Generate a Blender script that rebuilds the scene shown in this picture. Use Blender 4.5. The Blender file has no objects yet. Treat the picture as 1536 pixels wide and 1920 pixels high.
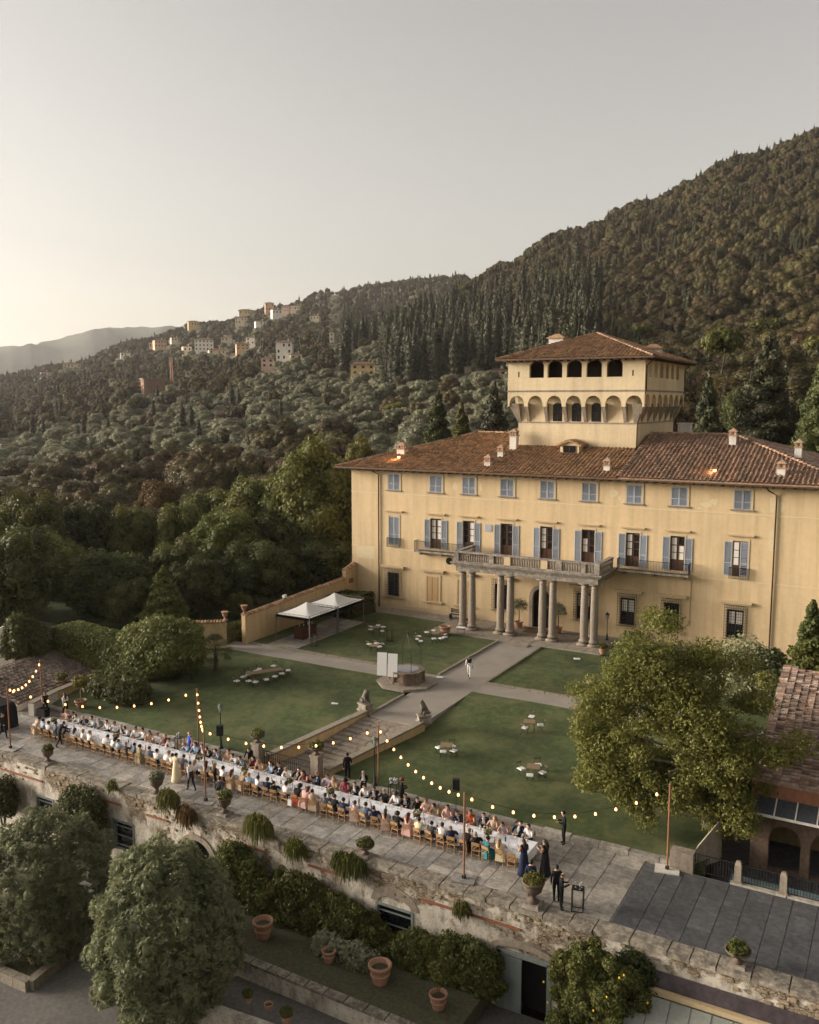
import bpy, bmesh, math, random
import numpy as np
from mathutils import Vector, Matrix

# ------------------------------------------------------------------ camera, sky, sun, exposure
SC = bpy.context.scene
COL = SC.collection
PI = math.pi
RAD = math.radians
CAM_Z, FPX, PITCH, YAW = 21.5, 1674.5, RAD(7.083), RAD(29.46)
cam_d = bpy.data.cameras.new('camera')
cam = bpy.data.objects.new('camera', cam_d)
COL.objects.link(cam)
cam.location = (0, 0, CAM_Z)
cam.rotation_euler = (PI / 2 - PITCH, 0, YAW)
cam_d.sensor_fit = 'VERTICAL'
cam_d.sensor_height = 24
cam_d.lens = FPX / 1920 * 24
cam_d.clip_start = 0.5
cam_d.clip_end = 20000
SC.camera = cam

SUN_EL, SUN_AZ = RAD(11.0), RAD(200)            # azimuth counter-clockwise from +X
world = bpy.data.worlds.new('World')
SC.world = world
world.use_nodes = True
wn, wl = world.node_tree.nodes, world.node_tree.links
wn.clear()
sky = wn.new('ShaderNodeTexSky')
sky.sky_type = 'NISHITA'
sky.sun_disc = False
sky.sun_elevation = SUN_EL
sky.sun_rotation = PI / 2 - SUN_AZ
sky.altitude = 300
sky.air_density = 1.0
sky.dust_density = 3.0
sky.ozone_density = 1.0
hsv = wn.new('ShaderNodeHueSaturation')
hsv.inputs['Saturation'].default_value = 0.25
tint = wn.new('ShaderNodeMixRGB')
tint.blend_type = 'MULTIPLY'
tint.inputs['Fac'].default_value = 1.0
tint.inputs['Color2'].default_value = (1.0, 0.922, 0.832, 1)
bg = wn.new('ShaderNodeBackground')
bg.inputs['Strength'].default_value = 0.082
wo = wn.new('ShaderNodeOutputWorld')
wl.new(sky.outputs[0], hsv.inputs['Color'])
wl.new(hsv.outputs[0], tint.inputs['Color1'])
wl.new(tint.outputs[0], bg.inputs['Color'])
wl.new(bg.outputs[0], wo.inputs['Surface'])

sun_d = bpy.data.lights.new('sun', 'SUN')
sun_d.energy = 2.5
sun_d.angle = RAD(25)
sun_d.color = (1.0, 0.91, 0.80)
sun = bpy.data.objects.new('sun', sun_d)
COL.objects.link(sun)
sun.location = (-60, -40, 60)
sdir = Vector((math.cos(SUN_EL) * math.cos(SUN_AZ), math.cos(SUN_EL) * math.sin(SUN_AZ), math.sin(SUN_EL)))
sun.rotation_euler = sdir.to_track_quat('Z', 'Y').to_euler()

SC.view_settings.view_transform = 'Standard'
SC.view_settings.look = 'None'
SC.view_settings.exposure = 1.6
SC.view_settings.gamma = 1.0
SC.view_settings.use_curve_mapping = False
SC.render.engine = 'CYCLES'
SC.cycles.use_denoising = True
SC.cycles.use_adaptive_sampling = True
SC.cycles.adaptive_threshold = 0.02
SC.cycles.max_bounces = 5
SC.cycles.diffuse_bounces = 3
SC.cycles.glossy_bounces = 2
SC.cycles.transmission_bounces = 3
SC.cycles.volume_bounces = 0
SC.cycles.transparent_max_bounces = 6
SC.cycles.sample_clamp_indirect = 4.0

# ------------------------------------------------------------------ geometry of view rays (used to place things where they stand)
FW = np.array([-math.sin(YAW) * math.cos(PITCH), math.cos(YAW) * math.cos(PITCH), -math.sin(PITCH)])
RT = np.array([math.cos(YAW), math.sin(YAW), 0.0])
UP = np.cross(RT, FW)
def vray(x, y): return FW * FPX + RT * (x - 768) + UP * (960 - y)
def gp(x, y, z=0.0):
    r = vray(x, y); t = (z - CAM_Z) / r[2]
    return (r[0] * t, r[1] * t, z)
def wp(x, y, Y):
    r = vray(x, y); t = Y / r[1]
    return (r[0] * t, Y, CAM_Z + r[2] * t)
def dist(p): return float(np.dot(np.array([p[0], p[1], p[2] - CAM_Z]), FW))
def mpp(p): return dist(p) / FPX                # metres per photograph pixel at p

# ------------------------------------------------------------------ materials
MATS = {}
def _n(nt, t, **kw):
    n = nt.nodes.new(t)
    for k, v in kw.items():
        setattr(n, k, v)
    return n
def mat(name, col, rough=0.8, var=0.18, scale=3.0, bump=0.0, bscale=None, col2=None, thresh=None, island=0.0, objrand=0.0,
        metallic=0.0, detail=6.0, emit=None, spec=0.3, trans=0.0, big=0.0, streak=0.0, dry=None):
    if name in MATS: return MATS[name]
    m = bpy.data.materials.new(name); MATS[name] = m
    m.use_nodes = True
    nt = m.node_tree; L = nt.links
    b = nt.nodes['Principled BSDF']
    b.inputs['Roughness'].default_value = rough
    b.inputs['Metallic'].default_value = metallic
    b.inputs['Specular IOR Level'].default_value = spec
    tc = _n(nt, 'ShaderNodeTexCoord')
    geo = _n(nt, 'ShaderNodeNewGeometry')
    pos = geo.outputs['Position']
    nz = _n(nt, 'ShaderNodeTexNoise'); nz.inputs['Scale'].default_value = scale; nz.inputs['Detail'].default_value = detail
    nz.inputs['Roughness'].default_value = 0.6
    L.new(pos, nz.inputs['Vector'])
    cur = None
    if col2 is not None:
        rp = _n(nt, 'ShaderNodeValToRGB')
        t = thresh or (0.42, 0.58)
        rp.color_ramp.elements[0].position = t[0]; rp.color_ramp.elements[1].position = t[1]
        rp.color_ramp.elements[0].color = (*col, 1); rp.color_ramp.elements[1].color = (*col2, 1)
        L.new(nz.outputs['Fac'], rp.inputs['Fac']); cur = rp.outputs['Color']
    else:
        rgb = _n(nt, 'ShaderNodeRGB'); rgb.outputs[0].default_value = (*col, 1); cur = rgb.outputs[0]
    def mulv(cur, src, lo, hi, f0=0.25, f1=0.75):
        mr = _n(nt, 'ShaderNodeMapRange'); mr.inputs[1].default_value = f0; mr.inputs[2].default_value = f1
        mr.inputs[3].default_value = lo; mr.inputs[4].default_value = hi
        L.new(src, mr.inputs[0])
        mx = _n(nt, 'ShaderNodeMixRGB', blend_type='MULTIPLY'); mx.inputs[0].default_value = 1
        L.new(cur, mx.inputs[1]); L.new(mr.outputs[0], mx.inputs[2])
        return mx.outputs[0]
    if var:
        n2 = _n(nt, 'ShaderNodeTexNoise'); n2.inputs['Scale'].default_value = scale * 2.7; n2.inputs['Detail'].default_value = detail
        L.new(pos, n2.inputs['Vector'])
        cur = mulv(cur, n2.outputs['Fac'], 1 - var, 1 + var)
    if big:
        n3 = _n(nt, 'ShaderNodeTexNoise'); n3.inputs['Scale'].default_value = scale * 0.13; n3.inputs['Detail'].default_value = 4
        L.new(pos, n3.inputs['Vector'])
        cur = mulv(cur, n3.outputs['Fac'], 1 - big, 1 + big, 0.3, 0.7)
    if streak:
        mp = _n(nt, 'ShaderNodeMapping'); mp.inputs['Scale'].default_value = (1.3, 1.3, 0.09)
        L.new(pos, mp.inputs['Vector'])
        n4 = _n(nt, 'ShaderNodeTexNoise'); n4.inputs['Scale'].default_value = 1.6; n4.inputs['Detail'].default_value = 5
        L.new(mp.outputs[0], n4.inputs['Vector'])
        cur = mulv(cur, n4.outputs['Fac'], 1 - streak, 1 + streak * 0.4, 0.3, 0.6)
    if dry:                                                  # worn, dry spots with a shape of their own
        n5 = _n(nt, 'ShaderNodeTexNoise'); n5.inputs['Scale'].default_value = dry[1]; n5.inputs['Detail'].default_value = 9; n5.inputs['Roughness'].default_value = .62
        L.new(pos, n5.inputs['Vector']); r5 = _n(nt, 'ShaderNodeMapRange'); r5.inputs[1].default_value = dry[2]; r5.inputs[2].default_value = dry[3]; r5.inputs[4].default_value = dry[4]
        L.new(n5.outputs['Fac'], r5.inputs[0]); x5 = _n(nt, 'ShaderNodeMixRGB'); x5.inputs[2].default_value = (*dry[0], 1)
        L.new(r5.outputs[0], x5.inputs[0]); L.new(cur, x5.inputs[1]); cur = x5.outputs[0]
    if island: cur = mulv(cur, geo.outputs['Random Per Island'], 1 - island, 1 + island, 0, 1)
    if objrand:
        oi = _n(nt, 'ShaderNodeObjectInfo')
        cur = mulv(cur, oi.outputs['Random'], 1 - objrand, 1 + objrand, 0, 1)
    L.new(cur, b.inputs['Base Color'])
    if bump:
        nb = _n(nt, 'ShaderNodeTexNoise'); nb.inputs['Scale'].default_value = bscale or scale * 3; nb.inputs['Detail'].default_value = 6
        L.new(pos, nb.inputs['Vector'])
        bp = _n(nt, 'ShaderNodeBump'); bp.inputs['Strength'].default_value = bump; bp.inputs['Distance'].default_value = 0.05
        L.new(nb.outputs['Fac'], bp.inputs['Height']); L.new(bp.outputs[0], b.inputs['Normal'])
    if emit:
        b.inputs['Emission Color'].default_value = (*emit[0], 1); b.inputs['Emission Strength'].default_value = emit[1]
    m['_cur'] = 1
    return m

def leafmat(name, col, col2, island=0.35, objrand=0.2, trans=0.32, rough=0.55):
    """foliage: two greens mixed leaf by leaf and clump by clump, some light let through"""
    if name in MATS: return MATS[name]
    m = bpy.data.materials.new(name); MATS[name] = m
    m.use_nodes = True
    nt = m.node_tree; L = nt.links; nt.nodes.clear()
    geo = _n(nt, 'ShaderNodeNewGeometry'); oi = _n(nt, 'ShaderNodeObjectInfo')
    nz = _n(nt, 'ShaderNodeTexNoise'); nz.inputs['Scale'].default_value = 0.35; nz.inputs['Detail'].default_value = 3
    L.new(geo.outputs['Position'], nz.inputs['Vector'])
    a = _n(nt, 'ShaderNodeMath', operation='MULTIPLY_ADD'); a.inputs[1].default_value = 0.5; L.new(geo.outputs['Random Per Island'], a.inputs[0])
    mr = _n(nt, 'ShaderNodeMapRange'); mr.inputs[1].default_value = 0.3; mr.inputs[2].default_value = 0.7; mr.inputs[3].default_value = -0.05; mr.inputs[4].default_value = 0.55
    L.new(nz.outputs['Fac'], mr.inputs[0]); L.new(mr.outputs[0], a.inputs[2])
    mx = _n(nt, 'ShaderNodeMixRGB'); mx.inputs[1].default_value = (*col, 1); mx.inputs[2].default_value = (*col2, 1); L.new(a.outputs[0], mx.inputs[0])
    m1 = _n(nt, 'ShaderNodeMapRange'); m1.inputs[3].default_value = 1 - objrand; m1.inputs[4].default_value = 1 + objrand; L.new(oi.outputs['Random'], m1.inputs[0])
    mm = _n(nt, 'ShaderNodeMixRGB', blend_type='MULTIPLY'); mm.inputs[0].default_value = 1; L.new(mx.outputs[0], mm.inputs[1]); L.new(m1.outputs[0], mm.inputs[2])
    hs = _n(nt, 'ShaderNodeHueSaturation')
    fr = _n(nt, 'ShaderNodeMath', operation='FRACT'); f7 = _n(nt, 'ShaderNodeMath', operation='MULTIPLY'); f7.inputs[1].default_value = 7.31
    L.new(oi.outputs['Random'], f7.inputs[0]); L.new(f7.outputs[0], fr.inputs[0])
    hm = _n(nt, 'ShaderNodeMapRange'); hm.inputs[3].default_value = 0.5 - objrand * 0.09; hm.inputs[4].default_value = 0.5 + objrand * 0.06
    L.new(fr.outputs[0], hm.inputs[0]); L.new(hm.outputs[0], hs.inputs['Hue']); L.new(mm.outputs[0], hs.inputs['Color'])
    d = _n(nt, 'ShaderNodeBsdfPrincipled'); d.inputs['Roughness'].default_value = rough; d.inputs['Specular IOR Level'].default_value = 0.25
    L.new(hs.outputs[0], d.inputs['Base Color'])
    t = _n(nt, 'ShaderNodeBsdfTranslucent'); L.new(hs.outputs[0], t.inputs['Color'])
    ms = _n(nt, 'ShaderNodeMixShader'); ms.inputs[0].default_value = trans
    L.new(d.outputs[0], ms.inputs[1]); L.new(t.outputs[0], ms.inputs[2])
    o = _n(nt, 'ShaderNodeOutputMaterial'); L.new(ms.outputs[0], o.inputs['Surface'])
    return m

# ------------------------------------------------------------------ object helpers
def T(o, label=None, cat=None, group=None, kind=None):
    if label: o['label'] = label
    if cat: o['category'] = cat
    if group: o['group'] = group
    if kind: o['kind'] = kind
    return o
def empty(name, loc, rz=0.0, label=None, cat=None, group=None, parent=None):
    o = bpy.data.objects.new(name, None); COL.objects.link(o)
    o.empty_display_size = 0.2
    o.location = loc; o.rotation_euler = (0, 0, rz); o.parent = parent
    return T(o, label, cat, group)
def wloc(o):
    v = Vector((0, 0, 0))
    while o is not None:
        v = v + o.location; o = o.parent
    return v
def inst(name, mesh, parent=None, loc=(0, 0, 0), rz=0.0, s=None, rot=None):
    o = bpy.data.objects.new(name, mesh); COL.objects.link(o)
    o.parent = parent; o.location = loc
    o.rotation_euler = rot if rot else (0, 0, rz)
    if s is not None: o.scale = (s, s, s) if isinstance(s, (int, float)) else s
    return o
def copy_tree(o, loc=None, rz=None, parent=None):
    c = o.copy(); COL.objects.link(c); c.parent = parent
    if loc is not None: c.location = loc
    if rz is not None: c.rotation_euler = (0, 0, rz)
    for ch in list(o.children): copy_tree(ch, parent=c)
    return c

class MB:
    def __init__(s): s.v = []; s.f = []; s.m = []
    def add(s, vs, fs, mi=0):
        n = len(s.v); s.v.extend(tuple(map(float, p)) for p in vs)
        for f in fs: s.f.append(tuple(i + n for i in f)); s.m.append(mi)
        return s
    def box(s, x0, x1, y0, y1, z0, z1, mi=0):
        return s.add([(x0, y0, z0), (x1, y0, z0), (x1, y1, z0), (x0, y1, z0), (x0, y0, z1), (x1, y0, z1), (x1, y1, z1), (x0, y1, z1)],
                     [(0, 3, 2, 1), (4, 5, 6, 7), (0, 1, 5, 4), (1, 2, 6, 5), (2, 3, 7, 6), (3, 0, 4, 7)], mi)
    def obox(s, c, sx, sy, z0, z1, a=0.0, top=1.0, mi=0):
        """box on centre c turned by a, its top scaled"""
        ca, sa = math.cos(a), math.sin(a); vs = []
        for z, k in ((z0, 1.0), (z1, top)):
            for ux, uy in ((-1, -1), (1, -1), (1, 1), (-1, 1)):
                px, py = ux * sx / 2 * k, uy * sy / 2 * k
                vs.append((c[0] + px * ca - py * sa, c[1] + px * sa + py * ca, z))
        return s.add(vs, [(0, 3, 2, 1), (4, 5, 6, 7), (0, 1, 5, 4), (1, 2, 6, 5), (2, 3, 7, 6), (3, 0, 4, 7)], mi)
    def quad(s, a, b, c, d, mi=0): return s.add([a, b, c, d], [(0, 1, 2, 3)], mi)
    def poly(s, pts, mi=0): return s.add(pts, [tuple(range(len(pts)))], mi)
    def prism(s, pts, z0, z1, mi=0):
        n = len(pts)
        vs = [(p[0], p[1], z0) for p in pts] + [(p[0], p[1], z1) for p in pts]
        return s.add(vs, [tuple(reversed(range(n))), tuple(range(n, 2 * n))] + [(i, (i + 1) % n, n + (i + 1) % n, n + i) for i in range(n)], mi)
    def lathe(s, prof, c=(0, 0, 0), n=12, mi=0, sx=1.0, sy=1.0, a0=0.0):
        vs = []; fs = []
        for r, z in prof:
            for k in range(n):
                a = a0 + 2 * PI * k / n
                vs.append((c[0] + r * math.cos(a) * sx, c[1] + r * math.sin(a) * sy, c[2] + z))
        for i in range(len(prof) - 1):
            for k in range(n):
                fs.append((i * n + k, i * n + (k + 1) % n, (i + 1) * n + (k + 1) % n, (i + 1) * n + k))
        fs.append(tuple(reversed(range(n)))); fs.append(tuple(range((len(prof) - 1) * n, len(prof) * n)))
        return s.add(vs, fs, mi)
    def tube(s, pts, rs, n=6, mi=0, cap=True):
        pts = [Vector(p) for p in pts]
        if isinstance(rs, (int, float)): rs = [rs] * len(pts)
        vs = []; fs = []
        up = Vector((0.13, 0.31, 1)).normalized()
        for i, p in enumerate(pts):
            d = (pts[min(i + 1, len(pts) - 1)] - pts[max(i - 1, 0)]).normalized()
            u = d.cross(up)
            if u.length < 1e-3: u = d.cross(Vector((1, 0, 0)))
            u.normalize(); w = d.cross(u)
            for k in range(n):
                a = 2 * PI * k / n
                vs.append(p + (u * math.cos(a) + w * math.sin(a)) * rs[i])
        for i in range(len(pts) - 1):
            for k in range(n):
                fs.append((i * n + k, i * n + (k + 1) % n, (i + 1) * n + (k + 1) % n, (i + 1) * n + k))
        if cap: fs.append(tuple(reversed(range(n)))); fs.append(tuple(range((len(pts) - 1) * n, len(pts) * n)))
        return s.add(vs, fs, mi)
    def mesh(s, name, mats, smooth=False, off=(0, 0, 0)):
        me = bpy.data.meshes.new(name)
        me.from_pydata([(x - off[0], y - off[1], z - off[2]) for x, y, z in s.v], [], s.f)
        for m in (mats if isinstance(mats, (list, tuple)) else [mats]): me.materials.append(m)
        if any(s.m): me.polygons.foreach_set('material_index', s.m)
        if smooth: me.polygons.foreach_set('use_smooth', [True] * len(s.f))
        me.update()
        return me
    def build(s, name, mats, parent=None, smooth=False):
        """coordinates are world ones: the object's origin goes to the middle of its foot"""
        a = np.array(s.v); lo, hi = a.min(0), a.max(0)
        o = Vector(((lo[0] + hi[0]) / 2, (lo[1] + hi[1]) / 2, lo[2]))
        me = s.mesh(name, mats, smooth, o)
        ob = bpy.data.objects.new(name, me); COL.objects.link(ob)
        if parent is not None:
            ob.parent = parent; ob.location = o - wloc(parent)
        else: ob.location = o
        return ob
    def local(s, name, mats, parent=None, smooth=False, loc=(0, 0, 0)):
        me = s.mesh(name, mats, smooth)
        return inst(name, me, parent, loc)

def npmesh(name, verts, faces4, mats, mi=None, smooth=False, tris=None):
    """fast mesh from numpy quads (and triangles)"""
    me = bpy.data.meshes.new(name)
    nv = len(verts); q = len(faces4); t = 0 if tris is None else len(tris)
    me.vertices.add(nv); me.vertices.foreach_set('co', np.asarray(verts, np.float32).ravel())
    lv = np.concatenate([np.asarray(faces4, np.int32).ravel(), np.asarray(tris, np.int32).ravel() if t else np.zeros(0, np.int32)])
    me.loops.add(len(lv)); me.loops.foreach_set('vertex_index', lv)
    me.polygons.add(q + t)
    ls = np.concatenate([np.arange(q) * 4, q * 4 + np.arange(t) * 3]).astype(np.int32)
    me.polygons.foreach_set('loop_start', ls)
    for m in (mats if isinstance(mats, (list, tuple)) else [mats]): me.materials.append(m)
    if mi is not None: me.polygons.foreach_set('material_index', np.asarray(mi, np.int32))
    if smooth: me.polygons.foreach_set('use_smooth', np.ones(q + t, bool))
    me.update(calc_edges=True)
    return me
def ordn(n): return '%d%s' % (n, 'th' if 10 <= n % 100 <= 20 else {1: 'st', 2: 'nd', 3: 'rd'}.get(n % 10, 'th'))

# ------------------------------------------------------------------ terrain
def azpx(x, y=700):
    r = vray(x, y); return math.atan2(r[1], r[0])
def elpx(x, y):
    r = vray(x, y); return r[2] / math.hypot(r[0], r[1])
_cols = [
    (-900, [(130, 1100), (200, 960), (300, 890), (450, 830), (600, 800), (900, 760), (1300, 730), (1700, 735)]),
    (0, [(130, 1085), (200, 962), (300, 890), (450, 832), (600, 795), (900, 748), (1250, 712), (1600, 720)]),
    (130, [(130, 1080), (200, 950), (300, 872), (420, 815), (520, 785), (700, 745), (950, 705), (1200, 688), (1500, 700)]),
    (260, [(130, 1075), (200, 940), (300, 855), (400, 795), (480, 757), (620, 728), (800, 697), (1000, 668), (1200, 648), (1320, 640), (1600, 660)]),
    (400, [(130, 1060), (200, 918), (300, 832), (390, 775), (480, 735), (620, 702), (800, 667), (1000, 636), (1250, 611), (1550, 640)]),
    (530, [(130, 1035), (200, 895), (300, 808), (380, 755), (450, 703), (600, 668), (800, 632), (1000, 600), (1200, 577), (1500, 600)]),
    (620, [(135, 1000), (210, 878), (300, 802), (370, 748), (450, 700), (600, 662), (800, 622), (1000, 585), (1250, 553), (1600, 580)]),
    (700, [(140, 965), (220, 862), (300, 795), (360, 738), (450, 685), (520, 660), (640, 672), (800, 645), (1000, 592), (1250, 545), (1400, 534), (1700, 560)]),
    (790, [(145, 930), (220, 842), (300, 780), (370, 722), (480, 655), (560, 615), (650, 618), (760, 630), (950, 580), (1200, 535), (1350, 523), (1650, 550)]),
    (860, [(150, 905), (220, 825), (300, 765), (380, 705), (500, 630), (600, 575), (680, 552), (780, 580), (900, 572), (1100, 540), (1300, 520), (1600, 550)]),
    (930, [(150, 890), (220, 810), (300, 745), (380, 685), (500, 608), (640, 538), (720, 512), (850, 540), (1000, 560), (1300, 560), (1600, 570)]),
    (1060, [(150, 870), (210, 800), (290, 720), (400, 635), (520, 555), (640, 485), (720, 452), (900, 470)]),
    (1200, [(150, 862), (200, 795), (280, 705), (400, 592), (520, 500), (640, 425), (720, 392), (900, 410)]),
    (1380, [(150, 850), (200, 775), (280, 672), (400, 540), (520, 436), (640, 348), (730, 306), (900, 330)]),
    (1536, [(150, 842), (200, 762), (280, 652), (400, 508), (520, 396), (640, 300), (740, 258), (900, 280)]),
    (2100, [(150, 820), (200, 735), (280, 610), (400, 440), (520, 310), (640, 210), (740, 160), (900, 190)])]
DG = np.array([0, 60, 95, 115, 130, 150, 175, 200, 230, 260, 300, 340, 380, 420, 460, 500, 550, 600, 660, 720, 780, 850, 920, 1000, 1100, 1250, 1450, 1700, 2200, 3000, 5500.0])
_az, _tab = [], []
for x, L in _cols:
    ds = [0, 95, 115] + [d for d, _ in L]
    zs = [-2.2, -2.2, -2.0] + [CAM_Z + d * elpx(x, y) for d, y in L]
    ds += [max(d for d, _ in L) * 1.5, 6000]; zs += [zs[-1] * 0.75, 20.0]
    _az.append(azpx(x)); _tab.append(np.interp(DG, ds, zs))
_az = np.array(_az)[::-1]; _tab = np.array(_tab)[::-1]          # azimuth rising
def smooth_noise(X, Y, s, seed=0):
    a = np.sin(X / s * 1.7 + seed) * np.cos(Y / s * 1.3 - seed * 2) + 0.6 * np.sin((X + Y) / s * 2.9 + seed * 3) + 0.4 * np.cos((X - 1.4 * Y) / s * 4.3 + 1 + seed)
    return a / 2.0
def terrain(X, Y):
    X = np.asarray(X, float); Y = np.asarray(Y, float)
    d = np.hypot(X, Y); a = np.arctan2(Y, X); a = np.where(a < -PI / 2, a + 2 * PI, a)
    ai = np.clip(np.interp(a, _az, np.arange(len(_az))), 0, len(_az) - 1.001); di = np.clip(np.interp(d, DG, np.arange(len(DG))), 0, len(DG) - 1.001)
    i = ai.astype(int); j = di.astype(int); u = ai - i; v = di - j
    u = u * u * (3 - 2 * u)
    z = (_tab[i, j] * (1 - u) + _tab[i + 1, j] * u) * (1 - v) + (_tab[i, j + 1] * (1 - u) + _tab[i + 1, j + 1] * u) * v
    z = z + smooth_noise(X, Y, 60.0) * np.clip((d - 150) / 100, 0, 1) * 1.8
    low = np.clip((50 - Y) / 6, 0, 1) * np.clip((160 - d) / 30, 0, 1)
    return z * (1 - low) + -6.9 * low
def hit(x, y, d0=115.0, d1=2500.0):
    """the point of the terrain that is seen at photograph pixel x, y"""
    r = vray(x, y); h = math.hypot(r[0], r[1]); r = r / h
    ds = np.arange(d0, d1, 2.0)
    zz = CAM_Z + r[2] * ds; tz = terrain(r[0] * ds, r[1] * ds)
    k = np.nonzero(zz <= tz)[0]
    d = ds[k[0]] if len(k) else d1
    return (r[0] * d, r[1] * d, float(terrain(r[0] * d, r[1] * d)))

_ta = np.concatenate([np.linspace(-PI / 2, RAD(50), 24), np.linspace(RAD(51), RAD(185), 220), np.linspace(RAD(186), 1.5 * PI, 24)])
_td = np.concatenate([np.linspace(0.5, 110, 24), np.geomspace(113, 1500, 120), np.geomspace(1560, 5600, 14)])
A, D = np.meshgrid(_ta, _td, indexing='ij')
TX, TY = D * np.cos(A), D * np.sin(A)
TV = np.stack([TX, TY, terrain(TX, TY)], -1).reshape(-1, 3)
na, nd = A.shape
ii = (np.arange(na - 1)[:, None] * nd + np.arange(nd - 1)[None]).ravel()
TF = np.stack([ii, ii + 1, ii + nd + 1, ii + nd], 1)[:, ::-1]
M_EARTH = mat('dry_grass_hillside', (0.105, 0.098, 0.050), 0.95, 0.3, 0.06, col2=(0.20, 0.165, 0.095), thresh=(0.4, 0.62), big=0.0, bump=0.3, bscale=0.8)
ter = bpy.data.objects.new('terrain', npmesh('terrain', TV, TF, M_EARTH, smooth=True)); COL.objects.link(ter)
T(ter, kind='structure')

# far mountain ridge
pts = [(-1500, 655), (-900, 640), (-400, 652), (-100, 656), (0, 650), (60, 646), (110, 636), (160, 622), (200, 616), (250, 613), (330, 612), (420, 625), (520, 640), (700, 660)]
mv, mf = [], []
rng = np.random.default_rng(5)
xs = np.linspace(-1500, 700, 260)
ys = np.interp(xs, [p[0] for p in pts], [p[1] for p in pts]) + rng.normal(0, 0.9, 260)
for x, y in zip(xs, ys):
    a = azpx(x)
    for d, k in ((3300, 0.0), (3700, 0.45), (4200, 0.85), (4600, 1.0), (5200, 0.7)):
        top = CAM_Z + 4600 * elpx(x, y)
        w = 1 + 0.10 * math.sin(a * 90 + d * .004) * (0 < k < 1)
        mv.append((d * math.cos(a), d * math.sin(a), -20 + (top + 20) * k * w))
n = len(xs)
ii = (np.arange(n - 1)[:, None] * 5 + np.arange(4)[None]).ravel()
hm = npmesh('hills', np.array(mv), np.stack([ii, ii + 5, ii + 6, ii + 1], 1)[:, ::-1], mat('far_wooded_mountain', (0.055, 0.06, 0.04), 1.0, 0.3, 0.01), smooth=True)
hl = bpy.data.objects.new('hills', hm); COL.objects.link(hl); T(hl, kind='structure')

# ------------------------------------------------------------------ foliage
def unit(v): return v / np.maximum(np.linalg.norm(v, axis=-1, keepdims=True), 1e-9)
def leaves(lobes, n, size, rng, up=0.35, jit=0.6, shell=0.16, aspect=0.6, deep=0.62, zmin=None, droop=0.0, rosette=0):
    lobes = np.asarray(lobes, float)
    w = (lobes[:, 3] * lobes[:, 4] * lobes[:, 5]) ** (2 / 3); w /= w.sum()
    k = rng.choice(len(lobes), int(n * 1.7), p=w)
    d = unit(rng.normal(size=(len(k), 3)))
    r = lobes[k, 3:6]
    lump = 1 + 0.10 * np.sin(d[:, 0] * 7 + k) * np.cos(d[:, 1] * 6 + k * 2) + 0.05 * np.sin(d[:, 2] * 13 + k)
    p = lobes[k, :3] + d * r * ((1 - np.abs(rng.normal(0, shell, len(k)))) * lump)[:, None]
    keep = np.ones(len(k), bool)
    for i, l in enumerate(lobes):
        q = (((p - l[:3]) / l[3:6]) ** 2).sum(1)
        keep &= (q > deep) | (k == i)
    if zmin is not None: keep &= p[:, 2] > zmin
    p = p[keep][:n]; d = d[keep][:n]; r = r[keep][:n]
    n = len(p)
    nrm = unit(unit(d / r) + np.array([0, 0, up]) + jit * rng.normal(size=(n, 3)))
    t = unit(np.cross(nrm, rng.normal(size=(n, 3))))
    if droop: t = unit(t + np.array([0, 0, -droop])); nrm = unit(nrm - t * (nrm * t).sum(1, keepdims=True))
    if rosette:                                     # sprays of narrow leaves round each shoot
        nr0 = np.repeat(nrm, rosette, 0); p = np.repeat(p, rosette, 0); n = len(p)
        t = unit(unit(np.cross(nr0, rng.normal(size=(n, 3)))) + nr0 * rng.uniform(.25, 1.0, (n, 1)))
        nrm = unit(nr0 - t * (nr0 * t).sum(1, keepdims=True)); p = p + t * size * .9
    b = np.cross(nrm, t)
    a = (size * rng.uniform(0.6, 1.3, n))[:, None]
    V = np.stack([p - t * a, p + b * a * aspect + nrm * a * 0.18, p + t * a - nrm * a * .12, p - b * a * aspect + nrm * a * 0.18], 1).reshape(-1, 3)
    F = np.arange(len(V)).reshape(-1, 4)
    return V, F
_bm = bmesh.new(); bmesh.ops.create_icosphere(_bm, subdivisions=2, radius=1.0)
ICO_V = np.array([v.co for v in _bm.verts]); ICO_F = np.array([[v.index for v in f.verts] for f in _bm.faces]); _bm.free()
def hull(lobes, k, rng):
    Vs, Fs = [], []; o = 0
    for l in np.asarray(lobes, float):
        Vs.append(l[:3] + ICO_V * l[3:6] * k * (1 + rng.uniform(-.12, .12, (len(ICO_V), 1)))); Fs.append(ICO_F + o); o += len(ICO_V)
    return np.concatenate(Vs), np.concatenate(Fs)
def round_lobes(c, r, rng, k=14, lo=-0.45, sub=(0.30, 0.48), push=0.66, main=0.80, pr=(.85, 1.1)):
    c = np.array(c, float); r = np.array(r, float)
    L = [np.concatenate([c, r * main])]
    for i in range(k):
        z = lo + (1 - lo) * ((i + 0.5) / k) ; z = np.clip(z + rng.uniform(-.08, .08), -0.95, 0.98)
        a = i * 2.399963 + rng.uniform(-.4, .4)
        d = np.array([math.cos(a) * math.sqrt(1 - z * z), math.sin(a) * math.sqrt(1 - z * z), z])
        s = rng.uniform(*sub)
        L.append(np.concatenate([c + d * r * push * rng.uniform(*pr), np.maximum(r * s, r.max() * s * 0.6)]))
    return np.array(L)
def crown(name, lobes, n, size, m, rng, hk=0.72, **kw):
    V, F = leaves(lobes, n, size, rng, **kw)
    if hk:
        HV, HF = hull(lobes, hk, rng)
        return npmesh(name, np.concatenate([V, HV]), F, m, tris=HF + len(V))
    return npmesh(name, V, F, m)
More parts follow.
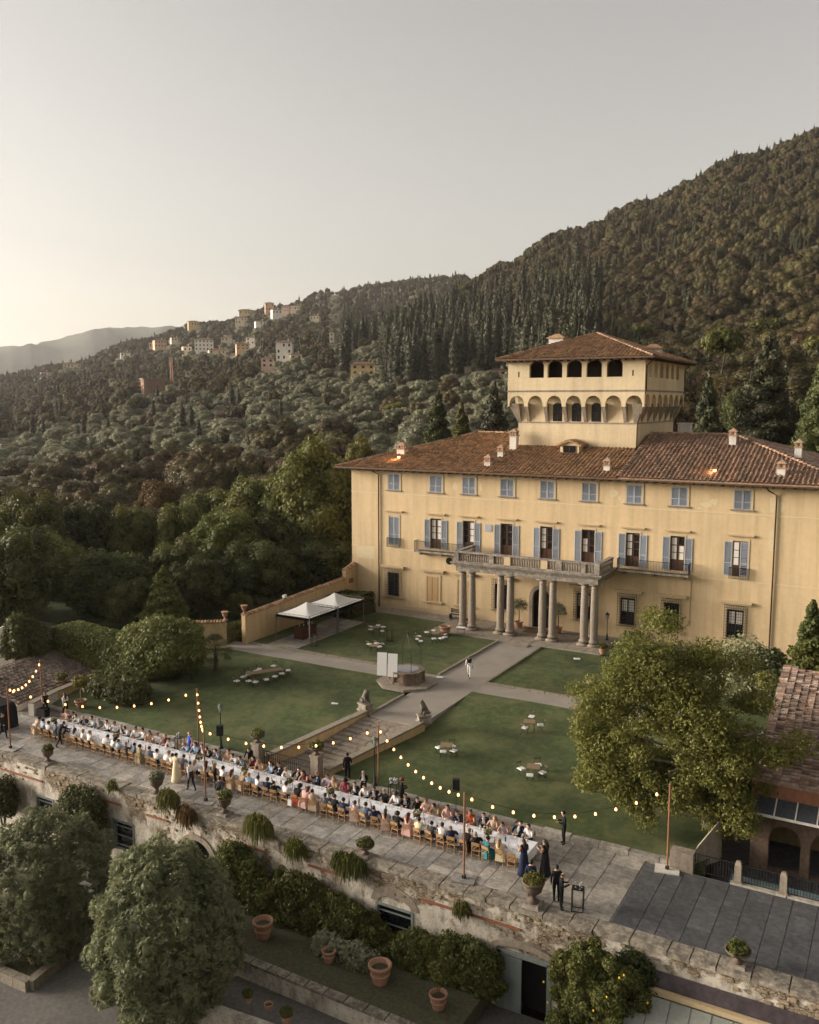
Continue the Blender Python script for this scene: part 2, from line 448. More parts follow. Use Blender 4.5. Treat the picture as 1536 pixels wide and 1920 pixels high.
def limb_mb(h, r0, spread, zc, rng, k=6, lean=(0, 0)):
    mb = MB()
    top = zc * 1.02
    mid = [(lean[0] * t + rng.uniform(-.06, .06) * h * t, lean[1] * t + rng.uniform(-.06, .06) * h * t, top * t) for t in (0, .25, .5, .75, 1)]
    mid[0] = (0, 0, -0.3)
    mb.tube(mid, [r0 * 1.25, r0, r0 * .8, r0 * .6, r0 * .35], 8)
    for i in range(k):
        a = i * 2.4 + rng.uniform(-.4, .4); z = top * rng.uniform(.4, .85)
        b = Vector((lean[0] * z / top, lean[1] * z / top, z)); e = b + Vector((math.cos(a) * spread * .75, math.sin(a) * spread * .75, spread * rng.uniform(.25, .6)))
        m_ = (b + e) / 2 + Vector((0, 0, spread * .08))
        mb.tube([b, m_, e], [r0 * .45, r0 * .3, r0 * .12], 6)
    return mb
M_BARK = mat('bark', (0.10, 0.08, 0.06), 0.95, 0.3, 4.0, bump=0.6)
M_BARK_P = mat('pale_bark', (0.22, 0.19, 0.15), 0.95, 0.3, 4.0, bump=0.6)

LM_HILL = leafmat('hill_foliage', (0.058, 0.051, 0.020), (0.142, 0.112, 0.045), objrand=0.36)
LM_CYP = leafmat('cypress_foliage', (0.032, 0.036, 0.017), (0.080, 0.074, 0.032), objrand=0.3, trans=0.1)
LM_OLIVE = leafmat('olive_foliage', (0.16, 0.165, 0.10), (0.285, 0.275, 0.175), objrand=0.22)
LM_DARK = leafmat('dark_foliage', (0.042, 0.053, 0.017), (0.12, 0.125, 0.038), objrand=0.25)
LM_GREEN = leafmat('green_foliage', (0.070, 0.084, 0.020), (0.185, 0.18, 0.046), objrand=0.2)
LM_YELLOW = leafmat('yellow_green_foliage', (0.095, 0.098, 0.020), (0.25, 0.215, 0.050), objrand=0.12)
LM_AUTUMN = leafmat('russet_foliage', (0.10, 0.06, 0.022), (0.17, 0.10, 0.04), objrand=0.1)
LM_BRIGHT = leafmat('bright_green_foliage', (0.075, 0.092, 0.022), (0.175, 0.185, 0.050), objrand=0.12)
LM_TREE = leafmat('garden_tree_foliage', (0.088, 0.102, 0.022), (0.262, 0.252, 0.064), objrand=0.05, trans=.4)
LM_GREY = leafmat('grey_green_foliage', (0.13, 0.152, 0.072), (0.34, 0.345, 0.19), objrand=0.15)

def joined_tree(name, lobes, n, size, m, rng, trunk=None, hk=0.75, **kw):
    """small far tree: crown and trunk in one mesh"""
    V, F = leaves(lobes, n, size, rng, **kw)
    HV, HF = hull(lobes, hk, rng)
    TVv = np.array(trunk.v); TFq = [f for f in trunk.f if len(f) == 4]
    V2 = np.concatenate([V, TVv, HV]); F2 = np.concatenate([F, np.array(TFq) + len(V)])
    mi = np.concatenate([np.zeros(len(F)), np.ones(len(TFq)), np.zeros(len(HF))])
    return npmesh(name, V2, F2, [m, M_BARK], mi=mi, tris=HF + len(V) + len(TVv))
def cypress_lobes(h, r, rng):
    L = []
    for i in range(9):
        t = i / 8
        rr = r * (0.62 + 0.9 * t - 1.42 * t * t) if t < .75 else r * (0.5 * (1 - t) / .25 + .06)
        L.append((rng.uniform(-.1, .1) * r, rng.uniform(-.1, .1) * r, h * (0.10 + 0.86 * t), max(rr, .12), max(rr, .12), h * 0.095))
    return np.array(L)
FAR = {'cypress': [], 'broad': [], 'olive': [], 'pine': []}
for i in range(4):
    rng = np.random.default_rng(100 + i)
    FAR['cypress'].append(joined_tree('hillside_cypress', cypress_lobes(15, 1.55 + .25 * i, rng), 1300, 0.32, LM_CYP, rng, MB().tube([(0, 0, -1), (0, 0, 4)], [.25, .18], 6), up=0.6, aspect=.45, droop=-0.8))
for i in range(6):
    rng = np.random.default_rng(120 + i)
    L = round_lobes((0, 0, 5.6), (4.2 + .3 * (i % 3), 4.2, 3.6 + .5 * (i % 2)), rng, 15, lo=-.5)
    FAR['broad'].append(joined_tree('hillside_tree', L, 5200, 0.235, LM_HILL, rng, MB().tube([(0, 0, -1.5), (0, 0, 4)], [.35, .25], 6), up=.6, hk=.84, jit=.5))
for i in range(4):
    rng = np.random.default_rng(140 + i)
    L = round_lobes((0, 0, 3.0), (2.6, 2.5, 1.9), rng, 12, lo=-.4)
    FAR['olive'].append(joined_tree('olive_tree', L, 1300, 0.22, LM_OLIVE, rng, MB().tube([(0, 0, -1), (.1, 0, 1), (0, .1, 2.2)], [.28, .22, .15], 6), up=.4))
for i in range(2):
    rng = np.random.default_rng(150 + i)
    L = round_lobes((0, 0, 11.0), (4.6, 4.6, 1.5), rng, 14, lo=-.2, sub=(.22, .34))
    FAR['pine'].append(joined_tree('umbrella_pine', L, 1200, 0.40, LM_GREEN, rng, limb_mb(11, .3, 3.0, 10.3, rng, 5), up=.6))

SRC = {}
for k, L in FAR.items():
    c = bpy.data.collections.new('far_' + k); SRC[k] = c
    for me in L: c.objects.link(bpy.data.objects.new(me.name + '_source', me))
def scatter_stuff(name, kind, P, label=None):
    """one object: P rows of x, y, z, scale, turn, index"""
    P = np.array(P)
    me = bpy.data.meshes.new(name); me.vertices.add(len(P)); me.vertices.foreach_set('co', P[:, :3].astype(np.float32).ravel())
    for nm, c in (('sc', 3), ('turn', 4)):
        at = me.attributes.new(nm, 'FLOAT', 'POINT'); at.data.foreach_set('value', P[:, c].astype(np.float32))
    at = me.attributes.new('pick', 'INT', 'POINT'); at.data.foreach_set('value', P[:, 5].astype(np.int32))
    ob = bpy.data.objects.new(name, me); COL.objects.link(ob)
    g = bpy.data.node_groups.new(name, 'GeometryNodeTree')
    g.interface.new_socket('Geometry', in_out='INPUT', socket_type='NodeSocketGeometry')
    g.interface.new_socket('Geometry', in_out='OUTPUT', socket_type='NodeSocketGeometry')
    N = g.nodes; L = g.links
    i_ = N.new('NodeGroupInput'); o_ = N.new('NodeGroupOutput'); ip = N.new('GeometryNodeInstanceOnPoints'); ci = N.new('GeometryNodeCollectionInfo')
    ci.inputs['Collection'].default_value = SRC[kind]; ci.inputs['Separate Children'].default_value = True; ci.inputs['Reset Children'].default_value = True
    def na(nm, t):
        a = N.new('GeometryNodeInputNamedAttribute'); a.data_type = t; a.inputs['Name'].default_value = nm
        return next(s for s in a.outputs if s.enabled and s.name == 'Attribute')
    cx = N.new('ShaderNodeCombineXYZ'); L.new(na('turn', 'FLOAT'), cx.inputs['Z'])
    L.new(i_.outputs[0], ip.inputs['Points']); L.new(ci.outputs[0], ip.inputs['Instance']); ip.inputs['Pick Instance'].default_value = True
    L.new(na('pick', 'INT'), ip.inputs['Instance Index']); L.new(cx.outputs[0], ip.inputs['Rotation']); L.new(na('sc', 'FLOAT'), ip.inputs['Scale'])
    L.new(ip.outputs[0], o_.inputs[0])
    md = ob.modifiers.new('scatter', 'NODES'); md.node_group = g
    T(ob, label, None, None, 'stuff')
    return ob

# where houses stand on the hill: photograph pixel of the foot, width, height (pixels), wall colour, roof, storeys
HOUSES = [  # x, y, w, h, depth/width, wall, storeys, label
    (533, 676, 30, 42, 0.9, 'white', 3, 'tall white tower house with low hipped roof on the hillside'),
    (502, 690, 24, 22, 1.0, 'pink', 2, 'low roofed block tinted with pink sunlight beside the tall white tower house'),  # pink of the low sun is put into the wall colour
    (556, 676, 22, 14, 1.0, 'cream', 1, 'low cream wing right of the tall white tower house'),
    (681, 704, 46, 26, 0.8, 'ochre', 2, 'square ochre house with hipped roof below the cypress wood'),
    (155, 673, 36, 15, 0.6, 'white', 2, 'long white villa with rows of windows at the left end of the hill'),
    (136, 690, 30, 10, 0.6, 'cream', 1, 'low cream terrace house below the long white villa at far left'),
    (86, 704, 16, 7, 0.8, 'cream', 1, 'tiny cream cottage among dark trees, leftmost on the hill'),
    (176, 655, 26, 11, 0.8, 'orange', 1, 'orange house above the long white villa at far left'),
    (302, 652, 22, 17, 0.8, 'orange', 2, 'orange house among trees under the ridge village'),
    (286, 652, 12, 11, 1.0, 'pink', 1, 'small pink house beside the orange house under the ridge village'),
    (383, 658, 34, 26, 0.7, 'white', 3, 'wide white apartment house in the middle of the left hillside'),
    (352, 660, 16, 12, 1.0, 'cream', 1, 'small cream house left of the wide white apartment house'),
    (408, 664, 30, 9, 0.8, 'cream', 1, 'low long wing right of the wide white apartment house'),
    (322, 610, 34, 12, 0.6, 'cream', 2, 'cream ridge house at the left end of the hilltop village'),
    (347, 610, 26, 15, 0.6, 'white', 2, 'white ridge house with two storeys in the hilltop village'),
    (364, 612, 20, 11, 0.7, 'ochre', 1, 'ochre ridge house at the right end of the hilltop village'),
    (452, 607, 22, 14, 0.7, 'cream', 2, 'cream square house standing alone below the skyline'),
    (462, 590, 26, 10, 0.7, 'ochre', 1, 'ochre house above the cream square house on the skyline'),
    (470, 646, 18, 16, 0.9, 'white', 2, 'white house upper right of the salmon house'),
    (456, 656, 24, 13, 0.9, 'orange', 2, 'salmon house in the middle of the hillside'),
    (506, 583, 16, 18, 0.8, 'orange', 2, 'tall orange house at the left of the skyline cluster'),
    (520, 590, 18, 11, 0.8, 'white', 1, 'white house right of the tall orange skyline house'),
    (535, 585, 14, 13, 0.8, 'pink', 2, 'pink house in the skyline cluster'),
    (552, 582, 20, 10, 0.7, 'cream', 1, 'cream house at the right of the skyline cluster'),
    (586, 551, 14, 10, 0.8, 'orange', 1, 'bright orange house on the ridge'),  # plain orange wall colour, shared with the other orange houses
    (606, 541, 26, 8, 0.7, 'cream', 1, 'long cream house on the ridge right of the bright orange one'),
    (648, 531, 28, 10, 0.6, 'white', 1, 'long white house on the ridge near the top'),
    (622, 640, 8, 20, 1.0, 'cream', 2, 'slender cream tower among the cypresses'),
    (690, 658, 16, 10, 0.9, 'orange', 1, 'small salmon house half hidden behind cypresses'),
    (672, 662, 12, 8, 1.0, 'white', 1, 'small white house left of the half hidden salmon house'),
    (15, 842, 20, 13, 0.9, 'white', 1, 'small white shed in the olive grove at the left edge'),
    (104, 842, 26, 8, 0.9, 'cream', 1, 'low cream shed in the olive grove'),
    (884, 503, 22, 7, 0.8, 'cream', 1, 'small house at the meeting of the two hills on the skyline'),
    (820, 513, 18, 6, 0.8, 'cream', 1, 'low house below the skyline of the far hill'),
    (236, 668, 18, 8, 0.8, 'white', 1, 'low white house on the slope between the villa at far left and the orange house'),
    (330, 640, 16, 8, 0.8, 'cream', 1, 'low cream house just under the hilltop village'),
    (425, 640, 20, 9, 0.8, 'cream', 1, 'low cream house above the long wing'),
    (490, 610, 20, 9, 0.8, 'white', 1, 'low white house under the skyline cluster'),
    (590, 600, 18, 9, 0.8, 'cream', 1, 'low cream house on the far slope right of the skyline cluster'),
    (215, 640, 16, 7, 0.8, 'pink', 1, 'low pink house at the left shoulder of the hill'),
    (646, 724, 8, 8, 1.0, 'white', 1, 'tiny white hut under the ochre hipped house'),
    (877, 697, 12, 11, 1.0, 'cream', 1, 'grey cream shed on the bare slope behind the tower'),
    (935, 705, 36, 12, 0.6, 'cream', 1, 'low long shed on the bare slope left of the tower'),
]
SINK = [8 if h[1] < 700 and h[0] < 640 else 4 for h in HOUSES]      # part of each house hidden by the trees before it
HP = [hit(h[0], h[1] + k) for h, k in zip(HOUSES, SINK)]
CONSTR = hit(292, 746)
def clear_of_houses(x, y, kind='broad'):
    for p, h in zip(HP, HOUSES):
        s = mpp(p) * h[2]
        vx, vy = p[0], p[1]; dd = math.hypot(vx, vy); ux, uy = vx / dd, vy / dd
        dx, dy = x - vx, y - vy
        al = dx * ux + dy * uy; ac = abs(-dx * uy + dy * ux)
        if al > s * .9 + 2 or ac > s * .5 + 4: continue
        if kind == 'cypress' and -170 < al and ac < s * .5 + 3.5: return False
        if kind == 'broad' and -s * .8 - 95 < al and ac < s * .5 + 3: return False
        if -s * .8 - 22 < al and ac < s * .5 + 2.0: return False
    dx, dy = x - CONSTR[0], y - CONSTR[1]
    dd = math.hypot(*CONSTR[:2]); al = (dx * CONSTR[0] + dy * CONSTR[1]) / dd; ac = abs(-dx * CONSTR[1] + dy * CONSTR[0]) / dd
    return not ((-70 if kind != 'olive' else -30) < al < 14 and ac < 12)

rng = np.random.default_rng(77)
TREES = {'cypress': [], 'broad': [], 'olive': [], 'pine': []}
d = 128.0
while d < 1480:
    sp = 4.2 + min(d, 700) * 0.0045 + max(d - 700, 0) * .009
    a0, a1 = azpx(1950), azpx(-350)
    for a in np.arange(a0, a1, sp / d):
        aa = a + rng.uniform(-.45, .45) * sp / d; dd = d + rng.uniform(-.45, .45) * sp
        x, y = dd * math.cos(aa), dd * math.sin(aa)
        # photograph column of this azimuth, for the zones
        px = 768 + math.tan(azpx(768) - aa) * (FPX * math.cos(PITCH) + 260 * math.sin(PITCH))
        u = rng.uniform()
        if -62 < x < 8 and y < 118: continue
        n1 = float(smooth_noise(x, y, 45.0, 3)); n2 = float(smooth_noise(x, y, 90.0, 7))
        kind = None
        right = px > 860 + (dd - 300) * 0.03                       # wooded hill on the right
        if px > 1000 or (right and dd > 300):
            kind = 'cypress' if u < 0.22 + 0.26 * n1 else ('pine' if u > 0.997 else 'broad')
            if px < 1120 and dd < 480: kind = 'cypress' if u < .88 else 'broad'
        elif px > 640 and dd > 335:
            kind = 'cypress' if u < (0.88 if dd < 540 else 0.35) else 'broad'
        elif px > 620 and dd > 165:                                # bare slope with olives
            kind = 'olive' if u < .36 else ('broad' if u > .96 else None)
            if dd < 200 and u > .6: kind = 'broad'
        elif 175 < dd < 430 and px < 620:
            if dd < 215: kind = 'broad' if u < .45 else 'olive'
            else: kind = 'olive' if u < .78 + .16 * n1 else ('broad' if u < .975 else 'cypress')
            if n2 > .74: kind = 'broad' if u < .9 else 'cypress'
        elif dd >= 430:
            if u < 0.62: kind = 'broad'
            elif u < .74 + .1 * n1: kind = 'cypress'
            elif u < .82: kind = 'olive'
        else: kind = 'broad'
        if px < 640 and 240 < dd < 1000 and n1 > .50 and n2 < .35: kind = None if u > .12 else 'olive'      # open fields
        if kind in ('olive', 'broad') and px < 640 and dd > 430 and u > .95: kind = 'cypress'
        if 640 < px < 1010 and dd < 205: kind = None if u > .2 or dd < 170 else 'olive'
        if px >= 1010 and dd < 150: kind = None
        if kind is None: continue
        if not clear_of_houses(x, y, kind):
            if kind == 'olive' or not clear_of_houses(x, y, 'olive'): continue
            kind = 'olive'
        s = rng.uniform(.62, 1.32)
        if kind == 'cypress': s *= 1.25 if (640 < px < 1120 and dd < 600) else 0.68
        if kind == 'broad': s *= (.82 if px > 860 else .74) if dd > 260 else 1.05
        if kind == 'broad' and px < 620 and dd < 430: s *= .8
        if kind == 'olive': s *= 1.15
        z = float(terrain(x, y))
        TREES[kind].append((x, y, z, s, rng.uniform(0, 6.28), rng.integers(0, len(FAR[kind])), dd, px))
    d += sp * 0.88
INFO = {'cypress': ('hillside_cypress', 'dark narrow cypress', 'cypress', 'cypresses on the hillside', 'hillside_cypress_wood', 'far cypresses merging into the wooded hillside'),
        'broad': ('hillside_tree', 'round brownish green tree', 'tree', 'round trees on the hillside', 'hillside_wood', 'far round trees merging into the wooded hillside'),
        'olive': ('olive_tree', 'small grey green olive tree', 'olive tree', 'olive trees on the slope', 'olive_grove', 'far olive trees merging into one grove'),
        'pine': ('umbrella_pine', 'flat topped umbrella pine', 'pine tree', 'umbrella pines on the hill', None, None)}
for k, L in TREES.items():
    nm, lab, cat, grp, snm, slab = INFO[k]
    L.sort(key=lambda t: (0 if -60 < t[7] < 1600 else 1, t[6] / t[3]))
    for (x, y, z, s, r, i, dd, px) in L[:290]:
        zone = 'at the far left of the valley' if px < 250 else 'below the hill village at left' if px < 560 else 'on the slope left of the tower' if px < 950 else 'on the hill behind the tower' if px < 1310 else 'on the hill right of the tower'
        band = 'near the foot,' if dd < 230 else 'low down,' if dd < 330 else 'halfway up,' if dd < 480 else 'high up,'
        T(inst(nm, FAR[k][i], None, (x, y, z), r, s), '%s %s %s' % (lab, band, zone), cat, grp)
    if len(L) > 290: scatter_stuff(snm, k, [t[:6] for t in L[290:]], slab)
print('trees', {k: len(v) for k, v in TREES.items()})

# ------------------------------------------------------------------ building materials
M_STUCCO = mat('ochre_stucco', (0.57, 0.425, 0.248), 0.9, 0.05, 1.2, bump=0.12, bscale=12, big=0.07, streak=0.13, dry=((0.47, 0.36, 0.23), .45, .56, .78, .5))
M_STUCCO_T = mat('tower_stucco', (0.58, 0.468, 0.30), 0.9, 0.06, 1.4, bump=0.15, bscale=12, big=0.10, streak=0.12)
M_TRIM = mat('pale_stone_trim', (0.52, 0.40, 0.24), 0.85, 0.12, 4, bump=0.2)
M_PIETRA = mat('grey_sandstone', (0.27, 0.225, 0.175), 0.9, 0.22, 2.5, bump=0.4, streak=0.25)
M_PIETRA_D = mat('weathered_dark_stone', (0.20, 0.17, 0.14), 0.95, 0.35, 2.0, bump=0.5, col2=(0.36, 0.32, 0.26), thresh=(.45, .68))
M_TILE = mat('terracotta_tiles', (0.38, 0.215, 0.115), 0.9, 0.30, 2.2, island=0.42, col2=(0.27, 0.185, 0.105), thresh=(.42, .64))
M_TILE_G = mat('lichened_tiles', (0.335, 0.19, 0.118), 0.9, 0.35, 2.0, island=0.50, col2=(0.24, 0.175, 0.125), thresh=(.40, .62))
M_TILE_P = mat('weathered_pink_tiles', (0.245, 0.155, 0.11), 0.9, 0.35, 2.4, island=0.55, col2=(0.28, 0.24, 0.205), thresh=(.45, .70))
M_SHUT = mat('blue_grey_shutter', (0.33, 0.355, 0.395), 0.7, 0.10, 5, objrand=0.18)
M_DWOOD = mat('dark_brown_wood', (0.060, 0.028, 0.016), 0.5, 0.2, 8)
M_LWOOD = mat('pale_wood_shutter', (0.42, 0.27, 0.13), 0.7, 0.12, 8)
M_GLASS = mat('dark_window_glass', (0.012, 0.012, 0.014), 0.08, 0.0, 1, spec=0.5)
M_CURT = mat('white_curtain', (0.62, 0.58, 0.52), 0.9, 0.12, 9)
M_IRON = mat('black_wrought_iron', (0.018, 0.017, 0.016), 0.55, 0.1, 9)
M_RUST = mat('rusty_iron', (0.16, 0.065, 0.03), 0.85, 0.25, 7)
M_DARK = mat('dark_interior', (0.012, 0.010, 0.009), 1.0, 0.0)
M_PIPE = mat('brown_copper_pipe', (0.085, 0.052, 0.033), 0.6, 0.15, 5)
M_WHITE = mat('white_plaster', (0.60, 0.56, 0.50), 0.9, 0.12, 4, streak=0.15)
M_PEEL = mat('bare_plaster_patch', (0.60, 0.49, 0.31), 0.9, 0.10, 3)
M_BRICK = mat('red_brick', (0.26, 0.105, 0.06), 0.9, 0.25, 5)

def arch_panel(mb, fn, x0, x1, zb, zt, ops, th, mi=0, back=True, n=10):
    """a wall panel with openings (xc, w, z0, zs, rise): rectangular up to zs, then an arch of that rise; fn(u, z, depth) gives the point"""
    def sheet(dp, flip):
        def q(a, b, c, d_):
            P = [fn(*p, dp) for p in (a, b, c, d_)]
            mb.quad(*(reversed(P) if flip else P), mi=mi)
        cur = x0
        for xc, w, z0, zs, rise in sorted(ops):
            a, b = xc - w / 2, xc + w / 2
            if a > cur + 1e-4: q((cur, zb), (a, zb), (a, zt), (cur, zt))
            if z0 > zb + 1e-4: q((a, zb), (b, zb), (b, z0), (a, z0))
            k = n if rise else 1
            for i in range(k):
                u0, u1 = a + w * i / k, a + w * (i + 1) / k
                h = lambda u: zs + (rise * math.sqrt(max(0, 1 - ((u - xc) / (w / 2)) ** 2)) if rise else 0)
                q((u0, h(u0)), (u1, h(u1)), (u1, zt), (u0, zt))
            cur = b
        if cur < x1 - 1e-4: q((cur, zb), (x1, zb), (x1, zt), (cur, zt))
    sheet(0, False)
    if back: sheet(th, True)
    for xc, w, z0, zs, rise in ops:
        a, b = xc - w / 2, xc + w / 2
        mb.quad(fn(a, z0, 0), fn(a, zs, 0), fn(a, zs, th), fn(a, z0, th), mi); mb.quad(fn(b, zs, 0), fn(b, z0, 0), fn(b, z0, th), fn(b, zs, th), mi)
        if z0 > zb + 1e-4: mb.quad(fn(b, z0, 0), fn(a, z0, 0), fn(a, z0, th), fn(b, z0, th), mi)
        k = n if rise else 1
        for i in range(k):
            u0, u1 = a + w * i / k, a + w * (i + 1) / k
            h = lambda u: zs + (rise * math.sqrt(max(0, 1 - ((u - xc) / (w / 2)) ** 2)) if rise else 0)
            mb.quad(fn(u0, h(u0), 0), fn(u1, h(u1), 0), fn(u1, h(u1), th), fn(u0, h(u0), th), mi)
    return mb

def tiles(mb, o, ua, ub, poly, pitch=0.38, tl=0.46, r=0.12, rng=None, nseg=4, jag=0.02):
    """rows of curved tiles on a slope: o origin, ua unit vector along the eave, ub up the slope, poly convex outline in (a, b)"""
    o = np.array(o, float); ua = np.array(ua, float); ub = np.array(ub, float); nn = np.cross(ua, ub)
    if nn[2] < 0: nn = -nn
    rng = rng or np.random.default_rng(1)
    amin = min(p[0] for p in poly); amax = max(p[0] for p in poly)
    V, F = [], []
    for a in np.arange(amin + pitch / 2, amax, pitch):
        bs = []
        for i in range(len(poly)):
            (a0, b0), (a1, b1) = poly[i], poly[(i + 1) % len(poly)]
            if (a0 - a) * (a1 - a) < 0: bs.append(b0 + (b1 - b0) * (a - a0) / (a1 - a0))
        if len(bs) < 2: continue
        b0, b1 = min(bs), max(bs)
        k = max(1, int(round((b1 - b0) / tl)))
        for i in range(k):
            s0 = b0 + (b1 - b0) * i / k - 0.05; s1 = b0 + (b1 - b0) * (i + 1) / k
            ja = a + rng.normal(0, jag); lift = rng.uniform(0, .012)
            n0 = len(V)
            for s, rr, hh in ((s0, r, 0.035 + lift), (s1, r * 0.82, 0.0 + lift)):
                for j in range(nseg + 1):
                    t = PI * j / nseg
                    V.append(o + ua * (ja + math.cos(t) * rr * 1.15) + ub * s + nn * (math.sin(t) * rr + hh))
            m = nseg + 1
            for j in range(nseg): F.append((n0 + j, n0 + j + 1, n0 + m + j + 1, n0 + m + j))
    n0 = len(mb.v); mb.v.extend(tuple(p) for p in V)
    for f in F: mb.f.append(tuple(i + n0 for i in f)); mb.m.append(0)
    return mb
def slope(name, eave0, eave1, top, parent, m, mbase=None, pitch=0.38, thick=0.12, **kw):
    """one roof slope: a flat bed and its tiles as real pieces (one mesh: too many to pick apart)"""
    e0, e1 = np.array(eave0, float), np.array(eave1, float)
    ua = e1 - e0; la = np.linalg.norm(ua); ua = ua / la
    tops = [np.array(t, float) for t in top]
    v = tops[0] - e0; ub = v - ua * v.dot(ua); ub = ub / np.linalg.norm(ub)
    poly = [(0, 0), (la, 0)] + [((t - e0).dot(ua), (t - e0).dot(ub)) for t in reversed(tops)]
    mb = MB(); P = [tuple(e0), tuple(e1)] + [tuple(t) for t in reversed(tops)]
    mb.poly(P); mb.poly([(p[0], p[1], p[2] - thick) for p in reversed(P)])
    for i in range(len(P)):
        a, b = P[i], P[(i + 1) % len(P)]
        mb.quad(a, (a[0], a[1], a[2] - thick), (b[0], b[1], b[2] - thick), b)
    tiles(mb, e0, ua, ub, poly, pitch, **kw)
    ob = mb.build(name, m, parent)
    ob['kind'] = 'stuff'
    return ob
def ridge_tiles(name, a, b, parent, m, r=0.17, tl=0.5):
    a, b = Vector(a), Vector(b); n = max(2, int((b - a).length / tl)); mb = MB()
    u = (b - a).normalized(); w = u.cross(Vector((0, 0, 1))).normalized(); up = w.cross(u)
    for i in range(n):
        p0 = a + (b - a) * i / n - u * .04; p1 = a + (b - a) * (i + 1) / n
        vs = []
        for p, rr, h in ((p0, r, .05), (p1, r * .85, .0)):
            for j in range(6):
                t = PI * j / 5; vs.append(p + w * math.cos(t) * rr * 1.2 + up * (math.sin(t) * rr + h))
        mb.add(vs, [(j, j + 1, 6 + j + 1, 6 + j) for j in range(5)])
    o = mb.build(name, m, parent); o['kind'] = 'stuff'
    return o

# ------------------------------------------------------------------ villa
YF = 78.56
XL, XR, YB = -51.38, -4.75, 98.6
EZ = 14.72
villa = empty('villa', ((XL + XR) / 2, (YF + YB) / 2, 0), label='large ochre villa with blue grey shutters, tiled roof and square tower', cat='villa')
WX = [-46.2, -41.33, -37.7, -33.65, -29.6, -25.55, -21.43, -17.5, -12.28]
GX = [-46.3, -41.65, -38.15, -34.15, -29.98, -25.85, -21.73, -17.82, -12.45]
ffn = lambda u, z, d_: (u, YF + d_, z)
mb = MB()
gops = []
for i, x in enumerate(GX):
    if i == 4: gops.append((x, 1.75, 0.02, 2.95, 0.86))
    elif i not in (1, 2): gops.append((x, 1.35, 1.35, 3.85, 0.0))
arch_panel(mb, ffn, XL, XR, 0, 5.4, gops, 0.32, back=False)
arch_panel(mb, ffn, XL, XR, 5.4, 11.2, [(x, 1.22, 6.75, 9.8, 0.0) for x in WX[1:8]], 0.32, back=False)
arch_panel(mb, ffn, XL, XR, 11.2, EZ + .1, [], 0.3, back=False)
for a, b in (((XR, YF), (XR, YB)), ((XR, YB), (XL, YB)), ((XL, YB), (XL, YF))):
    mb.quad((*a, 0), (*b, 0), (*b, EZ + .1), (*a, EZ + .1))
mb.build('wall', M_STUCCO, villa)
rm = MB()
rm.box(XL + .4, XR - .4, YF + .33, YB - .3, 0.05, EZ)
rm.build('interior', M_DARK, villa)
# faint moulding lines, base course, patches of bare plaster
mb = MB(); mb.box(XL - .02, XR + .02, YF - .035, YF + .01, 12.02, 12.10); mb.box(XL - .02, XR + .02, YF - .03, YF + .01, 6.30, 6.37); mb.build('string_course', M_PEEL, villa)
mb = MB(); mb.box(XL - .02, -36.9, YF - .06, YF + .01, 0, 0.55); mb.box(-23.0, XR, YF - .06, YF + .01, 0, 0.55); mb.build('base_course', M_TRIM, villa)
def patch(pts):
    mb = MB(); n = len(pts)
    mb.add([(x, YF - .004, z) for x, z in pts] + [(x, YF + .01, z) for x, z in pts], [tuple(range(n))] + [(i, n + i, n + (i + 1) % n, (i + 1) % n) for i in range(n)])
    mb.build('plaster_patch', M_PEEL, villa)
patch([(-50.8, 5.1), (-48.6, 5.05), (-48.55, 6.25), (-49.3, 6.35), (-50.75, 6.2)])
rp = random.Random(4)
for x, z, sx, sz in ((-23.3, 13.3, .55, .4), (-22.7, 12.9, .2, .3), (-15.2, 12.7, .55, .25), (-14.6, 13.0, .4, .3), (-15.9, 12.35, .5, .12), (-9.9, 13.0, .35, .8), (-9.2, 12.9, .3, .5), (-9.9, 10.0, .22, 1.2), (-36.4, 13.2, .14, .5), (-39.2, 13.1, .3, .5)):
    patch([(x + math.cos(t) * sx * rp.uniform(.6, 1.1), z + math.sin(t) * sz * rp.uniform(.6, 1.1)) for t in [k * 2 * PI / 11 for k in range(11)]])

def louvre_leaf(w, h, name='shutter_leaf', proud=0.05, slats=14):
    mb = MB(); s = .07
    mb.box(0, s, 0, proud, 0, h); mb.box(w - s, w, 0, proud, 0, h); mb.box(s, w - s, 0, proud, 0, s); mb.box(s, w - s, 0, proud, h - s, h); mb.box(s, w - s, 0, proud, h * .36, h * .36 + s)
    for i in range(slats):
        z = s + (h - 2 * s) * (i + .5) / slats; dz = (h - 2 * s) / slats * .45
        mb.add([(s, 0.002, z - dz), (w - s, 0.002, z - dz), (w - s, proud * .8, z + dz), (s, proud * .8, z + dz)], [(0, 1, 2, 3), (3, 2, 1, 0)])
    mb.box(s, w - s, proud * .8, proud * .95, s, h - s)
    return mb.mesh(name, M_SHUT)
def surround(w, h, t, pr, name, m, sill=0.25, lint=None):
    mb = MB()
    mb.box(-w / 2 - t, -w / 2, -pr, .01, 0, h); mb.box(w / 2, w / 2 + t, -pr, .01, 0, h); mb.box(-w / 2 - t, w / 2 + t, -pr, .01, h, h + t)
    return mb.mesh(name, m)
def slab_mesh(name, w, d_, h, m, prof=True):
    mb = MB()
    mb.box(-w / 2, w / 2, -d_, .01, h * .5, h); mb.box(-w / 2 + .06, w / 2 - .06, -d_ * .72, .01, 0, h * .5)
    return mb.mesh(name, m)
ME_TS = louvre_leaf(.68, 1.64); ME_TF = surround(1.38, 1.66, .16, .05, 'stone_surround', M_TRIM); ME_TSILL = slab_mesh('sill', 1.95, .16, .12, M_PIETRA)
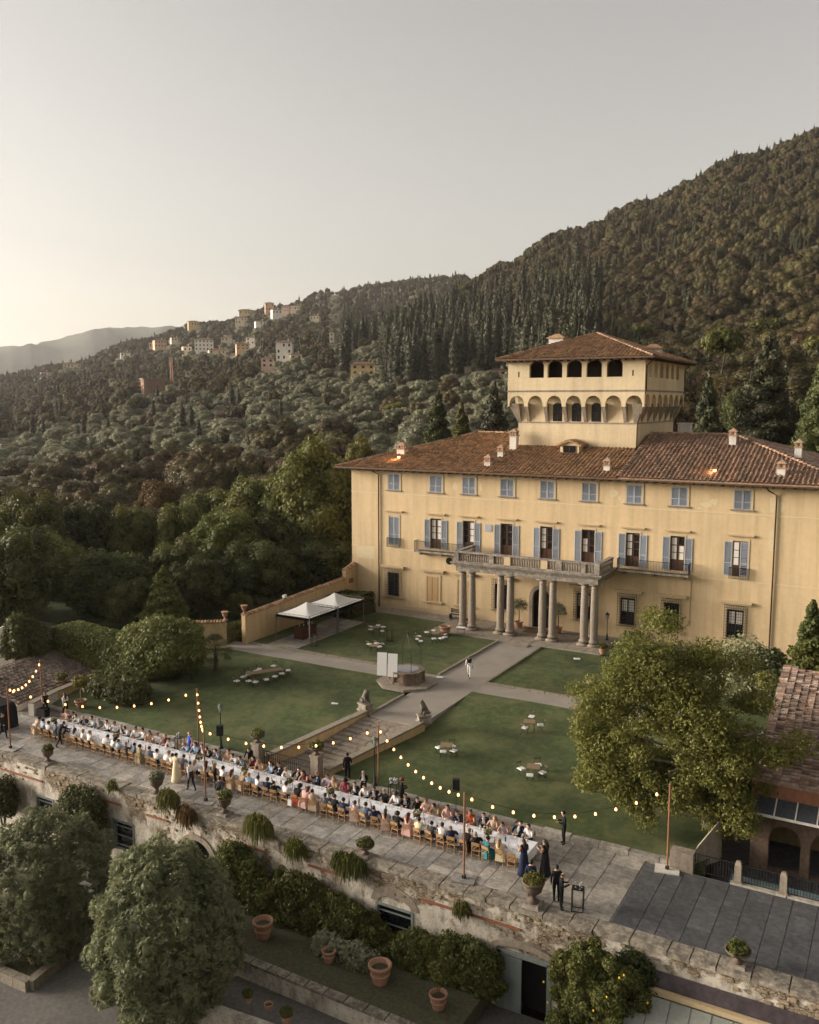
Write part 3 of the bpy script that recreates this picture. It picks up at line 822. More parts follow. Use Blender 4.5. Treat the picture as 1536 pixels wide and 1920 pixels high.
for x in WX:                                                  # attic windows, shutters closed
    w = inst('window', ME_TF, villa, Vector((x, YF, 12.45)) - villa.location)
    inst('shutter', ME_TS, w, (-.685, -.045, .01)); inst('shutter', ME_TS, w, (.005, -.045, .01)); inst('sill', ME_TSILL, w, (0, 0, -.13))
ME_MS = louvre_leaf(.64, 2.92, slats=24); ME_MF = surround(1.22, 3.06, .12, .04, 'door_frame', M_TRIM); ME_ML = slab_mesh('lintel', 2.2, .26, .17, M_TRIM)
mb = MB()                                                     # french window: two leaves with three panes over a panel
for s in (-1, 1):
    a, b = (-.60, -.02) if s < 0 else (.02, .60)
    mb.box(a, a + .08, 0, .06, 0, 3.0); mb.box(b - .08, b, 0, .06, 0, 3.0); mb.box(a, b, .005, .055, .0, .95); mb.box(a, b, 0, .06, 2.92, 3.0)
    for z in (1.57, 2.2): mb.box(a, b, 0.005, .055, z, z + .045)
ME_FW = mb.mesh('casement', M_DWOOD)
mb = MB(); mb.box(-.52, -.10, .02, .04, .95, 2.92); mb.box(.10, .52, .02, .04, .95, 2.92); ME_FP = mb.mesh('pane', M_GLASS)
def pane_mesh(m): 
    out = []
    mb = MB(); mb.box(0, .42, 0, .02, 0, .6); return mb.mesh('pane', m)
ME_PG, ME_PC = pane_mesh(M_GLASS), pane_mesh(M_CURT)
rw = random.Random(9)
for i, x in enumerate(WX):
    z0 = 6.75
    w = inst('window', ME_MF, villa, Vector((x, YF, z0)) - villa.location)
    inst('lintel', ME_ML, w, (0, 0, 3.42))
    if i == 0:
        inst('shutter', ME_MS, w, (-.645, -.045, .02)); inst('shutter', ME_MS, w, (.005, -.045, .02))
    elif i == 8:
        inst('shutter', ME_MS, w, (-1.30, -.06, .02)); inst('shutter', ME_MS, w, (.005, -.045, .02))
        for k in range(3): inst('pane', ME_PC, w, (-.55, -.02, .98 + .65 * k))
        inst('casement', ME_FW, w, (0, -.03, 0))
    else:
        inst('shutter', ME_MS, w, (-1.28, -.07, .02)); inst('shutter', ME_MS, w, (.64, -.07, .02))
        inst('casement', ME_FW, w, (0, .10, 0))
        lit = {1: (1, 1), 2: (0, 1), 3: (0, 0), 4: (1, 0), 5: (1, 0), 6: (1, 0), 7: (1, 1)}[i]  # leaves whose panes take the white curtain material
        for c in (0, 1):
            for k in range(3):
                mm = ME_PC if lit[c] and not (k == 2 and rw.random() < .12) else ME_PG
                inst('pane', mm, w, ((-.52, .10)[c], .13, .98 + .65 * k))
        if i in (3, 6): # gathered curtain
            mb = MB(); mb.prism([(.12, .2), (.5, .2), (.5, .23), (.12, .23)], 2.2, 2.9); mb.prism([(.36, .2), (.5, .2), (.5, .23), (.36, .23)], 1.3, 2.2)
            mb.local('curtain', M_CURT, w)
# ground floor windows
mb = MB()
W_, H_ = 1.35, 2.5
for k in range(10): 
    x = -.86 + 1.72 * k / 9; mb.box(x - .012, x + .012, -.30, -.275, -.05, 2.95)
for k in range(13):
    z = -.02 + 2.95 * k / 12; mb.box(-.87, .87, -.305, -.28, z - .012, z + .012)
    mb.box(-.87, -.85, -.30, 0, z - .012, z + .012); mb.box(.85, .87, -.30, 0, z - .012, z + .012)
ME_GR = mb.mesh('iron_grille', M_IRON)
ME_GF = surround(1.36, 2.52, .22, .06, 'stone_surround', M_TRIM); ME_GL = slab_mesh('lintel', 2.7, .36, .28, M_TRIM); ME_GS = slab_mesh('sill', 2.3, .26, .2, M_TRIM)
mb = MB(); mb.box(-.66, -.58, 0, .05, 0, H_); mb.box(.58, .66, 0, .05, 0, H_); mb.box(-.05, .05, 0, .05, 0, H_); mb.box(-.58, .58, 0, .05, H_ - .08, H_); mb.box(-.58, .58, 0, .05, 0, .1); ME_GC = mb.mesh('casement', M_IRON)
mb = MB(); mb.box(0, .53, 0, .02, 0, 2.3); ME_GP = mb.mesh('pane', M_GLASS)
mb = MB(); mb.prism([(-.55, .03), (-.08, .03), (-.08, .06), (-.55, .06)], 1.25, 2.3); ME_GV = mb.mesh('curtain', M_CURT)
mb = MB()
for k in (0, 1): mb.box(-.62 + .63 * k, -.01 + .63 * k, -.03, .01, 0, 2.55); mb.box(-.54 + .63 * k, -.09 + .63 * k, -.045, -.03, .1, 2.4)
ME_WS = mb.mesh('closed_shutter', M_LWOOD)
for i, x in enumerate(GX):
    if i == 4: continue
    w = inst('window', ME_GF, villa, Vector((x, YF, 1.33)) - villa.location)
    inst('lintel', ME_GL, w, (0, 0, 2.98)); inst('sill', ME_GS, w, (0, 0, -.2))
    if i in (1, 2): inst('shutter', ME_WS, w, (0, 0, 0)); continue
    inst('iron_grille', ME_GR, w); inst('casement', ME_GC, w, (0, .16, .02))
    for c in (0, 1): inst('pane', ME_GP, w, ((-.58, .05)[c], .19, .12))
    if i in (5, 6, 8): inst('curtain', ME_GV, w, (0, .12, 0)); inst('curtain', ME_GV, w, (.62, .12, 0))
mb = MB()                                                     # arched entrance with stone surround
n = 14; ro, ri = 1.22, .875
for k in range(n):
    a0, a1 = PI * k / n, PI * (k + 1) / n; c = (GX[4], 2.95)
    P = [(c[0] + r * math.cos(a), c[1] + r * math.sin(a)) for a, r in ((a0, ri), (a0, ro), (a1, ro), (a1, ri))]
    mb.add([(p[0], YF - .08, p[1]) for p in P] + [(p[0], YF + .01, p[1]) for p in P], [(0, 1, 2, 3), (1, 5, 6, 2), (3, 7, 4, 0), (2, 6, 7, 3)])
for s in (-1, 1): mb.box(*sorted((GX[4] + s * ri, GX[4] + s * ro)), YF - .08, YF + .01, 0.03, 2.95)
dr = mb.build('entrance_arch', M_PIETRA, villa)
mb = MB(); mb.box(GX[4] - .87, GX[4] - .02, YF + .22, YF + .28, .03, 3.7); mb.box(GX[4] + .02, GX[4] + .87, YF + .22, YF + .28, .03, 3.7); mb.build('door', M_DARK, dr)
mb = MB(); mb.lathe([(.36, 0), (.36, .05), (.30, .05)], (0, 0, 0), 20)
oc = MB(); oc.add([(x, -z, y) for x, y, z in mb.v], mb.f); ocm = oc.mesh('round_window', M_DARK); inst('round_window', ocm, villa, Vector((-39.81, YF + .01, 5.63)) - villa.location)
mb = MB(); mb.box(-35.9, -35.2, YF - .05, YF + .01, 8.9, 9.6); mb.build('vent_grille', M_SHUT, villa)
# drain pipes
for x, ztop in ((-47.98, 14.0), (-9.62, 13.8)):
    mb = MB(); mb.tube([(x - .75, YF - 1.05, EZ - .15), (x - .6, YF - .6, ztop + .4), (x, YF - .12, ztop), (x, YF - .12, 0.02)], .065, 8); mb.build('drain_pipe', M_PIPE, villa, True)
mb = MB(); mb.tube([(-17.2 + 0.95, YF - .04, 6.2), (-16.25, YF - .04, 2.0)], .04, 6); mb.build('conduit', M_TRIM, villa)

# roof
OV = 1.25; Ye = YF - OV; Yb = YB + OV; Xe0, Xe1 = XL - OV, XR + OV
yr = (Ye + Yb) / 2; run = yr - Ye; zr = EZ + .30 * run
rl, rr_ = Xe0 + run, Xe1 - run
roof = empty('roof', Vector(((XL + XR) / 2, yr, EZ)) - villa.location, parent=villa)
TWL, TWR, TY0, TY1 = -35.2, -23.1, 84.85, 99.4                # tower shaft
XS = -22.6                                                     # where the lichened right block begins
zt_ = lambda y: EZ + .30 * (y - Ye)
slope('roof_tiles', (Xe0, Ye, EZ), (XS, Ye, EZ), [(rl, yr, zr), (XS, yr, zr)], roof, M_TILE)
slope('roof_tiles', (XS, Ye - .02, EZ + .10), (Xe1, Ye - .02, EZ + .10), [(XS + 0.0, yr, zr + .22), (rr_, yr, zr + .22)], roof, M_TILE_G)
slope('roof_tiles', (Xe0, Yb, EZ), (Xe0, Ye, EZ), [(rl, yr, zr)], roof, M_TILE)
slope('roof_tiles', (Xe1, Ye, EZ + .1), (Xe1, Yb, EZ + .1), [(rr_, yr, zr + .22)], roof, M_TILE_P)
slope('roof_tiles', (Xe1, Yb, EZ), (Xe0, Yb, EZ), [(rr_, yr, zr), (rl, yr, zr)], roof, M_TILE)
for a, b in (((Xe0, Ye, EZ), (rl, yr, zr)), ((rl, yr, zr), (TWL, yr, zr)), ((Xe1, Ye, EZ + .1), (rr_, yr, zr + .24)), ((XS, yr, zr + .22), (rr_, yr, zr + .24)), ((XS, Ye, EZ + .1), (XS, yr, zr + .2)), ((Xe1, Yb, EZ + .1), (rr_, yr, zr + .24))):
    ridge_tiles('ridge_tiles', a, b, roof, M_TILE_G)
mb = MB()
mb.box(Xe0 + .05, Xe1 - .05, Ye - .12, Ye - .02, EZ - .14, EZ - .02); mb.box(Xe0 - .12, Xe0 - .02, Ye - .1, Yb, EZ - .14, EZ - .02); mb.build('gutter', M_PIPE, roof)
mb = MB()
for x in np.arange(Xe0 + .4, Xe1, .8): mb.box(x - .06, x + .06, Ye, YF, EZ - .30, EZ - .14)
mb.build('rafters', M_DWOOD, roof)['kind'] = 'stuff'
def chimney(x, y, w, d_, h, cap=M_TILE_G, wall=M_WHITE, pot=False):
    z = EZ + .30 * (min(y, 2 * yr - y) - Ye)
    mb = MB(); mb.box(x - w / 2, x + w / 2, y - d_ / 2, y + d_ / 2, z - .3, z + h); c = mb.build('chimney', wall, roof)
    mb = MB(); mb.box(x - w / 2 - .1, x + w / 2 + .1, y - d_ / 2 - .1, y + d_ / 2 + .1, z + h, z + h + .1)
    if pot:
        for sx in (-1, 1):
            for sy in (-1, 1): mb.box(x + sx * w * .36 - .09, x + sx * w * .36 + .09, y + sy * d_ * .36 - .09, y + sy * d_ * .36 + .09, z + h + .1, z + h + .4)
        mb.add([(x - w / 2 - .12, y - d_ / 2 - .12, z + h + .4), (x + w / 2 + .12, y - d_ / 2 - .12, z + h + .4), (x + w / 2 + .12, y + d_ / 2 + .12, z + h + .4), (x - w / 2 - .12, y + d_ / 2 + .12, z + h + .4), (x, y, z + h + .75)], [(0, 1, 4), (1, 2, 4), (2, 3, 4), (3, 0, 4), (3, 2, 1, 0)])
    mb.build('chimney_cap', cap, c)
def roofpt(px, py):
    r = vray(px, py); r = r / r[1]; y = (EZ - .3 * Ye - CAM_Z) / (r[2] - .3); return r[0] * y, y
for px, py, w, h, pot in ((964, 842, .85, 1.5, True), (940, 856, .7, .55, True), (916, 873, .75, .45, True), (1139, 882, .7, .5, True), (1465, 893, .8, .75, True), (1374, 838, .75, 1.15, True), (755, 850, 1.1, .5, True), (1497, 852, .7, .7, True)):
    x, y = roofpt(px, py); chimney(x, y, w * .82, w * .82, h * .88, pot=pot)
chimney(-20.0, yr + 2.5, 1.2, 1.0, 1.9, cap=M_WHITE)
# dormer
x, y = roofpt(1068, 850); z = zt_(y)
mb = MB(); mb.box(x - .95, x + .95, y, y + 3.2, z - .2, z + .85); mb.add([(x - .95, y, z + .85), (x + .95, y, z + .85), (x, y, z + 1.2), (x - .95, y + 3.2, z + .85), (x + .95, y + 3.2, z + .85), (x, y + 3.2, z + 1.2)], [(0, 1, 2), (3, 5, 4)])
dm = mb.build('dormer', M_STUCCO_T, roof)
slope('dormer_roof', (x - 1.25, y - .25, z + .80), (x - 1.25, y + 3.2, z + .80), [(x, y - .25, z + 1.27), (x, y + 3.2, z + 1.27)], dm, M_TILE, pitch=.3)
slope('dormer_roof', (x + 1.25, y + 3.2, z + .80), (x + 1.25, y - .25, z + .80), [(x, y + 3.2, z + 1.27), (x, y - .25, z + 1.27)], dm, M_TILE, pitch=.3)
mb = MB(); mb.box(x - .62, x + .62, y - .03, y + .02, z + .05, z + .72); dw = mb.build('dormer_window', M_GLASS, dm)
mb = MB()
for sx in (-.65, -.02, .6): mb.box(x + sx, x + sx + .05, y - .06, y - .03, z + .02, z + .75)
mb.box(x - .65, x + .65, y - .06, y - .03, z + .70, z + .76); mb.build('dormer_frame', M_DWOOD, dm)

# ---- tower
TW = empty('tower', Vector(((TWL + TWR) / 2, (TY0 + TY1) / 2, 16)) - villa.location, parent=villa)
mb = MB(); mb.box(TWL, TWR, TY0, TY1, 15.0, 22.45); mb.build('tower_shaft', M_STUCCO_T, TW)
o_ = .86; UL, UR, UY0, UY1 = TWL - o_, TWR + o_, TY0 - o_, TY1 + o_
ZC, ZS, ZU, ZE = 19.45, 20.95, 22.5, 25.75
mb = MB()
fns = {'front': (lambda u, z, d_: (u, UY0 + d_, z), UL, UR), 'right': (lambda u, z, d_: (UR - d_, u, z), UY0, UY1),
       'left': (lambda u, z, d_: (UL + d_, UY0 + UY1 - u, z), UY0, UY1), 'back': (lambda u, z, d_: (UL + UR - u, UY1 - d_, z), UL, UR)}
for k, (fn, a, b) in fns.items():
    n = 7; p = (b - a) / n
    arch_panel(mb, fn, a, b, ZS, ZU, [(a + p * (i + .5), p * .80, ZS, ZS + .28, p * .40) for i in range(n)], .30, n=10)
    ops = []
    if k == 'front': ops = [(x, 1.52, 23.78, 24.98, .42) for x in (-33.0, -31.1, -29.13, -27.15, -25.15)]
    if k == 'right': ops = [(a + 1.7 + 2.25 * i, 1.25, 23.75, 24.65, .62) for i in range(6)]
    arch_panel(mb, fn, a, b, ZU, ZE, ops, .38, n=10)
mb.build('tower_wall', M_STUCCO_T, TW)
mb = MB()
mb.box(UL + .4, UR - .4, UY0 + .4, UY1 - .4, ZU - .05, ZU + .05); mb.build('loggia_floor', M_PIETRA, TW)
mb = MB(); mb.box(UL + .4, UR - .4, UY0 + 4.6, UY1 - .5, ZU + .06, ZE - .02); mb.build('loggia_inner_wall', M_DWOOD, TW)  # dark brown colour stands in for the shade inside the loggia
def corbel(fn, u):
    w = .34; mb = MB()
    P = [(u - w / 2, ZC, o_), (u + w / 2, ZC, o_), (u + w / 2, ZC + .05, o_ - .06), (u - w / 2, ZC + .05, o_ - .06), (u - w / 2, ZS + .28, 0.005), (u + w / 2, ZS + .28, 0.005), (u + w / 2, ZS + .30, o_), (u - w / 2, ZS + .30, o_)]
    V = [fn(*p) for p in P]
    mb.add(V, [(3, 2, 5, 4), (0, 3, 4, 7), (2, 1, 6, 5), (4, 5, 6, 7), (0, 1, 2, 3)])
    mb.build('corbel', M_PIETRA, TW)
for k, (fn, a, b) in fns.items():
    n = 7; p = (b - a) / n
    for i in range(1, n): corbel(fn, a + p * i)
for sx, sy, cx_, cy_ in ((-1, -1, TWL, TY0), (1, -1, TWR, TY0), (1, 1, TWR, TY1), (-1, 1, TWL, TY1)):     # corner brackets
    e = o_ - .005; zt2 = ZS + .29; w_ = .30
    P = [(cx_ + sx * e, cy_ + sy * e), (cx_ + sx * e, cy_ - sy * w_), (cx_ - sx * w_, cy_ - sy * w_), (cx_ - sx * w_, cy_ + sy * e)]
    Q = [(cx_ + sx * .06, cy_ + sy * .06), (cx_ + sx * .06, cy_ - sy * w_), (cx_ - sx * w_, cy_ - sy * w_), (cx_ - sx * w_, cy_ + sy * .06)]
    MB().add([(*p, zt2) for p in P] + [(*q, ZC) for q in Q], [(0, 1, 2, 3), (0, 4, 5, 1), (3, 7, 4, 0), (1, 5, 6, 2), (2, 6, 7, 3), (7, 6, 5, 4)]).build('corbel', M_PIETRA, TW)
mb = MB()
for z, e in ((ZU - .05, .07), (ZU - .12, .03)): mb.box(UL - e, UR + e, UY0 - e, UY1 + e, z, z + .11)
mb.box(TWL - .06, TWR + .06, TY0 - .06, TY1 + .06, ZC - .14, ZC - .01); mb.build('string_course', M_PIETRA, TW)
ME_TWN = None
for x in (-31.05, -29.1, -27.1):
    mb = MB(); mb.box(x - .48, x + .48, TY0 - .02, TY0 + .01, ZC + .05, ZC + 1.55)
    mb.add([(x + .48 * math.cos(t), TY0 - .02, ZC + 1.55 + .32 * math.sin(t)) for t in [PI * i / 10 for i in range(11)]], [tuple(range(10, -1, -1))])
    w = mb.build('tower_window', M_GLASS, TW)
    mb = MB(); mb.box(x - .03, x + .03, TY0 - .05, TY0 - .02, ZC + .05, ZC + 1.8); mb.box(x - .48, x + .48, TY0 - .05, TY0 - .02, ZC + .95, ZC + 1.0); mb.build('window_bar', M_DWOOD, w)
mb = MB()
for s in (-1, 1):
    x = (UL + UR) / 2 + s * 5.75
    mb.box(x - .05, x + .05, UY0 - .015, UY0 + .01, 23.85, 24.4)
mb.build('slit', M_DARK, TW)
# tower roof
ox = .95; tz = 25.60; X0, X1, Y0, Y1 = UL - ox, UR + ox, UY0 - ox, UY1 + ox
hw = (X1 - X0) / 2; apz = tz + hw * .36; xm = (X0 + X1) / 2; ya, yb_ = Y0 + hw, Y1 - hw
if yb_ < ya: ya = yb_ = (Y0 + Y1) / 2
tr = empty('tower_roof', (0, 0, tz - 16), parent=TW)
for e0, e1, tp in (((X0, Y0, tz), (X1, Y0, tz), [(xm, ya, apz)]), ((X1, Y0, tz), (X1, Y1, tz), [(xm, ya, apz), (xm, yb_ + .01, apz)]), ((X1, Y1, tz), (X0, Y1, tz), [(xm, yb_, apz)]), ((X0, Y1, tz), (X0, Y0, tz), [(xm, yb_ + .01, apz), (xm, ya, apz)])):
    slope('roof_tiles', e0, e1, tp, tr, M_TILE, thick=.14)
for c in ((X0, Y0), (X1, Y0)): ridge_tiles('ridge_tiles', (*c, tz), (xm, ya, apz), tr, M_TILE_G)
ridge_tiles('ridge_tiles', (xm, ya, apz), (xm, yb_ + .02, apz), tr, M_TILE_G)
mb = MB(); mb.box(X0, X1, Y0 - .1, Y0, tz - .15, tz - .02); mb.box(X1, X1 + .1, Y0 - .1, Y1, tz - .15, tz - .02); mb.build('gutter', M_PIPE, tr)
mb = MB()
for x in np.arange(X0 + .4, X1, .7): mb.box(x - .05, x + .05, Y0, UY0, tz - .28, tz - .14)
for y in np.arange(Y0 + .4, Y1, .7): mb.box(UR, X1, y - .05, y + .05, tz - .28, tz - .14)
mb.build('rafters', M_DWOOD, tr)['kind'] = 'stuff'
for c, h in (((X0 + 2.6, 93.5), 2.6), ((X1 - 2.6, 93.2), 1.2)):
    mb = MB(); mb.box(c[0] - .8, c[0] + .8, c[1] - .5, c[1] + .5, tz + .2, tz + h); ch = mb.build('chimney', M_WHITE, tr)
    mb = MB(); mb.obox(c, 2.0, 1.4, tz + h, tz + h + .12, 0); mb.obox(c, 1.9, 1.3, tz + h + .12, tz + h + .5, 0, .25); mb.build('chimney_cap', M_TILE, ch)
for x, y, pts in ((UR + .05, UY0 + .25, 0), (UR + .05, UY1 - .25, 0)):
    mb = MB(); mb.tube([(x + .7, y, tz - .1), (x + .35, y, tz - .5), (x + .03, y, tz - .8), (x + .03, y, ZU + .1), (x - .8, y + .3 if y < 90 else y - .3, ZC), (x - .82, y + .3 if y < 90 else y - .3, 16.5)], .06, 7); mb.build('drain_pipe', M_PIPE, TW, True)

# ---- portico
PX0, PX1, PY = -36.95, -22.95, 73.85
PC = empty('portico', Vector(((PX0 + PX1) / 2, PY, 0)) - villa.location, parent=villa)
colp = [(.40, 0), (.40, .12), (.44, .13), (.46, .20), (.44, .27), (.36, .31), (.345, .5), (.35, 1.6), (.345, 2.6), (.30, 4.75), (.285, 4.95), (.32, 4.98), (.32, 5.03), (.29, 5.05), (.29, 5.15), (.36, 5.24), (.40, 5.28)]
mb = MB(); mb.lathe(colp, (0, 0, .22), 18); mb.box(-.5, .5, -.5, .5, 0, .22); mb.box(-.42, .42, -.42, .42, 5.50, 5.62); ME_COL = mb.mesh('column', M_PIETRA, True)
for x in (-36.25, -35.3, -32.4, -31.42, -28.3, -27.33, -24.4, -23.5):
    inst('column', ME_COL, PC, Vector((x, 74.45, 0.10)) - wloc(PC))
mb = MB()
mb.box(PX0 + .15, PX1 - .15, 73.98, 74.92, 5.73, 6.22)
mb.box(PX0 + .15, PX0 + 1.05, 74.92, YF, 5.73, 6.22); mb.box(PX1 - 1.05, PX1 - .15, 74.92, YF, 5.73, 6.22)
mb.box(PX0 + .15, PX1 - .15, 74.92, YF - .01, 6.10, 6.25)
mb.box(PX0, PX1, PY, YF - .01, 6.22, 6.36); mb.box(PX0 - .16, PX1 + .16, PY - .16, YF - .01, 6.36, 6.48); mb.box(PX0 - .26, PX1 + .26, PY - .26, YF - .012, 6.48, 6.58)
for x in (-35.77, -31.9, -27.8, -23.95): mb.box(x - .85, x + .85, 73.95, 74.0, 5.72, 6.20)
mb.build('entablature', M_PIETRA_D, PC)
balp = [(.09, 0), (.09, .06), (.05, .09), (.045, .14), (.085, .26), (.09, .34), (.055, .50), (.04, .62), (.05, .66), (.09, .70), (.09, .76)]
mb = MB(); mb.lathe(balp, (0, 0, 0), 8); ME_BAL = mb.mesh('baluster', M_PIETRA, True)
mb = MB(); zb = 6.58
pedx = [PX0 + .2, -31.1 - .4, -27.75 + .0, -24.9, PX1 - .2]
for (x0, x1, y0, y1) in ((PX0, PX1, PY, PY + .36), (PX0, PX0 + .36, PY + .36, YF - .7), (PX1 - .36, PX1, PY + .36, YF - .7)):
    mb.box(x0, x1, y0, y1, zb, zb + .12); mb.box(x0 - .04, x1 + .04, y0 - .04, y1 + .04, zb + .88, zb + 1.02)
mb.build('balustrade_rail', M_PIETRA_D, PC)
peds = [(PX0 + .25, PY + .18, .5), (-33.1, PY + .18, .45), (-31.55, PY + .18, .62), (-28.0, PY + .18, .62), (-26.6, PY + .18, .45), (-24.4, PY + .18, .4), (PX1 - .25, PY + .18, .5), (PX0 + .18, YF - .9, .34), (PX1 - .18, YF - .9, .34)]
for i, (x, y, w) in enumerate(peds):
    mb = MB(); mb.box(x - w / 2, x + w / 2, y - .2, y + .2, zb + .12, zb + .88); mb.build('pedestal', M_TRIM if i in (2, 3) else M_PIETRA_D, PC)
for x in np.arange(PX0 + .65, PX1 - .5, .235):
    if all(abs(x - p[0]) > p[2] / 2 + .07 for p in peds[:7]): inst('baluster', ME_BAL, PC, Vector((x, PY + .18, zb + .12)) - wloc(PC))
for x in (PX0 + .18, PX1 - .18):
    for y in np.arange(PY + .6, YF - 1.1, .25): inst('baluster', ME_BAL, PC, Vector((x, y, zb + .12)) - wloc(PC))
mb = MB(); mb.box(PX0 + .3, PX1 - .3, PY + .3, YF - .02, 6.582, 6.60); mb.build('portico_floor', M_PIETRA, PC)

# ---- iron balconies
def balcony(x0, x1, slab=True):
    B = empty('balcony', Vector(((x0 + x1) / 2, YF - .4, 6.4)) - villa.location, parent=villa)
    dpt = .85 if slab else .22
    if slab:
        mb = MB(); mb.box(x0, x1, YF - dpt - .08, YF, 6.40, 6.56); mb.build('balcony_slab', M_PIETRA_D, B)
        mb = MB()
        for x in np.linspace(x0 + .5, x1 - .5, max(2, int((x1 - x0) / 1.6))): mb.box(x - .1, x + .1, YF - .6, YF, 6.1, 6.40)
        mb.build('brackets', M_PIETRA_D, B)['kind'] = 'stuff'
    mb = MB(); z0, z1 = 6.58, 7.55
    if not slab: z0, z1 = 6.55, 7.5
    yb0 = YF - dpt
    mb.box(x0, x1, yb0 - .02, yb0 + .02, z1 - .04, z1); mb.box(x0, x1, yb0 - .015, yb0 + .015, z0, z0 + .03)
    for x in (x0, x1): mb.box(x - .02, x + .02, yb0, YF, z1 - .04, z1); mb.box(x - .02, x + .02, yb0 - .02, yb0 + .02, z0, z1)
    for x in np.arange(x0 + .13, x1, .135): mb.box(x - .011, x + .011, yb0 - .011, yb0 + .011, z0, z1)
    for x in (x0, x1):
        for y in np.arange(yb0 + .13, YF, .135): mb.box(x - .011, x + .011, y - .011, y + .011, z0, z1)
    mb.build('railing', M_IRON, B)
balcony(-43.35, PX0 - .4); balcony(PX1 + .4, -16.3)
balcony(WX[0] - .75, WX[0] + .75, False); balcony(WX[8] - .8, WX[8] + .8, False)

# ------------------------------------------------------------------ garden: lawns, paths, kerbs, stairs
TZ = -1.2                                                     # banquet terrace level
M_LAWN = mat('mown_lawn', (0.050, 0.070, 0.022), 0.95, 0.22, 1.6, bump=0.5, bscale=22, big=0.32, col2=(0.086, 0.100, 0.034), thresh=(.42, .68), dry=((0.16, 0.15, 0.066), .32, .48, .76, .85))
M_PATH = mat('gravel_path', (0.29, 0.255, 0.215), 0.95, 0.16, 5, bump=0.4, bscale=40, big=0.10)
M_KERB = mat('stone_kerb', (0.24, 0.205, 0.155), 0.9, 0.3, 3, bump=0.4)
M_FLAG = mat('grey_flagstone', (0.31, 0.288, 0.258), 0.85, 0.25, 2.2, bump=0.35, objrand=0.28, big=0.15, col2=(0.20, 0.188, 0.17), thresh=(.40, .64))
M_FLAGW = mat('pale_flagstone', (0.36, 0.325, 0.275), 0.85, 0.28, 2.2, bump=0.35, objrand=0.25, col2=(0.235, 0.215, 0.185), thresh=(.40, .62))
M_SLATE = mat('dark_slate_slab', (0.082, 0.080, 0.082), 0.75, 0.30, 1.8, bump=0.3, objrand=0.16, col2=(0.125, 0.120, 0.115), thresh=(.48, .74))
M_JOINT = mat('mortar_joint', (0.23, 0.215, 0.185), 1.0, 0.3, 4)
def lawn_z(y): return 0.03 - 0.98 * min(max((58.4 - y) / 15.9, 0), 1) ** 1.15
def lawn(x0, x1, y0, y1, nx=24, ny=20, skew=None):
    V, F = [], []
    for j in range(ny + 1):
        y = y0 + (y1 - y0) * j / ny
        for i in range(nx + 1):
            t = i / nx; xa, xb = (x0, x1) if skew is None else skew(y)
            x = xa + (xb - xa) * t
            V.append((x, y, lawn_z(y) + 0.02 * math.sin(x * .9) * math.cos(y * .8)))
    for j in range(ny):
        for i in range(nx): a = j * (nx + 1) + i; F.append((a, a + 1, a + nx + 2, a + nx + 1))
    mb = MB(); mb.add(V, F)
    # skirt
    mb.quad((x0, y0, lawn_z(y0)), (x0, y0, -2.2), (skew(y0)[1] if skew else x1, y0, -2.2), (skew(y0)[1] if skew else x1, y0, lawn_z(y0)))
    return T(mb.build('lawn', M_LAWN, None, True), kind='structure')
def stair_x(y, s):      # inner faces of the stair walls: they lean to the left as they come down
    t = min(max((50.3 - y) / 7.9, 0), 1)
    return (-31.85 - 2.2 * t) if s < 0 else (-27.75 - 2.15 * t)
lawn(-60, -31.8, 42.62, 58.30, skew=lambda y: (-60, min(-31.75, stair_x(y, -1) - .35)))
lawn(-27.4, -7.6, 42.62, 58.34, skew=lambda y: (max(stair_x(y, 1) + .32 if y < 50.3 else -27.62, -31), -7.6))
lawn(-50.9, -31.72, 60.75, 76.6); lawn(-27.45, -3.0, 60.62, 72.3); lawn(-22.2, -3.0, 72.3, 76.1, 10, 5)
def sheet(name, pts, z, m, th=0.06):
    mb = MB(); mb.prism([(p[0], p[1]) for p in pts], z - th, z); return T(mb.build(name, m), kind='structure')
path = sheet('path', [(-31.5, 50.2), (-27.6, 50.2), (-27.6, 72.2), (-31.5, 72.2)], 0.0, M_PATH, 1.3)
sheet('path', [(-56, 58.35), (-31.52, 58.35), (-31.52, 60.65), (-56, 60.65)], 0.004, M_PATH, .5)
sheet('path', [(-27.58, 58.38), (-3, 58.38), (-3, 60.58), (-27.58, 60.58)], 0.004, M_PATH, .5)
sheet('path', [(-80, 36), (-58.5, 36), (-58.5, 62), (-80, 62)], -1.35, M_PATH)
sheet('park_lawn', [(-90, 58), (-51.2, 58), (-51.2, 100), (-90, 105)], -0.35, M_LAWN)
mb = MB()
def kerb_run(a, b, z0=0.0, z1=0.0, w=.22, h=.13, seg=1.15, jit=.02):
    """each kerb stone its own piece"""
    a, b = Vector((a[0], a[1], 0)), Vector((b[0], b[1], 0)); L = (b - a).length; n = max(1, int(round(L / seg))); ang = math.atan2((b - a).y, (b - a).x)
    out = []
    for i in range(n):
        p = a + (b - a) * (i + .5) / n; z = z0 + (z1 - z0) * (i + .5) / n
        out.append((p, ang + random.Random(i * 7 + int(a.x * 10)).uniform(-.01, .01), L / n - .02, z, w, h))
    return out
mb = MB(); mb.obox((0, 0), 1, 1, 0, 1, 0, .96); ME_UNIT = mb.mesh('stone_piece', M_KERB)
mb = MB(); mb.obox((0, 0), 1, 1, 0, 1, 0, .985); ME_SLAB = {m.name: mb.mesh('slab', m) for m in (M_FLAG, M_FLAGW, M_SLATE, M_PIETRA, M_KERB)}
def piece(name, mesh, parent, c, sx, sy, sz, ang=0.0, tilt=(0, 0)):
    o = inst(name, mesh, parent, Vector(c) - wloc(parent) if parent is not None else c, s=(sx, sy, sz), rot=(tilt[0], tilt[1], ang))
    return o
rk = random.Random(3)
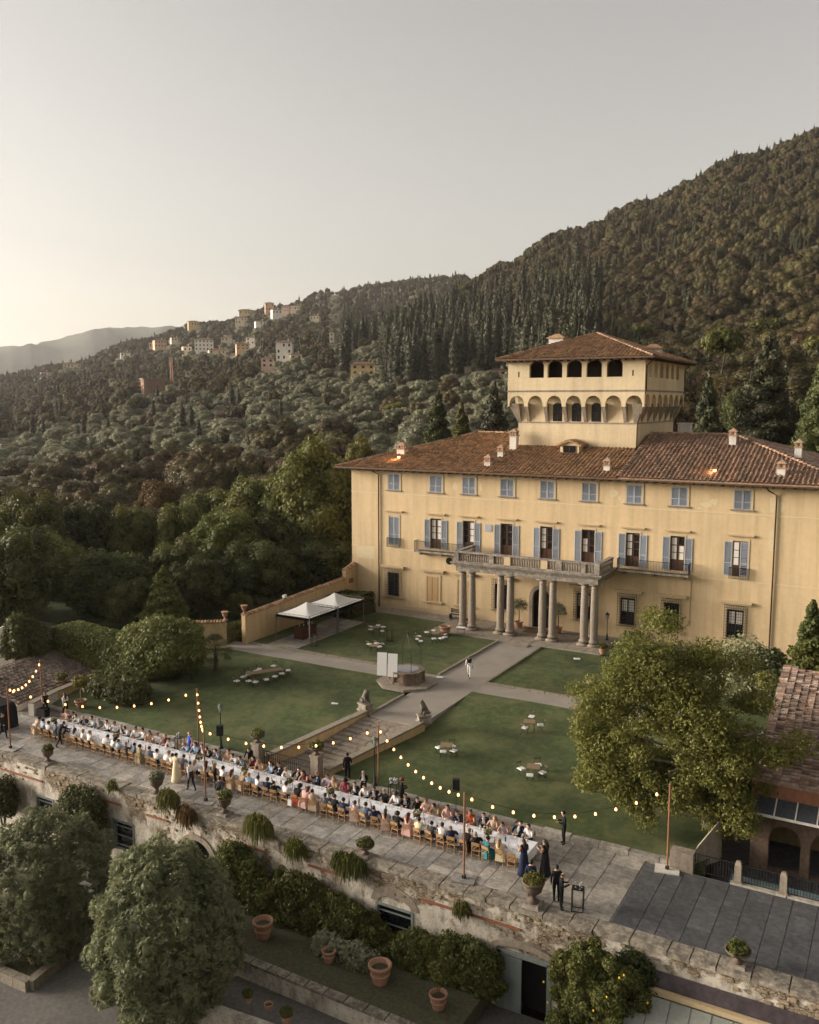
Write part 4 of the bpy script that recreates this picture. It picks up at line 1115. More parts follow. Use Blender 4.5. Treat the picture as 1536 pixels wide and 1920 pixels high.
for a, b in (((-31.62, 60.65), (-31.62, 72.1)), ((-31.62, 50.4), (-31.62, 55.1)), ((-27.5, 60.65), (-27.5, 72.1)), ((-50.6, 60.72), (-35.2, 60.72)), ((-27.5, 60.6), (-12, 60.6))):
    for p, ang, L, z, w, h in kerb_run(a, b): piece('kerb_stone', ME_UNIT, path, (p.x, p.y, -.04), L, w, h + .06 + rk.uniform(-.015, .02), ang)

# patio before the villa
patio = sheet('patio', [(-51.2, 76.6), (-38.8, 76.0), (-38.8, 72.3), (-22.2, 72.3), (-22.2, 75.8), (-3, 76), (-3, 78.56), (-51.2, 78.56)], 0.06, M_JOINT, .12)
rs = random.Random(8)
def lay(parent, x0, x1, y0, y1, z, mesh, sx, sy, name='paving_slab', gap=.025, th=.05, along_y=True, keep=None):
    """strips of slabs with uneven joints; each slab an object of its own"""
    n = 0; x = x0
    while x < x1 - .25:
        w = min(sx * rs.uniform(.8, 1.2), x1 - x)
        if x1 - x - w < .3: w = x1 - x
        y = y0 - rs.uniform(0, sy * .5)
        while y < y1 - .2:
            l = sy * rs.uniform(.65, 1.35); a, b = max(y, y0), min(y + l, y1)
            if y1 - b < .3: b = y1
            if b - a > .12 and (keep is None or keep(x + w / 2, (a + b) / 2)):
                me = mesh if not isinstance(mesh, (list, tuple)) else rs.choice(mesh)
                piece(name, me, parent, (x + w / 2, (a + b) / 2, z - th + rs.uniform(0, .008)), w - gap, b - a - gap, th + .012, 0, (rs.uniform(-.003, .003), rs.uniform(-.003, .003))); n += 1
            y = b if b == y1 else y + l
        x += w
    return n
lay(patio, -38.7, -22.3, 72.35, 78.4, 0.10, ME_SLAB['grey_sandstone'], 1.7, 1.5, keep=lambda x, y: True)
lay(patio, -51.1, -38.8, 76.65, 78.4, 0.10, ME_SLAB['grey_sandstone'], 1.6, 1.0)
lay(patio, -22.2, -8, 76.1, 78.4, 0.10, ME_SLAB['grey_sandstone'], 1.6, 1.2)
mb = MB(); mb.box(-30.6, -28.6, 71.55, 72.25, .02, .09); T(mb.build('door_slab', M_PIETRA, patio))
# stone floor beside the pavilion
pvf = sheet('pavilion_floor', [(-48.9, 60.9), (-45.8, 60.9), (-45.9, 72.2), (-49.6, 72.2)], 0.045, M_JOINT, .1)
lay(pvf, -49.0, -45.8, 60.95, 72.0, 0.075, [ME_SLAB['grey_flagstone'], ME_SLAB['grey_sandstone']], 1.0, 1.1)

# terrace
ter_base = sheet('terrace', [(-62, 36.2), (-10.35, 36.2), (-10.35, 42.45), (-62, 42.45)], TZ - .012, M_JOINT, .8)
slt_base = sheet('slate_terrace', [(-10.35, 36.2), (6, 36.2), (6, 42.2), (-10.35, 42.2)], TZ - .014, mat('dusty_joint', (.15, .145, .14), 1.0, .2, 4), .8)
n1 = lay(ter_base, -16.5, -10.4, 36.25, 42.4, TZ, ME_SLAB['pale_flagstone'], 1.05, 1.1)
n2 = lay(ter_base, -58.0, -16.5, 36.25, 42.4, TZ, [ME_SLAB['grey_flagstone'], ME_SLAB['grey_flagstone'], ME_SLAB['pale_flagstone']], 1.25, .95)
n3 = lay(slt_base, -10.3, 2.5, 36.25, 42.1, TZ, ME_SLAB['dark_slate_slab'], .95, 1.5)
print('slabs', n1, n2, n3)
# low stone edge between terrace and lawn
edge = empty('lawn_edge_wall', (-35, 42.5, TZ), label='low pale stone edge between terrace paving and lawn', cat='low wall')
for a, b in (((-60, 42.5), (-34.7, 42.5)), ((-29.7, 42.5), (-8.2, 42.5))):
    for p, ang, L, z, w, h in kerb_run(a, b, seg=1.5): piece('edge_stone', ME_SLAB['pale_flagstone'], edge, (p.x, p.y, TZ - .1), L, .42, .38 + rk.uniform(-.02, .03), ang)

# stairs and their walls
stair = empty('garden_stairs', (-30.5, 46.5, TZ), label='wide grey stone stairs from garden path down to the terrace', cat='stairs')
NS = 11
for i in range(NS):
    y1 = 50.25 - i * .52; y0 = y1 - .56; z = -(i + 1) * (1.18 / NS) + .02
    xa, xb = stair_x((y0 + y1) / 2, -1), stair_x((y0 + y1) / 2, 1)
    k = 3; xs_ = [xa] + sorted(xa + (xb - xa) * (j + rs.uniform(-.12, .12)) / k for j in range(1, k)) + [xb]
    for j in range(k): piece('tread', ME_SLAB['grey_sandstone'], stair, ((xs_[j] + xs_[j + 1]) / 2, (y0 + y1) / 2, z - .22), xs_[j + 1] - xs_[j] - .03, .475, .22 + rs.uniform(-.015, .015), rs.uniform(-.012, .012))
mb = MB(); mb.add([(stair_x(50.3, -1), 50.3, -.16), (stair_x(50.3, 1), 50.3, -.16), (stair_x(44.4, 1), 44.4, TZ - .12), (stair_x(44.4, -1), 44.4, TZ - .12)], [(3, 2, 1, 0)]); mb.build('stair_bed', M_SOIL if 'M_SOIL' in globals() else mat('stair_gap_shade', (.05, .045, .038), 1, .2, 4), stair)  # dark bed colour draws shadow lines in the gaps between treads
piece('landing', ME_SLAB['grey_sandstone'], stair, (-31.6, 43.5, TZ - .2), 4.6, 2.3, .21)
M_YWALL = mat('ochre_garden_wall', (0.55, 0.395, 0.215), 0.9, 0.12, 1.5, bump=.2, big=.12, streak=.15)
def stair_wall(s, label):
    W = empty('stair_wall', (stair_x(46, s), 46, TZ), label=label, cat='wall')
    o = -.34 if s < 0 else .34
    y0, y1 = 42.4, 50.6; n = 8
    top = lambda y: -.62 + (.82) * (y - y0) / (y1 - y0)
    mb = MB()
    for i in range(n):
        a, b = y0 + (y1 - y0) * i / n, y0 + (y1 - y0) * (i + 1) / n
        P = []
        for y in (a, b):
            xi = stair_x(y, s); P += [(xi, y, TZ - .3), (xi + o, y, TZ - .3), (xi + o, y, top(y)), (xi, y, top(y))]
        mb.add(P, [(0, 4, 7, 3), (1, 2, 6, 5), (3, 7, 6, 2)] + ([(0, 3, 2, 1)] if i == 0 else []) + ([(4, 5, 6, 7)] if i == n - 1 else []))
    mb.build('wall_face', M_YWALL, W)
    for i in range(6):
        a, b = y0 + (y1 - y0) * i / 6, y0 + (y1 - y0) * (i + 1) / 6; y = (a + b) / 2
        dx = stair_x(b, s) - stair_x(a, s); L = math.hypot(b - a, dx)
        o2 = piece('coping_stone', ME_SLAB['stone_kerb'], W, (stair_x(y, s) + o / 2, y, top(y) - .005), .50, L - .015, .12, -math.atan2(dx, b - a), (0, 0))
        o2.rotation_euler[0] = math.atan2(.82, y1 - y0)
stair_wall(-1, 'ochre wall on the left side of the garden stairs with stone coping'); stair_wall(1, 'ochre wall on the right side of the garden stairs with stone coping')

# ------------------------------------------------------------------ foreground retaining wall
def wall_material():
    m = bpy.data.materials.new('peeling_plaster_and_rubble'); MATS['peel'] = m
    m.use_nodes = True; nt = m.node_tree; L = nt.links; b = nt.nodes['Principled BSDF']; b.inputs['Roughness'].default_value = .95; b.inputs['Specular IOR Level'].default_value = .2
    geo = _n(nt, 'ShaderNodeNewGeometry'); pos = geo.outputs['Position']
    def noise(s, d_=8, sc=(1, 1, 1)):
        mp = _n(nt, 'ShaderNodeMapping'); mp.inputs['Scale'].default_value = sc; L.new(pos, mp.inputs[0])
        n = _n(nt, 'ShaderNodeTexNoise'); n.inputs['Scale'].default_value = s; n.inputs['Detail'].default_value = d_; n.inputs['Roughness'].default_value = .65; L.new(mp.outputs[0], n.inputs[0]); return n.outputs['Fac']
    def ramp(src, a, ca, b_, cb):
        r = _n(nt, 'ShaderNodeValToRGB'); r.color_ramp.elements[0].position = a; r.color_ramp.elements[1].position = b_
        r.color_ramp.elements[0].color = (*ca, 1); r.color_ramp.elements[1].color = (*cb, 1); L.new(src, r.inputs[0]); return r.outputs[0]
    def mix(f, a, c, bt='MIX'):
        x = _n(nt, 'ShaderNodeMixRGB', blend_type=bt)
        if isinstance(f, float): x.inputs[0].default_value = f
        else: L.new(f, x.inputs[0])
        L.new(a, x.inputs[1]); L.new(c, x.inputs[2]); return x.outputs[0]
    vo = _n(nt, 'ShaderNodeTexVoronoi'); vo.inputs['Scale'].default_value = 4.6
    mp = _n(nt, 'ShaderNodeMapping'); mp.inputs['Scale'].default_value = (1, 1, 1.7); L.new(pos, mp.inputs[0])
    wn_ = _n(nt, 'ShaderNodeTexNoise'); wn_.inputs['Scale'].default_value = 3; L.new(mp.outputs[0], wn_.inputs[0])
    ad = _n(nt, 'ShaderNodeMixRGB', blend_type='ADD'); ad.inputs[0].default_value = .25; L.new(mp.outputs[0], ad.inputs[1]); L.new(wn_.outputs['Color'], ad.inputs[2]); L.new(ad.outputs[0], vo.inputs['Vector'])
    stone = ramp(vo.outputs['Color'], 0.1, (.16, .12, .085), .9, (.36, .29, .20))
    ve = _n(nt, 'ShaderNodeTexVoronoi', feature='DISTANCE_TO_EDGE'); ve.inputs['Scale'].default_value = 4.6; L.new(ad.outputs[0], ve.inputs['Vector'])
    jnt = ramp(ve.outputs['Distance'], .0, (.50, .48, .45), .09, (1, 1, 1))
    stone = mix(1.0, stone, jnt, 'MULTIPLY')
    plast = ramp(noise(.9, 6), .3, (.50, .44, .35), .7, (.72, .66, .57))
    stain = ramp(noise(1.3, 9, (1.2, 1.2, .55)), .38, (.34, .32, .29), .55, (1, 1, 1)); plast = mix(.8, plast, stain, 'MULTIPLY')
    speck = ramp(noise(9, 4), .33, (.35, .32, .28), .45, (1, 1, 1)); plast = mix(.75, plast, speck, 'MULTIPLY')
    # more bare stone high on the wall where the plaster has come off
    sx = _n(nt, 'ShaderNodeSeparateXYZ'); L.new(pos, sx.inputs[0])
    mr = _n(nt, 'ShaderNodeMapRange'); mr.inputs[1].default_value = -4.2; mr.inputs[2].default_value = -1.3; mr.inputs[3].default_value = -.10; mr.inputs[4].default_value = .10; L.new(sx.outputs['Z'], mr.inputs[0])
    a = _n(nt, 'ShaderNodeMath', operation='ADD'); L.new(noise(.55, 9), a.inputs[0]); L.new(mr.outputs[0], a.inputs[1])
    msk = ramp(a.outputs[0], .535, (0, 0, 0), .60, (1, 1, 1))
    col = mix(msk, plast, stone)
    L.new(col, b.inputs['Base Color'])
    hgt = mix(msk, ramp(noise(6, 6), 0, (.75, .75, .75), 1, (1, 1, 1)), jnt)
    bp = _n(nt, 'ShaderNodeBump'); bp.inputs['Strength'].default_value = .9; bp.inputs['Distance'].default_value = .07; L.new(hgt, bp.inputs['Height']); L.new(bp.outputs[0], b.inputs['Normal'])
    return m
M_PEELW = wall_material()
M_COPE = mat('lichened_coping', (0.30, 0.26, 0.20), 0.95, 0.35, 2.5, bump=.6, objrand=.12, col2=(0.145, 0.125, 0.10), thresh=(.40, .60))
M_LOWG = mat('lower_garden_gravel', (0.15, 0.14, 0.125), 0.95, 0.25, 2, bump=.4, bscale=25, big=.18)
M_SOIL = mat('dry_bed_soil', (0.085, 0.072, 0.045), 0.98, 0.35, 2.5, bump=.6, col2=(0.075, 0.082, 0.038), thresh=(.42, .6))
WY, WT, GZ, BZ = 35.4, -1.28, -6.35, -5.4                     # wall face, its top, lower garden level, bed level
sheet('lower_garden', [(-90, -5), (20, -5), (20, 36), (-90, 36)], GZ, M_LOWG, .1)
RW = empty('terrace_retaining_wall', (-30, 36, GZ), label='long weathered retaining wall with peeling plaster under the banquet terrace', cat='wall')
ops = [(-46.4, 1.5, -5.0, -3.35, 0.0), (-39.45, 1.55, -5.05, -3.3, 0.0), (-33.7, 2.3, GZ, -4.0, 1.1), (-27.65, 1.5, -5.2, -3.25, 0.0), (-20.85, 1.95, -5.1, -3.2, 0.0), (-14.0, 2.2, GZ, -3.62, 0.0)]
mb = MB(); arch_panel(mb, lambda u, z, d_: (u, WY + d_, z), -70, 8, GZ - .2, WT, ops, .55, back=False, n=14)
mb.quad((-70, WY, WT), (8, WY, WT), (8, 36.25, WT), (-70, 36.25, WT)); mb.build('wall_face', M_PEELW, RW)
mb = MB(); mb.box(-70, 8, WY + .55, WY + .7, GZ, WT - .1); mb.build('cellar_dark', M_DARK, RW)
x = -62.0; rc = random.Random(12)
while x < 6:                                                  # coping, stone by stone
    L = rc.uniform(.9, 1.7)
    piece('coping_stone', None or ME_SLAB.setdefault('cope', MB().obox((0, 0), 1, 1, 0, 1, 0, .97).mesh('slab', M_COPE)), RW, (x + L / 2, WY + .36 + rc.uniform(-.03, .03), WT - .12), L - .02, .98 + rc.uniform(-.05, .05), .20 + rc.uniform(-.015, .03), rc.uniform(-.015, .015), (rc.uniform(-.012, .012), 0))
    x += L
# bare stones that stand proud where the plaster is gone
ME_ST = []
for k in range(5):
    r_ = np.random.default_rng(k); V = ICO_V if 'ICO_V' in globals() else None
    bm = bmesh.new(); bmesh.ops.create_cube(bm, size=1.0); bmesh.ops.bevel(bm, geom=bm.edges[:], offset=.16, segments=1, affect='EDGES')
    for v in bm.verts: v.co *= 1 + r_.uniform(-.12, .12)
    me = bpy.data.meshes.new('stone'); bm.to_mesh(me); bm.free(); me.materials.append(mat('rubble_stone', (0.27, 0.21, 0.14), .95, .3, 5, bump=.5, objrand=.35)); ME_ST.append(me)
for k in range(280):
    x = rc.uniform(-52, 2); z = WT - .25 - abs(rc.gauss(0, .55))
    if smooth_noise(x * 1.0, z * 4, 3.1, 2) < .05 and rc.random() < .75: continue
    if any(abs(x - o[0]) < o[1] / 2 + .3 and z < o[3] + o[4] + .3 for o in ops): continue
    piece('stone', ME_ST[k % 5], RW, (x, WY + .02, z), rc.uniform(.18, .42), .14, rc.uniform(.10, .20), 0, (0, rc.uniform(-.12, .12)))
for x0, x1, z in ((-50.5, -46.5, -2.3), (-44, -39.6, -2.25), (-37.5, -35.8, -2.35), (-31.5, -29, -2.35), (-26, -23.6, -2.35), (-19.3, -14.2, -2.3)):
    mb = MB(); mb.box(x0, x1, WY - .10, WY + .02, z, z + .09); mb.build('brick_ledge', M_BRICK, RW)
# frames, bars, arch mouldings
M_GPAINT = mat('grey_green_paint', (0.20, 0.225, 0.205), 0.7, .15, 4, streak=.2)
for xc, w, z0, zs, rise in ops:
    if xc == -14.0: continue
    if rise:
        mb = MB(); n = 16
        for k in range(n):
            a0, a1 = PI * k / n, PI * (k + 1) / n
            P = [(xc + rx * math.cos(a), zs + rz * math.sin(a)) for a, rx, rz in ((a0, w / 2 - .02, rise - .02), (a0, w / 2 + .32, rise + .32), (a1, w / 2 + .32, rise + .32), (a1, w / 2 - .02, rise - .02))]
            mb.add([(p[0], WY - .07, p[1]) for p in P] + [(p[0], WY + .01, p[1]) for p in P], [(0, 1, 2, 3), (1, 5, 6, 2), (3, 7, 4, 0)])
        mb.build('arch_moulding', M_PIETRA, RW)
        mb = MB()
        pts_ = [(xc + w * .45 * math.cos(t), WY + .3, zs + rise * .85 * math.sin(t)) for t in [PI * k / 12 for k in range(13)]]
        mb.tube(pts_, .03, 5); mb.build('iron_arch', M_IRON, RW); continue
    wi = empty('window', Vector((xc, WY, z0)) - RW.location, parent=RW)
    mb = MB(); mb.box(xc - w / 2 - .1, xc - w / 2 + .02, WY - .04, WY + .2, z0, zs + .1); mb.box(xc + w / 2 - .02, xc + w / 2 + .1, WY - .04, WY + .2, z0, zs + .1); mb.box(xc - w / 2, xc + w / 2, WY - .04, WY + .2, zs - .02, zs + .1); mb.build('window_frame', M_GPAINT, wi)
    for k in range(3):
        z = z0 + (zs - z0) * (k + .45) / 3; mb = MB(); mb.box(xc - w / 2, xc + w / 2, WY + .05, WY + .11, z, z + .06); mb.build('window_rail', M_GPAINT, wi)
    mb = MB(); mb.box(xc - w / 2, xc + w / 2, WY + .22, WY + .24, z0, zs); mb.build('pane', M_GLASS, wi)
mb = MB(); n = 12; xc = -20.85                                 # relieving arch of grey plaster over the barred window
for k in range(n):
    a0, a1 = PI * k / n, PI * (k + 1) / n
    P = [(xc + rx * math.cos(a), -3.05 + rz * math.sin(a)) for a, rx, rz in ((a0, .95, .42), (a0, 1.35, .95), (a1, 1.35, .95), (a1, .95, .42))]
    mb.add([(p[0], WY - .03, p[1]) for p in P] + [(p[0], WY + .01, p[1]) for p in P], [(0, 1, 2, 3), (1, 5, 6, 2), (3, 7, 4, 0)])
mb.build('relieving_arch', M_PIETRA, RW)
dr = empty('cellar_door', Vector((-14, WY, GZ)) - RW.location, parent=RW)
mb = MB(); mb.box(-15.12, -14.1, WY - .12, WY - .04, GZ + .05, -3.66); mb.build('door_leaf', M_GPAINT, dr)
mb = MB(); mb.box(-15.35, -15.12, WY - .09, WY + .1, GZ, -3.5); mb.box(-12.9, -12.7, WY - .09, WY + .1, GZ, -3.5); mb.box(-15.35, -12.7, WY - .09, WY + .1, -3.62, -3.4); mb.build('door_frame', M_GPAINT, dr)
mb = MB(); n = 12
for k in range(n):
    a0, a1 = PI * k / n, PI * (k + 1) / n
    P = [(-14.02 + rx * math.cos(a), -3.40 + rz * math.sin(a)) for a, rx, rz in ((a0, 1.35, .3), (a0, 1.7, .6), (a1, 1.7, .6), (a1, 1.35, .3))]
    mb.add([(p[0], WY - .16, p[1]) for p in P] + [(p[0], WY + .01, p[1]) for p in P], [(0, 1, 2, 3), (1, 5, 6, 2), (3, 7, 4, 0)])
mb.build('door_hood', M_PIETRA, dr)
# planting bed at its foot, held by a low wall
sheet('planting_bed', [(-34, 31.6), (-15.6, 31.2), (-15.6, 35.38), (-34, 35.38)], BZ, M_SOIL, .9)
bw = empty('bed_wall', (-25, 31.3, GZ), label='low weathered wall along the planting bed at the foot of the terrace', cat='low wall')
mb = MB(); mb.add([(-34, 31.25, GZ), (-15.4, 30.85, GZ), (-15.4, 31.2, GZ), (-34, 31.6, GZ), (-34, 31.25, BZ - .02), (-15.4, 30.85, BZ - .02), (-15.4, 31.2, BZ - .02), (-34, 31.6, BZ - .02)], [(0, 1, 5, 4), (1, 2, 6, 5), (4, 5, 6, 7), (3, 0, 4, 7)]); mb.build('wall_face', M_PEELW, bw)
for i in range(17):
    x = -33.5 + i * 1.1; piece('coping_stone', ME_SLAB['cope'], bw, (x, 31.37 - .4 * (i / 17) + .0, BZ - .04), 1.06, .5, .13, -.0215)
bw2 = empty('front_bed_wall', (-22, 27.3, GZ), label='low stone wall with pots on it in front of the garden lane', cat='low wall')
a, b = gp(330, 1855, BZ), gp(560, 1935, BZ); 
mb = MB(); mb.add([(a[0], a[1] - .4, GZ), (b[0], b[1] - .4, GZ), (b[0], b[1], GZ), (a[0], a[1], GZ), (a[0], a[1] - .4, BZ), (b[0], b[1] - .4, BZ), (b[0], b[1], BZ), (a[0], a[1], BZ)], [(0, 1, 5, 4), (1, 2, 6, 5), (4, 5, 6, 7), (3, 0, 4, 7), (2, 3, 7, 6)]); mb.build('wall_face', M_PEELW, bw2)
# raised bed around the left tree
rb = empty('raised_bed', (*gp(60, 1800, GZ)[:2], GZ), label='raised stone bed around the trunk of the round tree at left', cat='planter')
c0, c1, c2 = gp(-60, 1790, GZ + .5), gp(55, 1838, GZ + .5), gp(150, 1762, GZ + .5)
for a, b in ((c0, c1), (c1, c2)):
    for p, ang, L, z, w, h in kerb_run(a, b, seg=.9): piece('border_stone', ME_SLAB['stone_kerb'], rb, (p.x, p.y, GZ - .05), L, .45, .55, ang)
mb = MB(); mb.prism([c0[:2], c1[:2], c2[:2], gp(60, 1730, GZ)[:2], gp(-80, 1730, GZ)[:2]], GZ, GZ + .35); mb.build('soil', M_SOIL, rb)

# ------------------------------------------------------------------ garden walls on the left
def tiled_wall(name, a, b, h0, h1, label, z=-.2, th=.42, urn_end=None):
    W = empty(name, ((a[0] + b[0]) / 2, (a[1] + b[1]) / 2, z), label=label, cat='wall')
    A, B = Vector((*a, 0)), Vector((*b, 0)); u = (B - A).normalized(); w = Vector((-u.y, u.x, 0)) * th / 2
    mb = MB(); mb.add([A - w + Vector((0, 0, z)), B - w + Vector((0, 0, z)), B + w + Vector((0, 0, z)), A + w + Vector((0, 0, z)), A - w + Vector((0, 0, h0)), B - w + Vector((0, 0, h1)), B + w + Vector((0, 0, h1)), A + w + Vector((0, 0, h0))],
                      [(0, 1, 5, 4), (1, 2, 6, 5), (2, 3, 7, 6), (3, 0, 4, 7), (4, 5, 6, 7)]); mb.build('wall_face', M_YWALL, W)
    w2 = w * 1.35
    for s in (1, -1):
        e0, e1 = A + w2 * s + Vector((0, 0, h0 - .02)), B + w2 * s + Vector((0, 0, h1 - .02))
        slope('wall_tiles', e0 if s < 0 else e1, e1 if s < 0 else e0, [A + Vector((0, 0, h0 + .16)), B + Vector((0, 0, h1 + .16))] if s < 0 else [B + Vector((0, 0, h1 + .16)), A + Vector((0, 0, h0 + .16))], W, M_TILE, pitch=.26, tl=.3, r=.09, thick=.05)
    return W
tiled_wall('garden_wall', (-51.1, 60.4), (-51.1, 76.5), 2.55, 3.1, 'ochre garden wall with tiled top behind the white pavilion')
tiled_wall('garden_wall', (-51.55, 58.6), (-57.5, 54.8), 2.35, 2.2, 'short ochre garden wall left of the gate, half hidden by the palm')
W = tiled_wall('buttress_wall', (-51.05, 76.5), (-51.05, 78.5), 3.9, 4.4, 'stepped ochre end of the garden wall where it meets the villa corner')
mb = MB(); mb.box(-50.84, -50.80, 77.1, 77.9, 2.5, 3.0); mb.build('wall_opening', M_BRICK, W)

# ------------------------------------------------------------------ trees and shrubs near by
CR = {}
def std_crown(key, m, seed, n=15000, size=.17, k=34, r=(5, 5, 5.4), zc=6.3, lo=-.9, **kw):
    if key not in CR:
        rng = np.random.default_rng(seed)
        CR[key] = (crown('crown', round_lobes((0, 0, zc), r, rng, k, lo=lo, sub=(.17, .34), push=.76, pr=(.78, 1.12)), n, size, m, rng, hk=.62, shell=.22, deep=.5, jit=.75, **kw),
                   limb_mb(11, .32, 3.2, zc, rng, 7).mesh('trunk', M_BARK, True))
    return CR[key]
def grove(x, top, w, by, bz, key, m, seed, label, name='broadleaf_tree', cat='tree', group=None, flat=1.0):
    b = gp(x, by, bz); s = mpp(b); h = (by - top) * s * 1.03; rad = w * s / 2
    cm, tm = std_crown(key, m, seed)
    rad *= 1.08
    o = empty(name, b, seed * 1.7 + x * .01, label, cat, group)
    inst('trunk', tm, o, s=(h / 12, h / 12, h / 11.6)); inst('crown', cm, o, s=(rad / 5.3, rad / 5.3 * flat, h / 11.6))
    return o
G_ = 'tall trees of the park left of the villa'
grove(592, 832, 205, 1098, -1.0, 'g1', LM_GREEN, 1, 'tallest green tree close to the left corner of the villa', group=G_)
grove(676, 828, 100, 1010, 0.5, 'y1', LM_YELLOW, 21, 'yellow green treetop just behind the left end of the villa roof', group=G_)
grove(478, 905, 165, 1092, -1.0, 'g2', LM_GREEN, 2, 'broad green tree second from the villa corner', group=G_)
grove(400, 918, 150, 1070, -1.0, 'g3', LM_GREEN, 3, 'green tree in the middle of the park grove, third from the villa', group=G_)
grove(430, 962, 170, 1118, -1.0, 'd1', LM_GREEN, 4, 'dark tree in front of the park grove above the garden gate', group=G_)
grove(530, 960, 140, 1112, -1.0, 'd2', LM_DARK, 5, 'dark tree behind the white pavilion', group=G_)
grove(300, 898, 92, 1040, -1.5, 'a1', LM_AUTUMN, 6, 'russet brown tree crown among the green park trees', group=G_)
grove(345, 945, 120, 1095, -1.5, 'd3', LM_GREEN, 7, 'dark tree right below the russet crown', group=G_)
grove(255, 955, 120, 1100, -2.0, 'd1', LM_GREEN, 4, 'dark tree left below the russet crown', group=G_)
grove(165, 940, 130, 1100, -2.0, 'd2', LM_DARK, 5, 'dark bushy tree in the left part of the park grove', group=G_)
grove(60, 925, 165, 1120, -2.0, 'd3', LM_GREEN, 7, 'wide dark tree at the left edge behind the holm oak', group=G_)
grove(205, 1032, 180, 1172, -1.5, 'd4', LM_DARK, 8, 'round dark holm oak behind the clipped hedge', group=G_)
grove(28, 985, 190, 1190, -1.5, 'd5', LM_DARK, 9, 'large dark holm oak at the left edge of the photo', group=G_)
grove(330, 1010, 120, 1150, -1.2, 'd6', LM_DARK, 11, 'dark tree behind the lighter green small tree', group=G_)
grove(447, 1108, 56, 1168, -0.8, 'g5', LM_GREEN, 12, 'small round green tree beyond the garden gate', group=G_)
grove(110, 1010, 130, 1150, -2.0, 'd1', LM_GREEN, 4, 'dark tree between the two holm oaks at left', group=G_)
grove(590, 1000, 150, 1120, -1.0, 'd4', LM_DARK, 8, 'dark low tree behind the garden wall near the villa', group=G_)
grove(480, 1010, 150, 1140, -.6, 'd5', LM_DARK, 9, 'dark bushy tree just behind the garden wall and gate', group=G_)
grove(375, 1040, 120, 1165, -.8, 'd2', LM_DARK, 5, 'dark tree right of the lighter green small tree', group=G_)
grove(250, 1085, 110, 1185, -1, 'd6', LM_DARK, 11, 'low dark tree behind the flat topped hedge', group=G_)
grove(-60, 1000, 200, 1180, -2, 'd3', LM_GREEN, 7, 'dark tree cut by the left edge of the photo', group=G_)
# behind the villa
def hilltree(x, top, w, by, key, m, seed, label, name='broadleaf_tree', d0=118.0):
    b = hit(x, by, d0); s = mpp(b); h = (by - top) * s; rad = w * s / 2
    cm, tm = std_crown(key, m, seed); o = empty(name, b, seed, label, 'tree')
    inst('trunk', tm, o, s=(h / 12, h / 12, h / 11.6)); inst('crown', cm, o, s=(rad / 5.3, rad / 5.3, h / 11.6))
def conifer(x, top, w, by, seed, label, m=LM_CYP, n=14000, size=.20, base=None, name='conifer', droop=.5):
    rng = np.random.default_rng(seed); L = []
    if base: b = base; s = mpp(b); h = (by - top) * s; r = w * s / 2
    else:                                                    # by = distance from the camera
        a = azpx(x); b = (by * math.cos(a), by * math.sin(a), 0); b = (b[0], b[1], float(terrain(b[0], b[1]))); s = mpp(b); h = CAM_Z + by * elpx(x, top) - b[2]; r = w * s / 2
    for i in range(46):
        t = (i + .5) / 46; a = i * 2.4; rr = r * (1 - t ** 1.9) ** .85 * rng.uniform(.72, 1.15)
        L.append((math.cos(a) * rr * .55, math.sin(a) * rr * .55, h * (.06 + .90 * t), max(rr * .55, .25), max(rr * .55, .25), h * .055))
    o = empty(name, b, 0, label, 'conifer')
    MB().tube([(0, 0, -1), (0, 0, h * .9)], [r * .10, .04], 7).local('trunk', M_BARK, o)
    inst('crown', crown('crown', L, n, size, m, rng, droop=droop, up=.2), o)
conifer(310, 1060, 96, 1192, 30, 'light green cone shaped tree behind the laurel bush', m=LM_BRIGHT, n=16000, size=.15, base=gp(310, 1192, -.9), name='cone_shaped_tree', droop=.1)
conifer(928, 712, 78, 140, 31, 'dark weeping conifer standing left of the tower')
conifer(822, 727, 66, 150, 32, 'dark conifer behind the left part of the villa roof, left of the weeping one', m=LM_DARK)
conifer(866, 752, 58, 146, 33, 'olive green conifer between the weeping conifer and its dark neighbour', m=LM_GREEN)
conifer(1440, 618, 150, 138, 34, 'huge dark cedar behind the right end of the villa roof', m=LM_CYP, n=22000)
conifer(1545, 655, 130, 132, 35, 'dark conifer at the right edge behind the villa', m=LM_DARK)
conifer(1330, 690, 80, 135, 36, 'dark conifer just right of the tower', m=LM_CYP)
hilltree(745, 752, 62, 805, 'y2', LM_YELLOW, 22, 'small yellow green tree on the slope behind the villa roof')
hilltree(1290, 730, 70, 830, 'g2', LM_GREEN, 2, 'green tree right behind the tower')
hilltree(1390, 720, 90, 850, 'd2', LM_DARK, 5, 'dark round tree in front of the huge cedar')
# umbrella pine with visible trunk on the slope right of the tower
_a = azpx(1352); b = (165 * math.cos(_a), 165 * math.sin(_a), 0); b = (b[0], b[1], float(terrain(b[0], b[1]))); s_ = mpp(b); o = T(inst('umbrella_pine', FAR['pine'][0], None, b, 1.0, (46 * s_ / 4.9, 46 * s_ / 4.9, (CAM_Z + 165 * elpx(1352, 620) - b[2]) / 12.3)), 'bright green umbrella pine above the right corner of the tower roof', 'pine tree')

